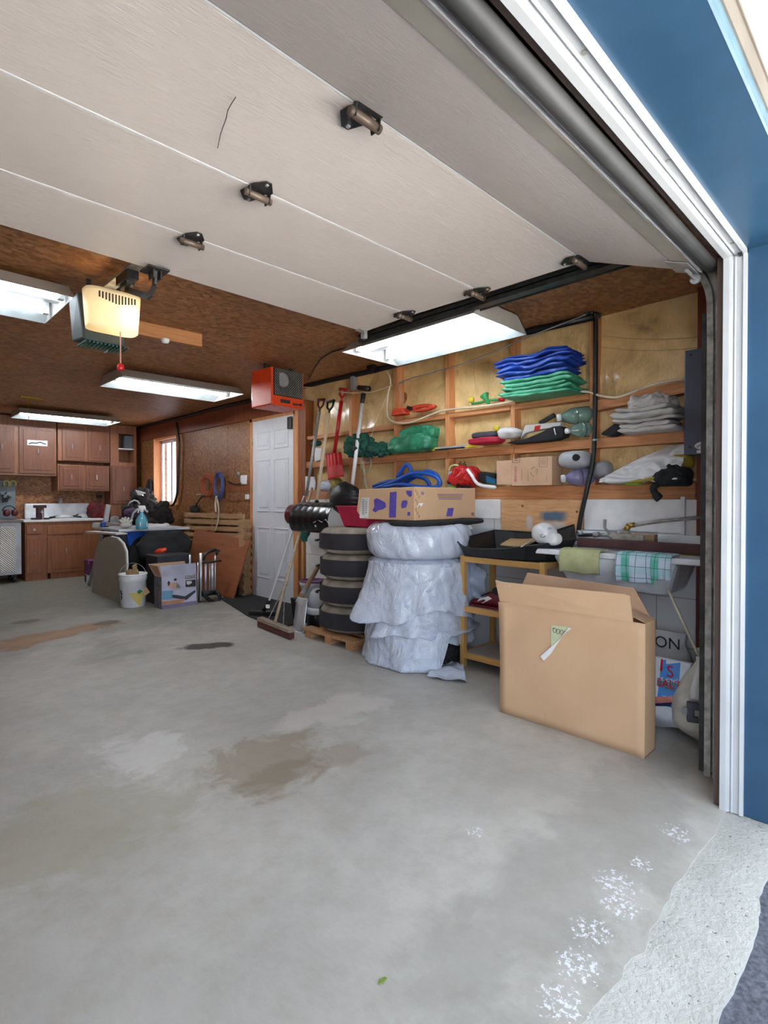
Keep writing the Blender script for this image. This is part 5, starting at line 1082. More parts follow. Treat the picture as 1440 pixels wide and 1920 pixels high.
# ================================================================== SALT BAGS, SACK, STICK
def sack(mb, c, sz, pinch, seed, amp=.012, nu=56, nv=36, e=.6):
    """filled bag: fat base, narrowing to a flat top seam"""
    c = Vector(c); vs = []
    for j in range(nv + 1):
        v = j / nv; prof = (math.sin(min(1, v * 3.2 + .12) * math.pi / 2)) * (1 - max(0, (v - .45) / .55) ** 1.5 * pinch)
        for i in range(nu):
            a = 2 * math.pi * i / nu; ca, sa = math.cos(a), math.sin(a)
            rx = math.copysign(abs(ca) ** e, ca) * sz[0] / 2 * prof * (1 - .80 * max(0, v - .55) / .45 * (1 if pinch > .1 else .5)); ry = math.copysign(abs(sa) ** e, sa) * sz[1] / 2 * (prof if pinch > .5 else max(prof, .8 if v > .1 else prof))
            n_ = noise.noise(Vector((ca * 2 + seed, sa * 2, v * 5))) * amp + noise.noise(Vector((ca * 6 + seed, sa * 6, v * 9))) * amp * .5
            vs.append(c + Vector((rx + n_ * ca, ry + n_ * sa, sz[2] * v)))
    return mb.add(vs, [(j * nu + i, j * nu + (i + 1) % nu, (j + 1) * nu + (i + 1) % nu, (j + 1) * nu + i) for j in range(nv) for i in range(nu)] + [tuple(range(nu))[::-1], tuple(nv * nu + k for k in range(nu))])
sc = Vector((3.04, 1.015, 0))
sb_ = thing('salt_bag', 'white, blue and red bag of de-icing salt standing behind the big cardboard box', 'bag', tuple(sc))
sbo = sack(MB(), sc, (.24, .40, .365), .15, 3).build('bag_body', simple('white_poly_sack', (226, 228, 234), .35, bump=.4, bscale=14), sb_, smooth=True)
def gridpoly(fn, nu=12, nv=12): return MB().grid(fn, nu, nv)
vd = Vector((sc.x, sc.y, 0)).normalized(); side = Vector((vd.y, -vd.x, 0))
def onbag(mb, name, mat, o, par, off=.003):
    decal(o, mb, vd, off); return mb.build(name, mat, par)
def patch(u0, v0, u1, v1, u2, v2, u3, v3, D=2.4):
    a, b_, c_, d_ = P(u0, v0, D=D), P(u1, v1, D=D), P(u2, v2, D=D), P(u3, v3, D=D)
    return lambda u, v: (a.lerp(b_, u)).lerp(d_.lerp(c_, u), v)
onbag(gridpoly(patch(1243, 1283, 1284, 1272, 1274, 1378, 1230, 1378)), 'blue_print', simple('bright_blue_print', (84, 146, 220), .35), sbo, sb_, .0025)
onbag(gridpoly(patch(1233, 1325, 1276, 1325, 1268, 1345, 1231, 1340)), 'grey_print', simple('slate_print', (96, 128, 150), .4), sbo, sb_, .0035)
onbag(gridpoly(patch(1228, 1362, 1276, 1350, 1268, 1368, 1228, 1376)), 'salmon_print', simple('salmon_print', (214, 130, 116), .4), sbo, sb_, .0035)
onbag(gridpoly(patch(1228, 1376, 1264, 1366, 1260, 1376, 1228, 1382)), 'navy_band', simple('navy_print', (30, 40, 84), .4), sbo, sb_, .004)
onbag(gridpoly(patch(1241, 1280, 1290, 1268, 1290, 1272, 1241, 1284)), 'red_band', 'maroon', sbo, sb_, .004)
onbag(gridpoly(patch(1241, 1284, 1245, 1284, 1243, 1312, 1238, 1312)), 'red_edge', 'red', sbo, sb_, .004)
rt_ = side; upv = Vector((0, 0, 1))
onbag(text_mb('S', P(1253, 1336, D=2.3), rt_, upv, .075, .0), 'lettering', 'red', sbo, sb_, .006)
onbag(text_mb('SALT', P(1231, 1358, D=2.3), rt_ + upv * .06, upv, .050, .0), 'lettering', 'red', sbo, sb_, .016)
onbag(text_mb('DE-ICING', P(1233, 1346, D=2.3), rt_ + upv * .05, upv, .022, .0), 'lettering', 'white', sbo, sb_, .014)
cb_ = thing('salt_bag', 'clear plastic bag with black lettering behind the salt bag', 'bag', (3.44, 1.13, 0))
cl_ = sack(MB(), (3.44, 1.13, 0), (.20, .36, .42), .35, 9).build('bag_body', 'whitecloth', cb_, smooth=True)
decal(cl_, text_mb('ON', P(1226, 1244, D=2.85), rt_, upv, .085, .0), vd, .022).build('lettering', 'ink', cb_)
wk = thing('woven_sack', 'full white woven sack with grey clip leaning beside the door track', 'sack', (2.98, .80, 0))
wc_ = Vector((3.0, .765, 0))
wo = sack(MB(), wc_, (.29, .30, .41), .75, 5, .010, e=.8).build('sack_body', simple('grubby_woven_white', (222, 218, 210), .6, c2=(196, 188, 172), nscale=5, bump=.5, bscale=16), wk, smooth=True)
MB().tube([P(1304, 1312, X=2.87), P(1306, 1285, X=2.89), P(1312, 1245, X=2.92), P(1312, 1232, X=2.93)], [.03, .022, .012, .018], 10).build('twisted_neck', 'whitecloth', wk, smooth=True)
b = MB(); q = P(1299, 1335, X=2.82); b.cbox(q + Vector((0, 0, .03)), .03, .05, .035, rz=.4); b.cbox(q + Vector((.0, .01, -.005)), .03, .03, .05, rz=.4); b.cbox(q + Vector((0, 0, -.035)), .03, .05, .025, rz=.4); b.build('grey_clip', simple('charcoal_clip', (74, 78, 86), .5), wk, bevel=.005)
MB().lathe([(.018, -.004), (.018, .004)], q + Vector((-.01, .03, 0)), 14, 'X').build('clip_disc', 'greyp', wk)
MB().prism([P(u, v, X=3.02) for u, v in ((1307, 1215), (1320, 1214), (1322, 1262), (1310, 1250))], (.01, 0, 0)).build('white_tag', 'paper', wk)
tag(MB().tube([P(1311, 1232, X=2.93), P(1252, 1105, X=3.10)], .0075, 8).build('wooden_stick', 'rope', smooth=True), 'thin pale wooden stick leaning out of the sack towards the sink', 'stick')
# ================================================================== BAGGED TIRES
TC = Vector((3.084, 2.744, 0)); TOC = Vector((-.747, -.665, 0)); LEFT = Vector((-.711, .703, 0))
ANG0 = math.atan2(TOC.y, TOC.x)      # direction of the opening side; positive rel = towards the rack
def rel(a):
    d = (a - ANG0 + math.pi) % (2 * math.pi) - math.pi; return d      # + is anticlockwise = towards +right in view
def bagbody(z0, z1, R, seed, squash=.5, knots=0.0):
    def f(u, v):
        a = 2 * math.pi * u; t_ = v; ph = math.pi * (t_ - .5)
        r = R * (.40 + .60 * max(0, math.cos(ph)) ** .32); z = z0 + (z1 - z0) * (.5 + .5 * math.copysign(abs(math.sin(ph)) ** .75, math.sin(ph)))
        dirv = Vector((math.cos(a), math.sin(a), 0)); w_ = max(0, math.cos(ph)) ** .5
        n_ = .006 * (abs(noise.noise(Vector((math.cos(a) * 4 + seed + z * 5, math.sin(a) * 4, z * 8)))) * 2 - .4) + .014 * noise.noise(Vector((math.cos(a) * 3 + seed, math.sin(a) * 3, z * 7))) + .010 * abs(noise.noise(Vector((math.cos(a) * 7 + seed + z * 9, math.sin(a) * 7, z * 3)))) + .005 * math.sin(a * 17 + z * 30 + 4 * noise.noise(Vector((math.cos(a) * 2, math.sin(a) * 2, seed))))
        return TC + dirv * (r + n_ * w_) + Vector((0, 0, z + .01 * noise.noise(Vector((math.cos(a) * 3, math.sin(a) * 3, seed))) * (1 if v > .5 else 0)))
    return f
def skirt(z0, hem, R, flare, seed, a0=-math.pi, a1=math.pi, folds=9):
    def f(u, v):
        a = ANG0 + a0 + (a1 - a0) * u; rl = rel(a); zt = z0; zh = hem(rl); z = zt + (zh - zt) * v
        dirv = Vector((math.cos(a), math.sin(a), 0)); fl = flare(rl) * v ** 1.5
        w_ = (.003 + .016 * v) * (math.sin(a * folds + seed + 2.5 * noise.noise(Vector((math.cos(a) * 2, math.sin(a) * 2, seed)))) * .6 + noise.noise(Vector((math.cos(a) * 4 + seed, math.sin(a) * 4, v * 1.5))))
        w_ += .008 * (abs(noise.noise(Vector((math.cos(a) * 6, math.sin(a) * 6, v * 4 + seed)))) * 2 - .4) + .003 * noise.noise(Vector((math.cos(a) * 15, math.sin(a) * 15, v * 9 + seed)))
        return TC + dirv * (R + fl + w_) + Vector((0, 0, z))
    return f
G_ = 'tires wrapped in white plastic bags'
t1 = thing('bagged_tire', 'topmost white plastic-bagged tire, directly under the purple-marked box', 'tire', TC + Vector((0, 0, .77)), G_)
MB().grid(bagbody(.765, 1.03, .392, 1), 150, 34).build('plastic_bag', 'bag', t1, smooth=True)
t2_ = thing('bagged_tire', 'second bagged tire from the top, its loose white skirt flaring to the left', 'tire', TC + Vector((0, 0, .51)), G_)
MB().grid(bagbody(.515, .775, .385, 6), 150, 34).build('plastic_bag', 'bag', t2_, smooth=True)
hem2 = lambda r: .36 + .06 * math.sin(r * 3.1 + .6) + .05 * noise.noise(Vector((r * 2.2, 3, 0))) + (.02 if r > .5 else 0)
fl2 = lambda r: .03 + .11 * math.exp(-((r + 1.15) / .35) ** 2) + .03 * math.exp(-((r - 1.2) / .6) ** 2)
MB().grid(skirt(.748, hem2, .382, fl2, 2), 220, 34).build('bag_skirt', 'bag', t2_, smooth=True, solid=.002)
t3_ = thing('bagged_tire', 'third bagged tire from the top, showing under the flared skirt', 'tire', TC + Vector((0, 0, .26)), G_)
MB().grid(bagbody(.262, .52, .392, 12), 150, 34).build('plastic_bag', 'bag', t3_, smooth=True)
hem3 = lambda r: .20 + .05 * math.sin(r * 2.3 + 2.2) + .04 * noise.noise(Vector((r * 2.6, 9, 0))); fl3 = lambda r: .01 + .05 * math.exp(-((r + .9) / .4) ** 2)
MB().grid(skirt(.40, hem3, .392, fl3, 5), 220, 20).build('bag_skirt', 'bag', t3_, smooth=True, solid=.002)
t4_ = thing('bagged_tire', 'bottom bagged tire on the floor, its black tread showing at the torn bag corner', 'tire', TC, G_)
b = MB(); b.lathe([(.20, .01), (.30, .0), (.335, .02), (.35, .06), (.352, .13), (.35, .20), (.335, .24), (.30, .26), (.20, .25)], TC, 64); b.build('tire', 'tread', t4_, smooth=True)
b = MB()
for k in range(54):
    a = 2 * math.pi * k / 54
    for j, z in enumerate((.045, .10, .155, .21)):
        aa = a + (.05 if j % 2 else 0); c = TC + Vector((math.cos(aa) * .354, math.sin(aa) * .354, z)); b.cbox(c, .014, .026, .036, rz=aa, rx=.5 if j % 2 else -.5)
tb_ = b.build('tread_blocks', 'tread', t4_); tb_['kind'] = 'stuff'
hem4 = lambda r: .004 if r < .33 else min(.262, .004 + (r - .33) * 1.9)
hem4b = lambda r: hem4(r) if r < 1.9 else .1
fl4 = lambda r: .05 + .03 * math.sin(r * 2)
MB().grid(skirt(.275, hem4b, .386, fl4, 8, folds=7), 220, 18).build('plastic_bag', 'bag', t4_, smooth=True, solid=.002)
def tail(u, v):
    a, b_, c_, d_ = P(835, 1243, Z=.012), P(868, 1252, Z=.03), P(875, 1280, Z=.01), P(800, 1270, Z=.012)
    p = (a.lerp(b_, u)).lerp(d_.lerp(c_, u), v); p.z += .03 + .03 * noise.noise(Vector((u * 3, v * 3, 1))) - .02 * v; p.z = max(p.z, .006); return p
MB().grid(tail, 24, 16).build('bag_tail', 'bag', t4_, smooth=True, solid=.003)
b = MB()
def rside(u, v):
    p = P(875 + 34 * u, 1050 + 62 * v + 20 * u, X=3.30 + .03 * math.sin(v * 9)); p.y += .03 * noise.noise(Vector((u * 4, v * 4, 0))); return p
MB().grid(rside, 12, 20).build('bag_tail', 'bag', t2_, smooth=True, solid=.003)
# box on top and black cloth
cb0 = (2.74, 3.06, 2.48)
pbx = thing('cardboard_box', 'long brown cardboard box with purple print lying on the bagged tires', 'box', (3.10, 2.77, 1.05))
X0b, X1b, Y0b, Y1b, Z0b, Z1b = 2.755, 3.46, 2.49, 3.05, 1.052, 1.285
def skew(x, y, z): return Vector((x, y, z + (.0 if x < 2.9 else -.0) - (.02 * max(0, (y - 2.6)) if z > 1.2 else 0)))
b = MB(); b.hexa([skew(x, y, z) for z in (Z0b, Z1b) for x, y in ((X0b, Y0b), (X1b, Y0b), (X1b, Y1b), (X0b, Y1b))]); b.build('carton_body', 'card', pbx, bevel=.006)
MB().prism([(X0b - .004, Y1b, Z0b + .03), (X0b - .004, Y1b + .03, Z0b + .06), (X0b + .02, Y1b + .03, Z1b - .03), (X0b - .004, Y1b, Z1b - .01)], (.006, 0, 0)).build('bent_flap', 'card', pbx)
Xf = X0b - .002
MB().prism([P(u, v, X=Xf) for u, v in ((677, 933), (692, 933), (690, 971), (674, 971))], (.0015, 0, 0)).build('shipping_label', 'paper', pbx)
b = MB()
for v in range(937, 965, 3): b.cbox(P(681, v, X=Xf - .001), .001, .022, .004)
for v in range(938, 962, 4): b.cbox(P(686.5, v + 3, X=Xf - .001), .001, .012, .005)
b.build('label_print', 'ink', pbx)
b = MB(); rr = random.Random(2)
b.prism([P(u, v, X=Xf) for u, v in ((701, 937), (706, 934), (713, 937), (722, 942), (724, 950), (718, 955), (708, 957), (704, 961), (698, 957), (702, 950))], (.0015, 0, 0))
b.prism([P(u, v, X=Xf) for u, v in ((731, 923), (743.5, 922), (742, 970.5), (729.5, 970.5))], (.0015, 0, 0))
b.prism([P(u, v, X=Xf) for u, v in ((754, 939), (763, 938), (764, 944), (761, 952), (753, 953), (752, 946))], (.0015, 0, 0))
b.prism([P(u, v, X=Xf) for u, v in ((761, 920), (772, 920), (772, 930), (768, 932), (763, 927))], (.0015, 0, 0))
b.prism([P(u, v, X=Xf) for u, v in ((764, 960), (769, 960), (769, 967), (764, 967))], (.0015, 0, 0))
b.build('purple_print', 'purple', pbx)
Yf = Y0b - .002; b = MB()
b.prism([P(u, v, Y=Yf) for u, v in ((840, 953), (851, 952), (848, 968), (837, 968))], (0, .0015, 0))
b.build('purple_patch', 'purple', pbx)
b = MB()
for k, v in enumerate((926, 929, 932, 935)): b.prism([P(820 + k, v, Y=Yf), P(868 - k, v + .5, Y=Yf), P(868 - k, v + 2, Y=Yf), P(820 + k, v + 1.5, Y=Yf)], (0, .0012, 0))
b.prism([P(u, v, Y=Yf) for u, v in ((790, 922), (795, 922), (795, 928), (790, 928))], (0, .0012, 0)); b.prism([P(u, v, Y=Yf) for u, v in ((884, 961), (889, 961), (889, 967), (884, 967))], (0, .0012, 0))
b.build('faded_print', simple('faded_purple', (158, 120, 146), .7), pbx)
b = MB()
for k in range(9): b.cbox(P(780 + (k % 3) * 3, 920 + k * 6, Y=Yf), .012, .003, .022, ry=(k % 3 - 1) * .5)
b.build('torn_corner', 'cardin', pbx)
MB().prism([P(783, 944, Y=Yf), P(794, 943, Y=Yf), P(790, 950, Y=Yf), P(783, 952, Y=Yf)], (0, .002, 0)).build('tape_scrap', 'paper', pbx)
bc_ = tag(MB().blob((3.14, 2.60, 1.030), (.82, .40, .05), .5, .012, 6, 3, 64, 16).build('black_cloth', 'blackrough', smooth=True), 'black cloth squeezed between the purple-marked box and the bagged tires', 'cloth')
tag(MB().prism([P(u, v, Y=2.46) for u, v in ((868, 976), (880, 978), (887, 992), (881, 993), (873, 984))], (0, .004, 0)).build('care_label', 'paper'), 'white cloth label hanging from the black cloth on the bagged tires', 'label')

# ================================================================== TIRE TOTES ON PALLET
TT = Vector((3.135, 3.506, 0)); G2 = 'covered tires stacked beside the side door'
pal = thing('wooden_pallet', 'low wooden pallet under the stack of covered tires', 'pallet', (TT.x, TT.y, 0))
b = MB()
for y in (-.27, 0, .27): MB().box(TT.x - .33, TT.x + .33, TT.y + y - .04, TT.y + y + .04, .0, .06).build('bearer', wood('pallet_wood', (196, 150, 108), (160, 112, 74), 'X') if y < -.2 else bpy.data.materials['pallet_wood'], pal)
for x in (-.29, -.1, .1, .29): MB().box(TT.x + x - .05, TT.x + x + .05, TT.y - .34, TT.y + .34, .06, .082).build('deck_board', 'pallet_wood' if False else bpy.data.materials['pallet_wood'], pal)
def tote(z0, label, seed, dx=0, dy=0):
    t_ = thing('tire_tote', label, 'tire', TT + Vector((dx, dy, z0)), G2); c = TT + Vector((dx, dy, z0)); h = .219
    def f(u, v):
        a = 2 * math.pi * u; ph = math.pi * (v - .5); r = .318 * (.35 + .65 * max(0, math.cos(ph)) ** .30); z = h * (.5 + .5 * math.copysign(abs(math.sin(ph)) ** .8, math.sin(ph)))
        w_ = .004 * math.sin(a * 34 + seed + 3 * noise.noise(Vector((math.cos(a) * 3, math.sin(a) * 3, seed)))) * max(0, math.cos(ph)) ** .3 + .006 * noise.noise(Vector((math.cos(a) * 4, math.sin(a) * 4, v * 5 + seed)))
        return c + Vector((math.cos(a) * (r + w_), math.sin(a) * (r + w_), z))
    MB().grid(f, 140, 28).build('tote_cover', 'tirebeige', t_, smooth=True)
    vs = [(.328, z) for k, z in enumerate((.042, .05, .09, .13, .168, .176))]
    MB().lathe(vs, c, 72, cap=False).build('dark_band', 'tiredark', t_, smooth=True, solid=.004)
    q = TOC * .328; sd = Vector((-TOC.y, TOC.x, 0)); p = c + (TOC * .93 - LEFT * .37) * .329 + Vector((0, 0, .10))
    MB().cbox(p, .005, .014, .038, rz=math.atan2((TOC * .93 - LEFT * .37).y, (TOC * .93 - LEFT * .37).x)).build('white_tag', 'paper', t_)
    hp = c + LEFT * .335 * .95 + TOC * .1 + Vector((0, 0, .11))
    MB().tube([hp + TOC * .05, hp + LEFT * .025 + TOC * .02, hp + LEFT * .025 - TOC * .03, hp - TOC * .06], .008, 6).build('carry_handle', 'black', t_, smooth=True)
tote(.084, 'bottom covered tire of the stack on the pallet, with a wide dark band', 1)
tote(.303, 'covered tire second from the bottom of the pallet stack', 2, .0, -.005)
tote(.522, 'covered tire second from the top of the pallet stack', 3, .01, .0)
tote(.741, 'topmost covered tire of the pallet stack, under the magenta tub', 4, .005, .005)
# magenta tub
tq0, tq1 = P(634, 954, X=3.10), P(705, 954, X=3.10)
cx, cy = 3.17, (tq0.y + tq1.y) / 2 - .02
tb = thing('plastic_tub', 'magenta plastic tub on top of the covered tires', 'tub', (cx, cy, .963))
b = MB(); b.hexa([(cx - .12, cy - .17, .964), (cx + .16, cy - .17, .964), (cx + .16, cy + .13, .964), (cx - .12, cy + .13, .964), (cx - .15, cy - .20, 1.14), (cx + .19, cy - .20, 1.14), (cx + .19, cy + .20, 1.14), (cx - .15, cy + .20, 1.14)])
b.build('tub_body', 'pink', tb, bevel=.012)
MB().box(cx - .155, cx + .195, cy - .205, cy + .205, 1.134, 1.142).build('tub_rim', 'pink', tb, bevel=.003)

# ================================================================== SHOVELS AND BROOMS
def blade(c, along, up, fw, w_, h, curl, nu=24, nv=14, rib=0.0, ribs=7):
    """scoop plate: along = width, up = height, fw = outward bulge"""
    c, al, up, fw = Vector(c), Vector(along).normalized(), Vector(up).normalized(), Vector(fw).normalized()
    def f(u, v):
        a = (v - .5) * math.pi * .8
        return c + al * ((u - .5) * w_ * (1 - .06 * v)) + up * (h * .5 * math.sin(a) / math.sin(.4 * math.pi)) + fw * (curl * math.cos(a)) + fw * (rib * abs(math.sin(u * math.pi * ribs)) ** 4)
    return f
def dgrip(mb, p, d, s=1.0, r=.011):
    p, d = Vector(p), Vector(d).normalized(); sd = Vector((0, 1, 0)); sd = (sd - d * sd.dot(d)).normalized()
    mb.tube([p - d * .05 * s, p, p + d * .04 * s + sd * .045 * s, p + d * .10 * s + sd * .05 * s], r, 8); mb.tube([p, p + d * .04 * s - sd * .045 * s, p + d * .10 * s - sd * .05 * s], r, 8)
    mb.tube([p + d * .10 * s + sd * .055 * s, p + d * .10 * s - sd * .055 * s], r * 1.25, 10); return mb
GS = 'snow shovels hung beside the side door'
def shovel(name, label, top, bot, r, mat, gripmat, cat='shovel', gs=1.0, group=GS):
    t_ = thing(name, label, cat, Vector(bot), group); top, bot = Vector(top), Vector(bot); d = (top - bot).normalized()
    MB().tube([bot, top], r, 12).build('shaft', mat, t_, smooth=True)
    dgrip(MB(), top + d * .03, d, gs).build('d_grip', gripmat, t_, smooth=True)
    return t_, d
s1_, d_ = shovel('snow_shovel', 'snow shovel with grey metal shaft and maroon scoop, nearest the side door', P(599, 772, X=3.53), P(574, 930, X=3.42), .016, 'galv', 'maroon')
MB().grid(blade(P(572, 966, X=3.38), (0, 1, .0), (.2, 0, 1), (-1, 0, .3), .50, .20, .09), 24, 16).build('scoop', 'maroon', s1_, smooth=True, solid=.006)
s2_, d_ = shovel('snow_shovel', 'snow shovel with pale wooden shaft and ribbed black scoop', P(617, 775, X=3.50), P(593, 945, X=3.30), .017, wood('pale_shaft', (226, 208, 178), (206, 184, 150), 'Z', knots=False), 'black')
MB().grid(blade(P(598, 972, X=3.22), (0, 1, 0), (.35, 0, 1), (-1, 0, .3), .62, .30, .13, rib=.0016, ribs=6), 110, 16).build('scoop', simple('glossy_black_plastic', (26, 27, 30), .22), s2_, smooth=True, solid=.006)
MB().tube([P(594, 940, X=3.27), P(590, 962, X=3.20)], [.022, .026], 12).build('socket', 'black', s2_, smooth=True)
b = MB(); ptsm = [(588, 980), (596, 975), (604, 979), (611, 974), (617, 982)]; b.tube([P(u, v, X=3.085) for u, v in ptsm], .004, 5); b.blob(P(592, 985, X=3.09), (.01, .035, .03), .8, flat=False); b.build('white_logo', 'white', s2_)
s3_, d_ = shovel('snow_shovel', 'all-red plastic shovel with ribbed blade hanging high on the wall', P(640, 752, X=3.56), P(627, 850, X=3.55), .019, 'red', 'red', gs=.9)
def rb(u, v):
    a, b_, c_, d2 = P(610, 852, X=3.53), P(640, 848, X=3.53), P(645, 893, X=3.50), P(616, 900, X=3.50)
    p = (a.lerp(b_, u)).lerp(d2.lerp(c_, u), v); p.x -= .03 * math.sin(math.pi * u) * .6 + (.010 * abs(math.sin(u * math.pi * 5)) ** 3 if v < .5 else 0); return p
MB().grid(rb, 60, 16).build('blade', 'red', s3_, smooth=True, solid=.006)
s4_ = thing('snow_pusher', 'white-handled pusher with rounded black scoop standing in the magenta tub', 'shovel', P(660, 925, X=3.35), GS)
tp_, bt_ = P(679, 757, X=3.50), P(659, 922, X=3.30)
MB().tube([bt_, tp_], .018, 12).build('shaft', 'white', s4_, smooth=True)
MB().tube([tp_, tp_ + (tp_ - bt_).normalized() * .10], [.02, .026], 12).tube([P(673, 727, X=3.52), P(692, 729, X=3.52)], .026, 12).build('t_grip', 'dkmetal', s4_, smooth=True)
b = MB(); b.tube([P(668, 838, X=3.385), P(664, 845, X=3.38)], .0185, 12); b.build('shaft_joint', 'ink', s4_)
c = P(650, 937, X=3.28)
def dome(u, v):
    a = -math.pi * .62 + u * math.pi * 1.24; b_ = (v - .42) * math.pi * .82
    r_ = .19 * (1 + .03 * math.sin(v * 60 + u * 9))
    q = Vector((-math.cos(a) * math.cos(b_) * .13, math.sin(a) * math.cos(b_) * r_ * 1.02, math.sin(b_) * .15 + .02 * math.cos(a)))
    return c + q
MB().grid(dome, 40, 40).build('scoop', M['black'], s4_, smooth=True, solid=.006)
# push broom
bA, bB = P(487, 1160, Z=.075), P(547, 1183, Z=.075)
br_ = thing('push_broom', 'push broom with grey wooden head and rust bristles leaning by the side door', 'broom', (bA + bB) / 2 - Vector((0, 0, .07)))
MB().beam(bA, bB, .06, .035).build('broom_head', wood('grey_head', (164, 150, 134), (130, 116, 102), 'Y', knots=False), br_, bevel=.006)
MB().beam(bA - Vector((0, 0, .042)), bB - Vector((0, 0, .042)), .05, .05).build('bristles', simple('rust_bristles', (122, 66, 50), .9, c2=(60, 34, 30), nscale=120, bump=1, bscale=200), br_)
hb = bA.lerp(bB, .5) + Vector((0, 0, .02)); ht_ = P(585, 915, X=3.40)
MB().tube([hb, ht_], .0135, 10).build('handle', wood('worn_handle', (196, 178, 152), (160, 138, 112), 'Z', knots=False), br_, smooth=True)
br1 = P(529, 1102, D=4.55); m1 = hb.lerp(ht_, .25)
MB().tube([bA.lerp(bB, .28) + Vector((0, 0, .02)), m1], .004, 6).tube([bA.lerp(bB, .75) + Vector((0, 0, .02)), m1], .004, 6).lathe([(.018, -.012), (.018, .012)], m1, 10).build('brace_rods', 'steel', br_)
# squeegee / floor brush with white pole
sA = P(505, 1126, Z=.20); sB = P(570, 930, X=3.50); sq = thing('floor_brush', 'floor brush with thin white pole and black head behind the push broom', 'brush', P(497, 1148, Z=0))
MB().tube([sA, sB], .010, 10).build('pole', 'white', sq, smooth=True)
MB().tube([sA, P(495, 1143, Z=.08)], [.018, .024], 12).build('black_socket', 'black', sq, smooth=True)
q = P(492, 1150, Z=.03); MB().cbox(q, .28, .06, .05, rz=2.2).build('brush_head', 'black', sq, bevel=.01)
MB().cbox(P(502, 1137, D=4.9), .02, .03, .03, rz=.5).build('white_clip', 'white', sq)
# thin rake handle with teal head, upright behind
rk_ = thing('leaf_rake', 'rake standing upside down with teal head behind the black scoop', 'rake', P(568, 1160, X=3.45))
MB().tube([P(567, 1110, X=3.50), P(568, 1012, X=3.50)], .014, 10).build('handle', 'pine', rk_, smooth=True)
MB().prism([P(u, v, X=3.48) for u, v in ((560, 996), (578, 996), (577, 1003), (573, 1009), (572, 1016), (566, 1016), (565, 1008), (561, 1004))], (.03, 0, 0)).build('rake_head', 'teal', rk_, bevel=.004)
# aluminium scoop shovel
al = thing('grain_shovel', 'aluminium scoop shovel standing on its blade in front of the white bucket', 'shovel', P(562, 1190, Z=0), None)
def alb(u, v):
    a, b_, c_, d2 = P(557, 1118, X=2.96), P(577, 1122, X=2.93), P(569, 1196, X=2.86), P(548, 1190, X=2.90)
    p = (a.lerp(b_, u)).lerp(d2.lerp(c_, u), v); n_ = Vector((-.75, -.66, 0)); p += n_ * (.05 * math.sin(math.pi * u) * min(1, v * 4 + .3)); p.z = max(p.z, .002); return p
MB().grid(alb, 20, 24).build('blade', 'alu', al, smooth=True, solid=.004)
h0, h1 = P(562, 1122, X=2.97), P(597, 1063, X=3.26)
MB().tube([h0, h0.lerp(h1, .12), h1], [.034, .024, .02], 14).build('shaft', wood('brown_shaft', (170, 134, 96), (126, 92, 60), 'Z', knots=False), al, smooth=True)
MB().tube([P(559, 1130, X=2.96), h0, h0.lerp(h1, .45)], [.03, .026, .022], 14).build('socket', 'alu', al, smooth=True)
# buckets and small machine behind
def pail(name, label, c, r0, r1, h, mat, lid=None, cat='bucket', group=None, bail=True):
    t_ = thing(name, label, cat, c, group); c = Vector(c)
    MB().lathe([(r0 * .96, 0), (r0, .01), (r0 + (r1 - r0) * .78, h * .78), (r1 * 1.03, h * .80), (r1 * 1.0, h * .84), (r1 * 1.05, h * .87), (r1 * 1.0, h * .91), (r1 * 1.06, h * .97), (r1 * 1.06, h), (r1 * .97, h), (r1 * .94, h * .9), (r0 * .9, .02)], c, 40).build('pail_body', mat, t_, smooth=True)
    if lid: MB().lathe([(r1 * 1.04, h), (r1 * 1.04, h + .01), (r1 * .9, h + .014), (r1 * .88, h + .004)], c, 40).build('lid', lid, t_, smooth=True)
    if bail: MB().tube([c + Vector((r1 * 1.06 * math.cos(a), r1 * .5 * 0 + r1 * 1.06 * math.sin(a) * .2, h * .9 + r1 * 1.05 * math.sin(a))) for a in [math.pi * k / 12 for k in range(13)]], .0025, 6).build('bail_handle', 'galv', t_)
    return t_
c = P(566, 1160, X=3.28); c.z = 0
pail('lidded_bucket', 'white bucket with purple lid beside the covered tires', (3.30, 4.33, .217), .12, .145, .16, 'white', 'violet', bail=False)
bc0 = thing('black_crate', 'black plastic bin under the purple-lidded bucket', 'bin', (3.28, 4.27, 0))
MB().hexa([(3.14, 4.19, 0), (3.44, 4.19, 0), (3.44, 4.48, 0), (3.14, 4.48, 0), (3.12, 4.17, .215), (3.46, 4.17, .215), (3.46, 4.50, .215), (3.12, 4.50, .215)]).build('bin_body', 'black', bc0, bevel=.01)
b = MB(); q = P(545, 1173, X=3.118); b.box(3.112, 3.116, 4.30, 4.312, .06, .09); b.box(3.112, 3.116, 4.272, 4.284, .06, .09); b.build('white_mark', 'white', bc0)
vac = thing('shop_vacuum', 'grey and white shop vacuum with black base between the shovel and the tires', 'vacuum cleaner', (3.08, 4.0, 0))
vc = Vector((3.13, 4.0, 0)); 
MB().lathe([(.13, .0), (.14, .02), (.14, .13), (.13, .14)], vc, 32).build('base_drum', 'black', vac, smooth=True)
MB().lathe([(.145, .14), (.15, .15), (.15, .19), (.14, .20)], vc, 32).build('white_band', 'white', vac, smooth=True)
MB().lathe([(.13, .20), (.125, .26), (.11, .32), (.08, .36), (.03, .37)], vc, 32).build('motor_head', 'ltgrey', vac, smooth=True)
MB().tube([vc + Vector((-.05, -.09, .30)), vc + Vector((-.07, -.13, .46)), vc + Vector((-.02, -.2, .40))], .02, 10).build('hose_handle', 'black', vac, smooth=True)
MB().prism([P(u, v, X=3.42) for u, v in ((590, 1088), (604, 1088), (604, 1130), (582, 1140), (578, 1112))], (.04, 0, 0)).build('grey_side_panel', 'greyp', vac, bevel=.01)
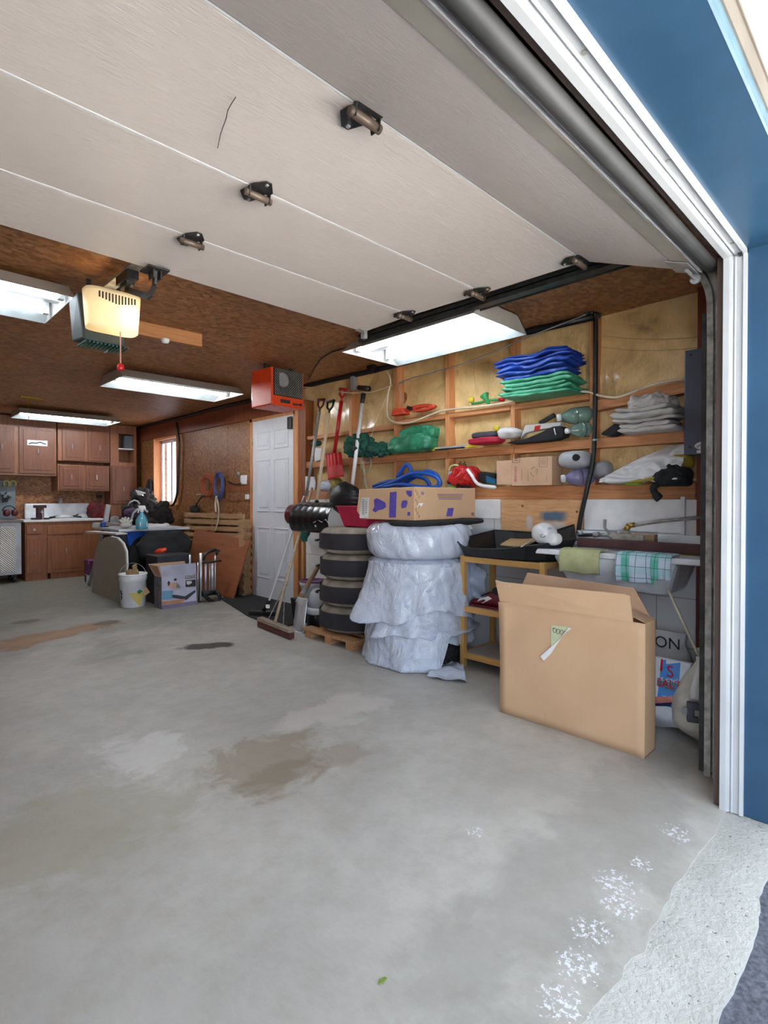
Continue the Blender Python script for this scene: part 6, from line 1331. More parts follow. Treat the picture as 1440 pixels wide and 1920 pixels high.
# door mat
tag(MB().prism([(3.56, 4.95, 0), (3.56, 6.02, 0), (3.16, 6.02, 0), (2.88, 4.9, 0), (2.80, 4.25, 0), (3.4, 4.25, 0)], (0, 0, .012)).build('door_mat', 'mat'), 'charcoal rubber mat on the floor in front of the side door', 'mat')
# things hanging on the wall behind the shovels
tag(MB().prism([P(u, v, X=3.58) for u, v in ((571, 893), (588, 894), (591, 905), (590, 918), (585, 922), (571, 920))], (.015, 0, 0)).build('white_scraper', 'white', bevel=.006), 'white plastic scraper hanging behind the grey shaft', 'scraper')
tag(MB().prism([P(u, v, X=3.56) for u, v in ((588, 838), (602, 840), (600, 862), (590, 866))], (.05, 0, 0)).build('white_box', 'white', bevel=.006), 'small white box with green top on the stud between the shovel shafts', 'box')
tag(MB().blob(P(593, 832, X=3.55), (.08, .14, .06), .8, .01, 12, 2).build('green_cloth', 'dkgreen', smooth=True), 'small dark green bundle above the white box', 'cloth')
tag(MB().blob(P(613, 911, X=3.54), (.13, .20, .12), .8, .02, 10, 3).build('plastic_bag', 'bag', smooth=True), 'crumpled clear-white plastic bag on the lower rail under the red shovel', 'bag')
tag(MB().blob(P(629, 908, X=3.56), (.11, .20, .13), .8, .02, 12, 6).build('mesh_bag', simple('yellow_mesh', (176, 158, 84), .7, c2=(130, 112, 58), nscale=30), smooth=True), 'yellow mesh bag on the lower rail under the red shovel', 'bag')
tag(MB().tube(px([(620, 920), (611, 926), (610, 936), (616, 946)], 3.50), .003, 5).build('pale_wire', 'rope'), 'thin pale wire loop hanging below the yellow mesh bag', 'wire')
tag(MB().prism([P(u, v, X=3.55) for u, v in ((598, 941), (628, 942), (628, 951), (598, 948))], (.03, 0, 0)).build('white_strip', 'foam'), 'white foam strip behind the wooden shaft under the lower rail', 'strip')

# ================================================================== BACK OF THE GARAGE
YU, YBs = 9.55, 9.27
def pul(mb, q): 
    q = Vector(q); mb.tube([q + Vector((0, -.002, .045)), q + Vector((0, -.022, .03)), q + Vector((0, -.022, -.03)), q + Vector((0, -.002, -.045))], .005, 6); return mb
def cabdoor(par, u0, v0, u1, v1, Y, mat, frame='cabframe', pull=None, arch=False, name='door'):
    a, c = P(u0, v0, Y=Y), P(u1, v1, Y=Y); x0, x1, z1, z0 = a.x, c.x, (a.z + P(u1, v0, Y=Y).z) / 2, c.z
    d = MB().box(x0, x1, Y - .02, Y, z0, z1).build(name, mat, par, bevel=.004)
    w_ = min(.05, (x1 - x0) * .2)
    if name == 'door': MB().box(x0 + w_, x1 - w_, Y - .027, Y - .019, z0 + w_, z1 - w_).build('raised_panel', mat, d, bevel=.008)
    if pull:
        q = P(pull[0], pull[1], Y=Y - .027); pul(MB(), q).build('handle', 'alu', d, smooth=True)
    return d
def cab(label, u0, v0, u1, v1, Yf, Yb, frame, cat='cabinet', name='wall_cabinet', top=None, bottom=None):
    a, c = P(u0, v0, Y=Yf), P(u1, v1, Y=Yf); z1 = top if top else a.z; z0 = bottom if bottom is not None else c.z
    t_ = thing(name, label, cat, ((a.x + c.x) / 2, (Yf + Yb) / 2, z0))
    MB().box(a.x, c.x, Yf, Yb, z0, z1).build('carcass', frame, t_, bevel=.003); return t_
k1 = cab('wooden wall cabinet at the far left with a pale sticker on its door', -60, 795, 106, 893, YU, YB - .002, 'cabframe', top=ZC - .02)
cabdoor(k1, -30, 799, 27, 886, YU - .001, 'cab', pull=(3, 838)); cabdoor(k1, 35, 801, 103, 889, YU - .001, 'cab', pull=(71, 846))
MB().prism([P(u, v, Y=YU - .03) for u, v in ((51, 824.5), (89, 826.5), (89, 837), (51, 834.5))], (0, .002, 0)).build('paper_strip', 'paper', k1)
b = MB(); b.tube([P(u, v, Y=YU - .032) for u, v in ((54, 832), (60, 830), (68, 831), (75, 829), (80, 831), (86, 833))], .008, 5); b.build('strip_drawing', 'ink', k1)
k2 = cab('wooden wall cabinet with four small doors above the counter', 108, 795, 206, 868, YU, YB - .002, 'cabframe', top=ZC - .02)
cabdoor(k2, 116, 802, 158, 865, YU - .001, 'cab', pull=(135, 837)); cabdoor(k2, 164, 802, 205, 866, YU - .001, 'cab', pull=(187, 840))
k3 = cab('low double-door wooden cabinet hung under the four-door wall cabinet', 108, 870, 205, 921, YU - .06, YB - .002, 'cabframe')
cabdoor(k3, 111, 873, 155, 918, YU - .061, 'cab', pull=(134, 895)); cabdoor(k3, 160, 873, 203, 918, YU - .061, 'cab', pull=(181, 896))
k4 = thing('tall_cabinet', 'tall wooden cabinet with an open cubby in the back corner', 'cabinet', (3.25, 9.7, 0))
xa, xb = P(207, 870, Y=YU).x, P(256, 870, Y=YU).x
ca, cc2 = P(222, 813, Y=YU), P(251, 868, Y=YU)
MB().box(xa, ca.x, YU, YB - .002, 0, ZC - .02).box(cc2.x, xb, YU, YB - .002, 0, ZC - .02).box(ca.x, cc2.x, YU, YB - .002, 0, cc2.z).box(ca.x, cc2.x, YU, YB - .002, ca.z, ZC - .02).box(ca.x, cc2.x, YU + .26, YB - .002, cc2.z, ca.z).build('carcass', 'cabframe', k4)
q = P(222, 841, Y=YU); MB().box(ca.x, cc2.x, YU, YU + .25, q.z - .008, q.z + .008).build('cubby_shelf', 'white', k4)
cabdoor(k4, 209, 874, 253, 945, YU - .001, 'cab', pull=(232, 918))
q = P(241, 828, Y=YU + .08); tag(MB().box(q.x - .07, q.x + .08, YU + .06, YU + .2, P(222, 840, Y=YU).z + .009, P(222, 815, Y=YU).z).build('blue_grey_binder', simple('blue_grey', (92, 104, 116), .5)), 'blue-grey box standing in the cubby of the tall cabinet', 'box')
# base cabinet and counter
kb = thing('base_cabinet', 'orange-brown wooden base cabinet with drawer and two doors under the white counter', 'cabinet', (2.3, 9.55, 0))
xl, xr_ = P(47, 1000, Y=YBs).x, P(168, 1000, Y=YBs).x
MB().box(xl, xr_ + .2, YBs, YB - .002, .09, .862).box(xl, xl + .28, YBs + .0, YB - .01, 0, .09).box(xl + .32, xr_ + .2, YBs + .0, YB - .01, 0, .09).build('carcass', 'cabbase', kb)
dr = cabdoor(kb, 49, 985, 77, 1001, YBs - .001, 'cabbase', name='drawer'); MB().lathe([(.016, -.02), (.016, 0)], P(64, 993, Y=YBs - .03), 12, 'Y').build('knob', 'alu', dr)
cabdoor(kb, 49, 1004, 77, 1073, YBs - .001, 'cabbase', pull=(64, 1038))
cabdoor(kb, 88, 985, 156, 1000, YBs - .001, 'cabbase', name='drawer')
cabdoor(kb, 88, 1005, 156, 1069, YBs - .001, 'cabbase', pull=(124, 1034))
ct = thing('counter_top', 'white counter top with raised white splashback at the back wall', 'counter', (2.6, 9.5, .863))
MB().box(xl - .02, 2.86, YBs - .02, YB - .03, .863, .895).build('counter_slab', 'white', ct, bevel=.004)
a, c = P(45.5, 944, Y=9.80), P(168.5, 975, Y=9.80)
MB().box(a.x, c.x, 9.78, 9.83, .893, a.z).build('splashback', 'enamel', ct, bevel=.03)
vi = thing('bench_vise', 'dark metal bench vise on the white counter', 'vise', tuple(P(75, 974, Y=9.45)))
q = P(75, 974, Y=9.4); q.z = .896
MB().cbox(q + Vector((0, 0, .012)), .22, .14, .024).cbox(q + Vector((0, 0, .10)), .09, .10, .17).cbox(q + Vector((0, 0, .195)), .16, .10, .045).build('vise_body', simple('maroon_iron', (72, 42, 42), .5, .4), vi, bevel=.01)
MB().tube([q + Vector((0, -.06, .11)), q + Vector((0, -.15, .11))], .016, 8).tube([q + Vector((.0, -.14, .15)), q + Vector((.01, -.14, -.02))], .006, 6).build('screw_handle', 'alu', vi)
cg = thing('caulking_gun', 'silver and black caulking gun lying on the white counter', 'caulking gun', tuple(P(120, 972, Y=9.5)))
q = P(120, 972, Y=9.45); q.z = .93
MB().tube([q + Vector((-.12, 0, 0)), q + Vector((.12, 0, .008))], .024, 12).build('barrel', 'alu', cg, smooth=True)
MB().tube([q + Vector((-.2, 0, -.015)), q + Vector((-.12, 0, 0))], .016, 8).tube([q + Vector((.12, 0, .008)), q + Vector((.24, -.02, -.012))], .014, 8).tube([q + Vector((.14, 0, .0)), q + Vector((.2, -.02, .035))], .01, 8).build('grip_and_nozzle', 'black', cg, smooth=True)
tag(MB().blob(P(182, 958, Y=9.55), (.28, .2, .26), .7, .03, 8, 4, 48, 28).build('red_jacket', simple('dark_red_fabric', (118, 22, 30), .8, c2=(70, 14, 20)), smooth=True), 'dark red bundle on the counter at the end of the splashback', 'bundle')
tag(MB().lathe([(.03, 0), (.03, .06), (.02, .09)], P(113, 944, Y=9.7), 14).build('small_jar', 'greyp', smooth=True), 'small grey jar showing above the splashback', 'jar')
tag(MB().box(P(24, 950, Y=9.84).x, P(25.2, 950, Y=9.84).x + .03, 9.84, 9.868, 1.02, P(24, 914, Y=9.84).z).build('batten', 'brownwood'), 'thin wooden batten on the back wall above the splashback', 'batten')
tag(MB().cbox(P(186, 931, Y=9.85), .09, .02, .05).build('outlet_plate', 'black'), 'black outlet on the back wall under the double-door cabinet', 'outlet')
# pegboard and hanging tools
pgx0, pgx1 = P(-30, 930, Y=9.80).x, P(29, 930, Y=9.80).x
tag(MB().box(pgx0, pgx1, 9.80, 9.82, .90, P(10, 901, Y=9.8).z).build('pegboard', 'pegboard'), 'grey pegboard behind the diamond-plate tool chest', 'pegboard')
for u, l in ((12, 'left one of two small yellow tape measures on the pegboard'), (25, 'right one of two small yellow tape measures on the pegboard')):
    q = P(u, 906, Y=9.77); t_ = thing('tape_measure', l, 'tape measure', q, 'tape measures on the pegboard')
    MB().lathe([(.03, -.015), (.042, -.015), (.042, .015), (.03, .015)], q, 16, 'Y', cap=False).cbox(q + Vector((0, 0, -.034)), .09, .03, .014).build('tape_case', 'yellow', t_)
b = MB(); q = P(9, 931, Y=9.78); rr = random.Random(3)
for k in range(7): b.tube([q + Vector((rr.uniform(-.08, .08), 0, rr.uniform(-.09, .09))), q + Vector((rr.uniform(-.08, .08), -.01, rr.uniform(-.09, .09)))], .012, 6)
tag(b.build('hanging_tools', 'dkmetal'), 'cluster of small dark tools hung on the grey pegboard', 'tools')
em = thing('ear_muffs', 'dark red ear muffs with black band hanging over the tool chest', 'ear muffs', P(17, 968, Y=9.55))
q = P(17, 958, Y=9.55); MB().tube([q + Vector((.08 * math.cos(a), 0, .075 * math.sin(a))) for a in [math.pi * k / 10 for k in range(11)]], .008, 6).build('head_band', 'black', em, smooth=True)
MB().blob(q + Vector((-.03, 0, -.03)), (.09, .08, .10), .8).blob(q + Vector((.07, 0, -.03)), (.09, .08, .10), .8).build('ear_cups', 'maroon', em, smooth=True)
tc = thing('tool_chest', 'rolling tool chest with diamond-plate door at the far left', 'tool chest', (1.5, 9.4, 0))
a = P(40, 1083, Z=0.05); x1c = P(40, 1000, Y=9.2).x; x0c = x1c - .62
MB().box(x0c, x1c, 9.2, 9.65, .12, .87).build('chest_body', 'ltgrey', tc, bevel=.008)
MB().box(x0c + .05, x1c - .075, 9.185, 9.2, .16, .81).build('diamond_plate_door', 'diamond', tc, bevel=.003)
MB().box(x0c - .02, x1c + .02, 9.18, 9.67, .87, .90).build('wood_top', 'beige', tc, bevel=.003)
for x, y in ((x0c + .08, 9.27), (x1c - .08, 9.27), (x0c + .08, 9.58), (x1c - .08, 9.58)):
    cs = MB().box(x - .03, x + .03, y - .03, y + .03, .085, .12).build('caster_fork', 'black', tc)
    MB().lathe([(.02, -.016), (.055, -.014), (.055, .014), (.02, .016)], (x, y, .055), 20, 'X').build('caster_wheel', 'black', cs)
# hanging trouble light hook over rear fixture
tag(MB().cbox(P(59, 746, Z=2.44), .26, .03, .02, rz=.2).tube([P(54, 747, Z=2.43), P(54, 790, Y=8.5)], .004, 5).build('yellow_hook', 'mustard'), 'yellow wooden cleat and cord on the ceiling above the rear light', 'cleat')

# ---- work table with clutter
ta = thing('work_table', 'blue-aproned work table with a light top covered in clutter', 'table', (2.8, 7.4, 0))
MB().box(2.32, 3.22, 6.95, 7.9, .80, .83).build('table_top', 'ltgrey', ta, bevel=.003)
MB().hexa([(2.52, 7.05, .42), (2.78, 7.05, .50), (2.78, 7.6, .50), (2.52, 7.6, .42), (2.42, 7.0, .80), (3.15, 7.0, .80), (3.15, 7.7, .80), (2.42, 7.7, .80)]).build('blue_body', 'blueplastic', ta, bevel=.02)
for x, y in ((2.40, 7.02), (3.14, 7.02), (2.40, 7.8), (3.14, 7.8)): MB().beam((x, y, .80), (x + (.0), y, 0), .035, .035, (1, 0, 0)).build('leg', 'dkmetal', ta)
q0_, q1_ = P(170, 997, Z=.838), P(228, 1001, Z=.838)
tag(MB().beam(q0_, q1_, .12, .016).build('thin_board', 'paleboard'), 'thin pale board sticking out over the left end of the work table', 'board')
ms = thing('mitre_fence', 'silver fence bar with blue clamp standing up on the work table', 'saw fence', tuple(P(195, 993, Z=.84)))
MB().beam(P(196, 990, D=7.2), P(203, 946, D=7.2), .055, .045, (0, 1, 0)).build('upright_bar', 'alu', ms, bevel=.004)
MB().cbox(P(196, 984, D=7.15), .09, .07, .085).build('blue_clamp', simple('clamp_blue', (36, 70, 160), .4), ms, bevel=.012)
MB().beam(P(202, 983, D=7.1), P(232, 984, D=6.9), .05, .045).build('cross_bar', 'alu', ms, bevel=.004)
MB().beam(P(177, 984, D=7.2), P(190, 986, D=7.2), .09, .06).build('left_block', 'paleboard', ms)
sb2 = thing('spray_bottle', 'blue spray bottle with white trigger head on the work table', 'spray bottle', tuple(P(265, 990, Z=.84)))
q = P(266, 992, Z=.832); q.z = .832
MB().lathe([(.065, 0), (.07, .01), (.07, .11), (.05, .15), (.024, .19), (.02, .21)], q, 24).build('bottle_body', 'bottleb', sb2, smooth=True)
MB().tube([q + Vector((0, 0, .21)), q + Vector((0, 0, .25))], .02, 10).hexa([q + Vector(v) for v in ((-.03, -.015, .245), (.05, -.015, .245), (.05, .015, .245), (-.03, .015, .245), (-.045, -.015, .29), (.035, -.015, .29), (.035, .015, .29), (-.045, .015, .29))]).tube([q + Vector((-.03, 0, .25)), q + Vector((-.045, 0, .20))], .007, 6).build('trigger_head', 'white', sb2, bevel=.003)
MB().prism([q + Vector(v) for v in ((-.045, -.06, .03), (.045, -.06, .03), (.045, -.06, .09), (-.045, -.06, .09))], (0, .012, 0)).build('bottle_label', 'paper', sb2)
# gloves: palm with five splayed fingers
gl = thing('work_glove', 'pale grey work glove with splayed fingers on the work table', 'glove', tuple(P(234, 988, Z=.84)))
q = P(236, 990, Z=.835); b = MB(); b.blob(q + Vector((0, 0, .03)), (.13, .10, .06), .8, .006, 14, 2)
for a in (-.9, -.5, -.1, .35, .9): b.tube([q + Vector((0, 0, .04)), q + Vector((math.sin(a) * .10, -.01, .05 + math.cos(a) * .09))], [.020, .014], 8)
b.build('glove_shell', 'greycloth', gl, smooth=True)
tag(MB().blob(P(290, 986, Z=.845), (.36, .22, .06), .7, .02, 9, 3).build('crumpled_paper', 'paper', smooth=True), 'crumpled white paper beside the spray bottle', 'paper')
tag(MB().tube([P(u, v, D=7.25) for u, v in ((245, 990), (246, 975), (250, 962), (258, 955), (268, 953), (277, 960))], .014, 8).build('clear_hose', 'ltgrey', smooth=True), 'curved clear hose arching behind the spray bottle', 'hose')
tag(MB().blob(P(246, 962, D=8.0), (.18, .2, .16), .8, .02, 9, 3).build('purple_bundle', simple('dusty_purple', (84, 60, 92), .8), smooth=True), 'dusty purple bundle behind the glove', 'bundle')
tag(MB().blob(P(214, 980, D=7.45), (.12, .1, .2), .8, .02, 9, 5).build('grey_tool', 'greyp', smooth=True), 'grey power tool behind the silver fence bar', 'tool')
# dark clutter heap below the window
b = MB(); b.blob(P(263, 968, D=8.6), (.52, .45, .45), .8, .05, 5, 6, 90, 60, crease=.06); b.blob(P(268, 938, D=8.6), (.34, .36, .36), .8, .04, 6, 2, 80, 50, crease=.05); b.blob(P(297, 968, D=8.1), (.34, .45, .42), .8, .05, 6, 9, 80, 50, crease=.05); b.hexa([(2.95, 8.15, 0), (3.45, 8.15, 0), (3.45, 8.9, 0), (2.95, 8.9, 0), (2.95, 8.15, .80), (3.45, 8.15, .80), (3.45, 8.9, .80), (2.95, 8.9, .80)])
tag(b.build('clothes_heap', simple('dark_clothes', (46, 40, 38), .9, c2=(26, 24, 26), nscale=6, bump=.6, bscale=14), smooth=True), 'dark heap of clothes and bags piled in the corner under the window', 'pile')
tag(MB().tube([P(u, v, D=8.2) for u, v in ((240, 948), (244, 942), (252, 938), (258, 940), (262, 945))], .013, 8).build('white_headband', 'ltgrey', smooth=True), 'pale curved band lying on the dark heap', 'band')
tag(MB().prism([P(u, v, D=8.2) for u, v in ((253, 919), (262, 921), (272, 924), (266, 927), (268, 930), (258, 928), (256, 924))], (.03, .03, 0)).build('white_rag', 'whitecloth', bevel=.004), 'small white rag hanging on the dark heap left of the window', 'rag')
tag(MB().blob(P(280, 915, X=3.54), (.08, .16, .30), .8, .02, 8, 3).build('hanging_hat', 'blackrough', smooth=True), 'black cap hanging beside the window', 'hat')
# rounded taupe panel leaning
rp_ = []
pl_ = lambda u, v: P(u, v, X=2.21)
for u, v in ((172, 1108), (174, 1060), (179, 1030), (186, 1016), (196, 1008), (207, 1006), (219, 1009), (229, 1019), (235, 1034), (236, 1060), (233, 1090), (226, 1132)): rp_.append(pl_(u, v))
for p in (rp_[0], rp_[-1]): p.z = 0
rd = thing('table_leaf', 'taupe round-ended table leaf standing on edge against the work table', 'table leaf', (2.22, 7.1, 0))
MB().prism(rp_, (.028, 0, 0)).build('leaf_board', 'taupe', rd, bevel=.004)
MB().tube([p + Vector((.02, 0, 0)) for p in rp_[5:]], .010, 6).build('pale_edge', 'white', rd, smooth=True)
tag(MB().beam(P(191, 1004, X=2.34), (2.34, 8.2, .0), .03, .03).build('table_strut', 'greyp'), 'grey strut slanting down behind the table leaf', 'strut')
pbq = thing('purple_carton', 'purple carton with white lettering stacked at the end of the base cabinet', 'box', (2.45, 8.5, .28))
a, c = P(158, 1049, X=2.42), P(158, 1076, X=2.42)
MB().box(2.42, 2.60, a.y - .30, a.y, c.z, a.z).build('carton_body', simple('plum_print', (120, 48, 116), .5), pbq, bevel=.003)
q = P(166, 1056, X=2.418); b = text_mb('S', P(165.5, 1057.5, X=2.417), (0, -1, 0), (0, 0, 1), .075, .001); b.build('white_lettering', 'white', pbq)
wct = thing('white_carton', 'white carton with dark corner under the purple carton', 'box', (2.45, 8.5, 0))
MB().box(2.42, 2.60, a.y - .28, a.y - .02, 0, c.z - .002).build('carton_body', 'white', wct, bevel=.003); MB().box(2.417, 2.421, a.y - .09, a.y - .021, .0, c.z - .01).build('dark_corner', 'ink', wct)
# white bucket with wood offcuts
bk = P(247, 1140, Z=0); bk += Vector((.05, .10, 0)); bk.z = 0
pw = pail('offcut_bucket', 'white plastic pail full of wood offcuts with a yellow triangle label', tuple(bk), .125, .142, .37, 'white', None)
rr = random.Random(5)
for k, (dx, dy, h, rz, ti) in enumerate(((-.05, -.02, .42, .3, .25), (.02, -.03, .47, .8, -.1), (.07, .02, .41, 1.4, -.35), (-.02, .05, .40, 2.0, .15), (.05, -.07, .39, .1, -.5))):
    tag(MB().cbox(bk + Vector((dx, dy, h - .14)), .07, .022, .28, rz=rz, rx=ti * .5, ry=ti).build('wood_offcut', 'kraft', bevel=.002), ['left-leaning wood offcut in the white pail', 'tallest pointed wood offcut in the white pail', 'right-leaning wood offcut in the white pail', 'rear wood offcut in the white pail', 'lowest slanting wood offcut at the front of the white pail'][k], 'wood offcut', 'wood offcuts in the pail')
bd = [o for o in pw.children if o.name.startswith('pail_body')][0]; vdb = Vector((bk.x, bk.y, 0)).normalized(); sdb = Vector((vdb.y, -vdb.x, 0))
D_ = 6.2
def tri(u, v):
    a, b_, c_ = P(241, 1105, D=D_), P(272, 1103, D=D_), P(262, 1131, D=D_); return a.lerp(b_, u).lerp(c_, v)
decal(bd, MB().grid(tri, 10, 10), vdb, .0025).build('yellow_triangle', simple('pale_yellow_print', (232, 208, 120), .5), pw)
def dia(u, v):
    a, b_, c_, d2 = P(256, 1103, D=D_), P(261, 1099, D=D_), P(267, 1103, D=D_), P(261, 1108, D=D_); return a.lerp(b_, u).lerp(d2.lerp(c_, u), v)
decal(bd, MB().grid(dia, 6, 6), vdb, .004).build('green_diamond', simple('green_print', (70, 150, 110), .5), pw)
def dk(u, v): return P(223 + 7 * u, 1100 + 18 * v, D=D_)
mm = MB().grid(dk, 5, 8); mm.f = [f for i, f in enumerate(mm.f) if i % 3]; decal(bd, mm, vdb, .003).build('dark_lettering', 'ink', pw)
# black box, airbed box
tag(MB().box(2.45, 2.86, 6.10, 6.45, 0, .56).build('black_case', simple('black_case_plastic', (44, 46, 52), .5), bevel=.012), 'tall black case standing behind the printed airbed box', 'case')
ab = thing('airbed_box', 'printed airbed carton with open flaps in front of the black case', 'box', (2.6, 5.97, 0))
ax0, ax1, ay0, ay1, az = 2.395, 2.79, 5.86, 6.06, .355
lav = simple('lavender_white_print', (212, 212, 232), .45)
MB().box(ax0, ax1, ay0, ay1, 0, az).build('carton_body', lav, ab, bevel=.002)
MB().box(ax0 - .002, ax0 + .001, ay0 + .002, ay1, 0, az - .005).build('side_print', simple('grey_side_print', (112, 106, 116), .5, c2=(80, 74, 82), nscale=22), ab)
MB().prism([(ax0, ay0, az), (ax1, ay0, az), (ax1 - .02, ay0 - .03, az + .125), (ax0 - .035, ay0 - .03, az + .125)], (0, .004, 0)).build('front_flap', lav, ab)
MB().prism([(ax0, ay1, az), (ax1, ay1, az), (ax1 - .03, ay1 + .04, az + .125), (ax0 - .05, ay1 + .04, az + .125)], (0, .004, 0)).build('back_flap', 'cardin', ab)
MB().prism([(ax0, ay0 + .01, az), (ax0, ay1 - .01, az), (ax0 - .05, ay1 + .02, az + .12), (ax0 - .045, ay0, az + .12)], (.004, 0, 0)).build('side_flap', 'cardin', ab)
Yp = ay0 - .0015
def pf(pts, name, mat, dy=0): return MB().prism([P(u, v, Y=Yp - dy) for u, v in pts], (0, .001, 0)).build(name, mat, ab)
pf(((304, 1108), (325, 1107), (323, 1124), (304, 1125)), 'blue_scene', simple('sky_blue_print', (128, 178, 214), .5))
pf(((323, 1116), (326, 1115), (347, 1118), (366, 1106), (367, 1110), (350, 1125), (323, 1121)), 'airbed_picture', simple('dark_slate_print', (64, 70, 84), .5), .001)
pf(((303.5, 1128), (346, 1123), (347, 1127), (340, 1130), (304, 1134)), 'tan_picture', simple('tan_print', (214, 150, 110), .5), .0015)
pf(((303.5, 1135), (370, 1126), (370, 1133), (303.5, 1143)), 'bottom_strip', simple('mauve_strip_print', (142, 132, 158), .5), .001)
pf(((314, 1094), (318, 1091), (322, 1094), (328, 1091), (333, 1096), (338, 1102), (331, 1104), (318, 1102), (315, 1099)), 'people_picture', simple('skin_print', (226, 178, 160), .5), .001)
pf(((314, 1092), (317, 1089), (319, 1093), (316, 1100)), 'hair_shape', 'ink', .002); pf(((326, 1086), (330, 1084), (332, 1088), (327, 1089)), 'hair_shape', 'ink', .002)
pf(((331, 1092), (336, 1096), (339, 1103), (331, 1102)), 'shirt_shape', simple('sage_print', (140, 160, 148), .5), .002)
pf(((348, 1088.5), (367, 1086.5), (367, 1099.5), (348, 1101)), 'inset_picture', 'ink', .001); pf(((349.5, 1090), (359, 1089), (360, 1093), (353, 1097), (350, 1094)), 'inset_highlight', 'paper', .002)
MB().prism([P(u, v, Y=Yp - .001) for u, v in ((347.5, 1079.5), (368.5, 1077), (368.5, 1083.5), (347.5, 1086))], (0, .001, 0)).build('lettering_plate', simple('grey_plate_print', (120, 118, 128), .5), ab)
text_mb('INTEX', P(348.3, 1085, Y=Yp - .003), (1, 0, .015), (0, 0, 1), .046, .001).build('lettering', 'paper', ab)
# orange handle and black bag behind
tag(MB().tube([P(288, 1039, D=6.55), P(300, 1034, D=6.5), P(312, 1030, D=6.5)], [.03, .04, .022], 10).build('orange_tool', 'orange', smooth=True), 'orange-handled tool sticking out above the black case', 'tool')
b = MB(); b.blob(P(258, 1040, D=6.9), (.34, .34, .46), .8, .05, 5, 3, 56, 36); b.blob(P(310, 1026, D=6.75), (.66, .34, .42), .8, .05, 4, 8, 56, 36); 
tag(b.build('black_bag', 'blackrough', smooth=True), 'big slumped black bag hanging under the work table', 'bag')
# aluminium roof-rack bars with feet
ar = thing('roof_rack_bars', 'bundle of upright aluminium bars with black feet beside the airbed box', 'roof rack', (3.0, 5.9, 0))
for u0, vt, vb, r_ in ((356, 1040, 1100, .012), (371, 1054, 1120, .007), (376.5, 1037, 1122, .016), (385.5, 1056, 1108, .014), (393, 1056, 1108, .008), (398, 1056, 1108, .016), (403.5, 1037, 1108, .009)):
    a, c = P(u0, vt, Y=5.95), P(u0, vb, Y=5.95); c.z = max(c.z, .03) if r_ != .016 or u0 != 376.5 else .02
    MB().tube([c, a], r_, 12).build('aluminium_bar', 'alu', ar, smooth=True)
b = MB(); b.tube([P(u, v, Y=5.9) for u, v in ((381, 1108), (384, 1117), (392, 1124), (401, 1130), (410, 1128), (412, 1118), (406, 1108))], .022, 8); b.cbox(P(392, 1112, Y=5.95), .2, .05, .05); b.build('lower_foot', 'black', ar, smooth=True)
b = MB(); b.tube([P(u, v, Y=5.95) for u, v in ((380, 1050), (384, 1040), (392, 1034), (402, 1031), (410, 1033), (404, 1040))], .02, 8); b.cbox(P(396, 1053, Y=5.95), .24, .04, .02); b.cbox(P(374, 1090, Y=5.98), .02, .04, .5); b.build('upper_clamp', 'black', ar, smooth=True)
# leaning board, slatted panel, foam tiles
MBb = MB().hexa([(3.24, 5.86, 0), (3.26, 5.86, 0), (3.30, 7.3, 0), (3.28, 7.3, 0), (3.44, 5.80, .70), (3.46, 5.80, .70), (3.50, 7.35, .78), (3.48, 7.35, .78)])
lb = tag(MBb.build('leaning_board', 'leanboard', bevel=.002), 'reddish brown sheet leaning on the wall below the slatted panel', 'board')
sp_ = thing('slatted_panel', 'slatted wooden panel of horizontal boards leaning below the coiled cords', 'slatted panel', (3.52, 6.7, .66))
for k, (v0, v1, ul, ur) in enumerate(((961, 970, 346, 457), (973, 982, 345, 460), (986, 994, 344, 461), (998, 1006, 344, 459), (1010, 1014, 344, 456))):
    a, b_, c_, d2 = P(ul, v0, X=3.50), P(ur, v0 + 3 - k * .2, X=3.50), P(ur, v1 + 3.5, X=3.50), P(ul, v1 - 1, X=3.50)
    MB().prism([a, b_, c_, d2], (.02, 0, 0)).build('slat', 'slat', sp_, bevel=.002)
for u in (352, 398, 448): a, c = P(u, 961, X=3.525), P(u, 1016, X=3.525); MB().box(3.522, 3.545, a.y - .04, a.y + .04, c.z, a.z).build('upright', 'slat', sp_)
ft = thing('foam_tiles', 'stack of brown interlocking foam tiles on edge beside the door casing', 'floor tiles', (3.5, 5.9, 0))
b = MB()
for k in range(5):
    x = 3.42 + k * .022; b.box(x, x + .018, 5.93, 6.02, 0, .95)
    for j in range(9): b.box(x, x + .018, 5.90 + .0 * j, 5.935, .04 + j * .10, .09 + j * .10)
b.build('tile_edges', 'slat', ft)
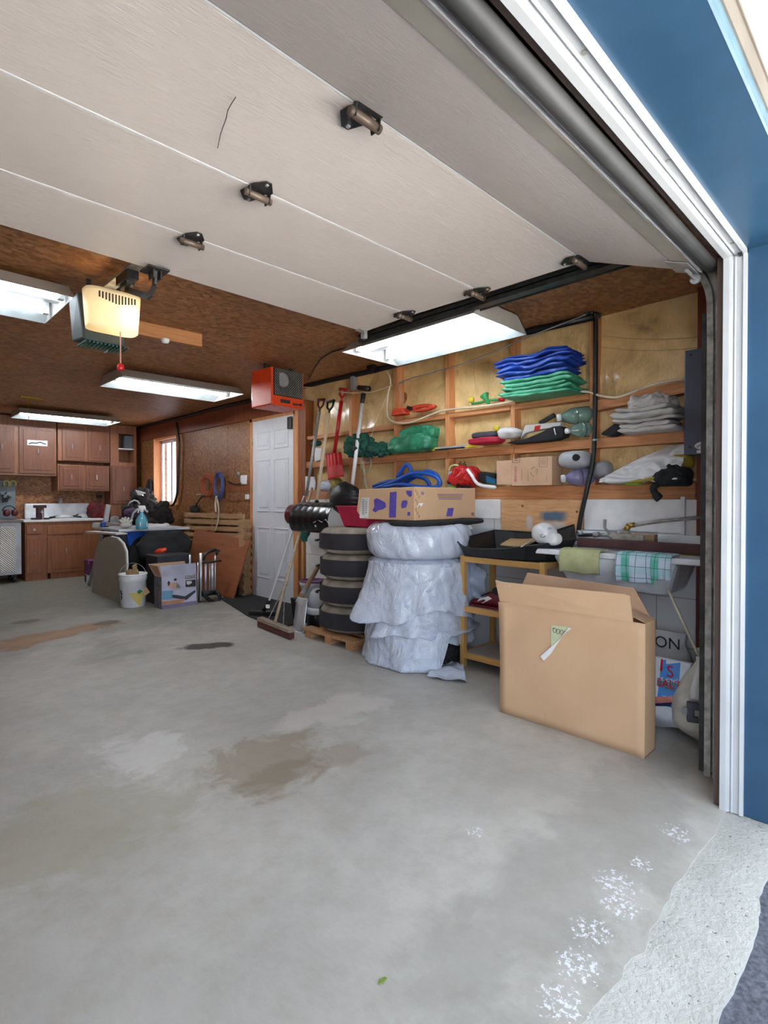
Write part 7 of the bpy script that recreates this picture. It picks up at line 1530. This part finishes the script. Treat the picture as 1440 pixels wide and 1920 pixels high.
# cords and switches on the wall
oc = []
for k in range(46):
    a = k * .62; oc.append(P(392, 910, X=3.55) + Vector((-.006 * (k % 7), .22 * math.cos(a) * (1 - .012 * k) , .17 * math.sin(a) * (1 - .008 * k))))
tag(MB().tube(oc, .008, 6).build('orange_cord_coil', 'cordorange', smooth=True), 'coiled orange extension cord hanging on the wall beside the window', 'cord')
oc = []
for k in range(50):
    a = k * .62; oc.append(P(413, 911, X=3.54) + Vector((-.006 * (k % 7), .14 * math.cos(a) * (1 - .01 * k), .20 * math.sin(a) * (1 - .006 * k))))
tag(MB().tube(oc, .008, 6).build('blue_cord_coil', 'cordblue', smooth=True), 'coiled blue cord hanging right of the orange one', 'cord')
tag(MB().tube(px([(406, 930), (404, 945), (405, 960)], 3.48), .014, 7).tube(px([(407, 935), (410, 955), (409, 975), (404, 995)], 3.47), .009, 6).build('white_strap', 'rope', smooth=True), 'white strap hanging from the coiled cords over the slatted panel', 'strap')
tag(MB().box(3.565, 3.586, P(460, 898, X=3.57).y - .02, P(455, 898, X=3.57).y + .05, P(457, 908, X=3.57).z, P(457, 891, X=3.57).z).build('light_switch', 'white', bevel=.004), 'white light switch plate beside the side door', 'light switch')
q = P(447, 889, X=3.57); tag(MB().lathe([(.035, -.006), (.03, .006)], q, 18, 'X').build('round_plate', 'greyp', smooth=True), 'round metal plate left of the light switch', 'plate')
tag(MB().box(3.565, 3.59, P(465, 932, X=3.57).y, P(460, 932, X=3.57).y, P(457, 936, X=3.57).z, P(457, 927, X=3.57).z).build('outlet_box', 'white', bevel=.003), 'small white outlet box below the light switch', 'outlet')
tag(MB().tube(px([(428, 902), (440, 908), (452, 906)], 3.56), .008, 6).build('black_cable', 'black'), 'short black cable below the round plate', 'cable')
tag(MB().cbox(P(374, 927, X=3.56), .02, .16, .015).build('steel_bar', 'galv'), 'small bright steel bar on the wall left of the orange cord', 'bar')
tag(MB().tube(px([(358, 965), (366, 950), (378, 932), (386, 930)], 3.53), .010, 6).build('black_hose', 'black', smooth=True), 'thin black hose curving up from the slatted panel', 'hose')
tag(MB().blob(P(365, 955, X=3.55), (.06, .26, .12), .8, .01, 8, 3).build('dark_pouch', 'blackrough', smooth=True), 'dark pouch resting on top of the slatted panel', 'pouch')
wp = []
for u, v in ((331, 792), (334, 812), (336, 835), (335, 870), (334, 900), (332, 925), (327, 943), (322, 948)): wp.append((u, v))
tag(MB().tube(px(wp, 3.545), .018, 8).build('black_vertical_pipe', 'black', smooth=True), 'black pipe dropping beside the window from the ceiling pipe', 'pipe')
# leaf on the floor
q = P(717, 1840, Z=.002); tag(MB().prism([q + Vector(v) for v in ((-.012, 0, 0), (-.004, .007, 0), (.010, .004, 0), (.014, -.003, 0), (.0, -.006, 0))], (0, 0, .003)).build('leaf', simple('green_leaf', (120, 140, 60), .7)), 'tiny green leaf lying on the concrete floor', 'leaf')
# warm bulb light of the opener
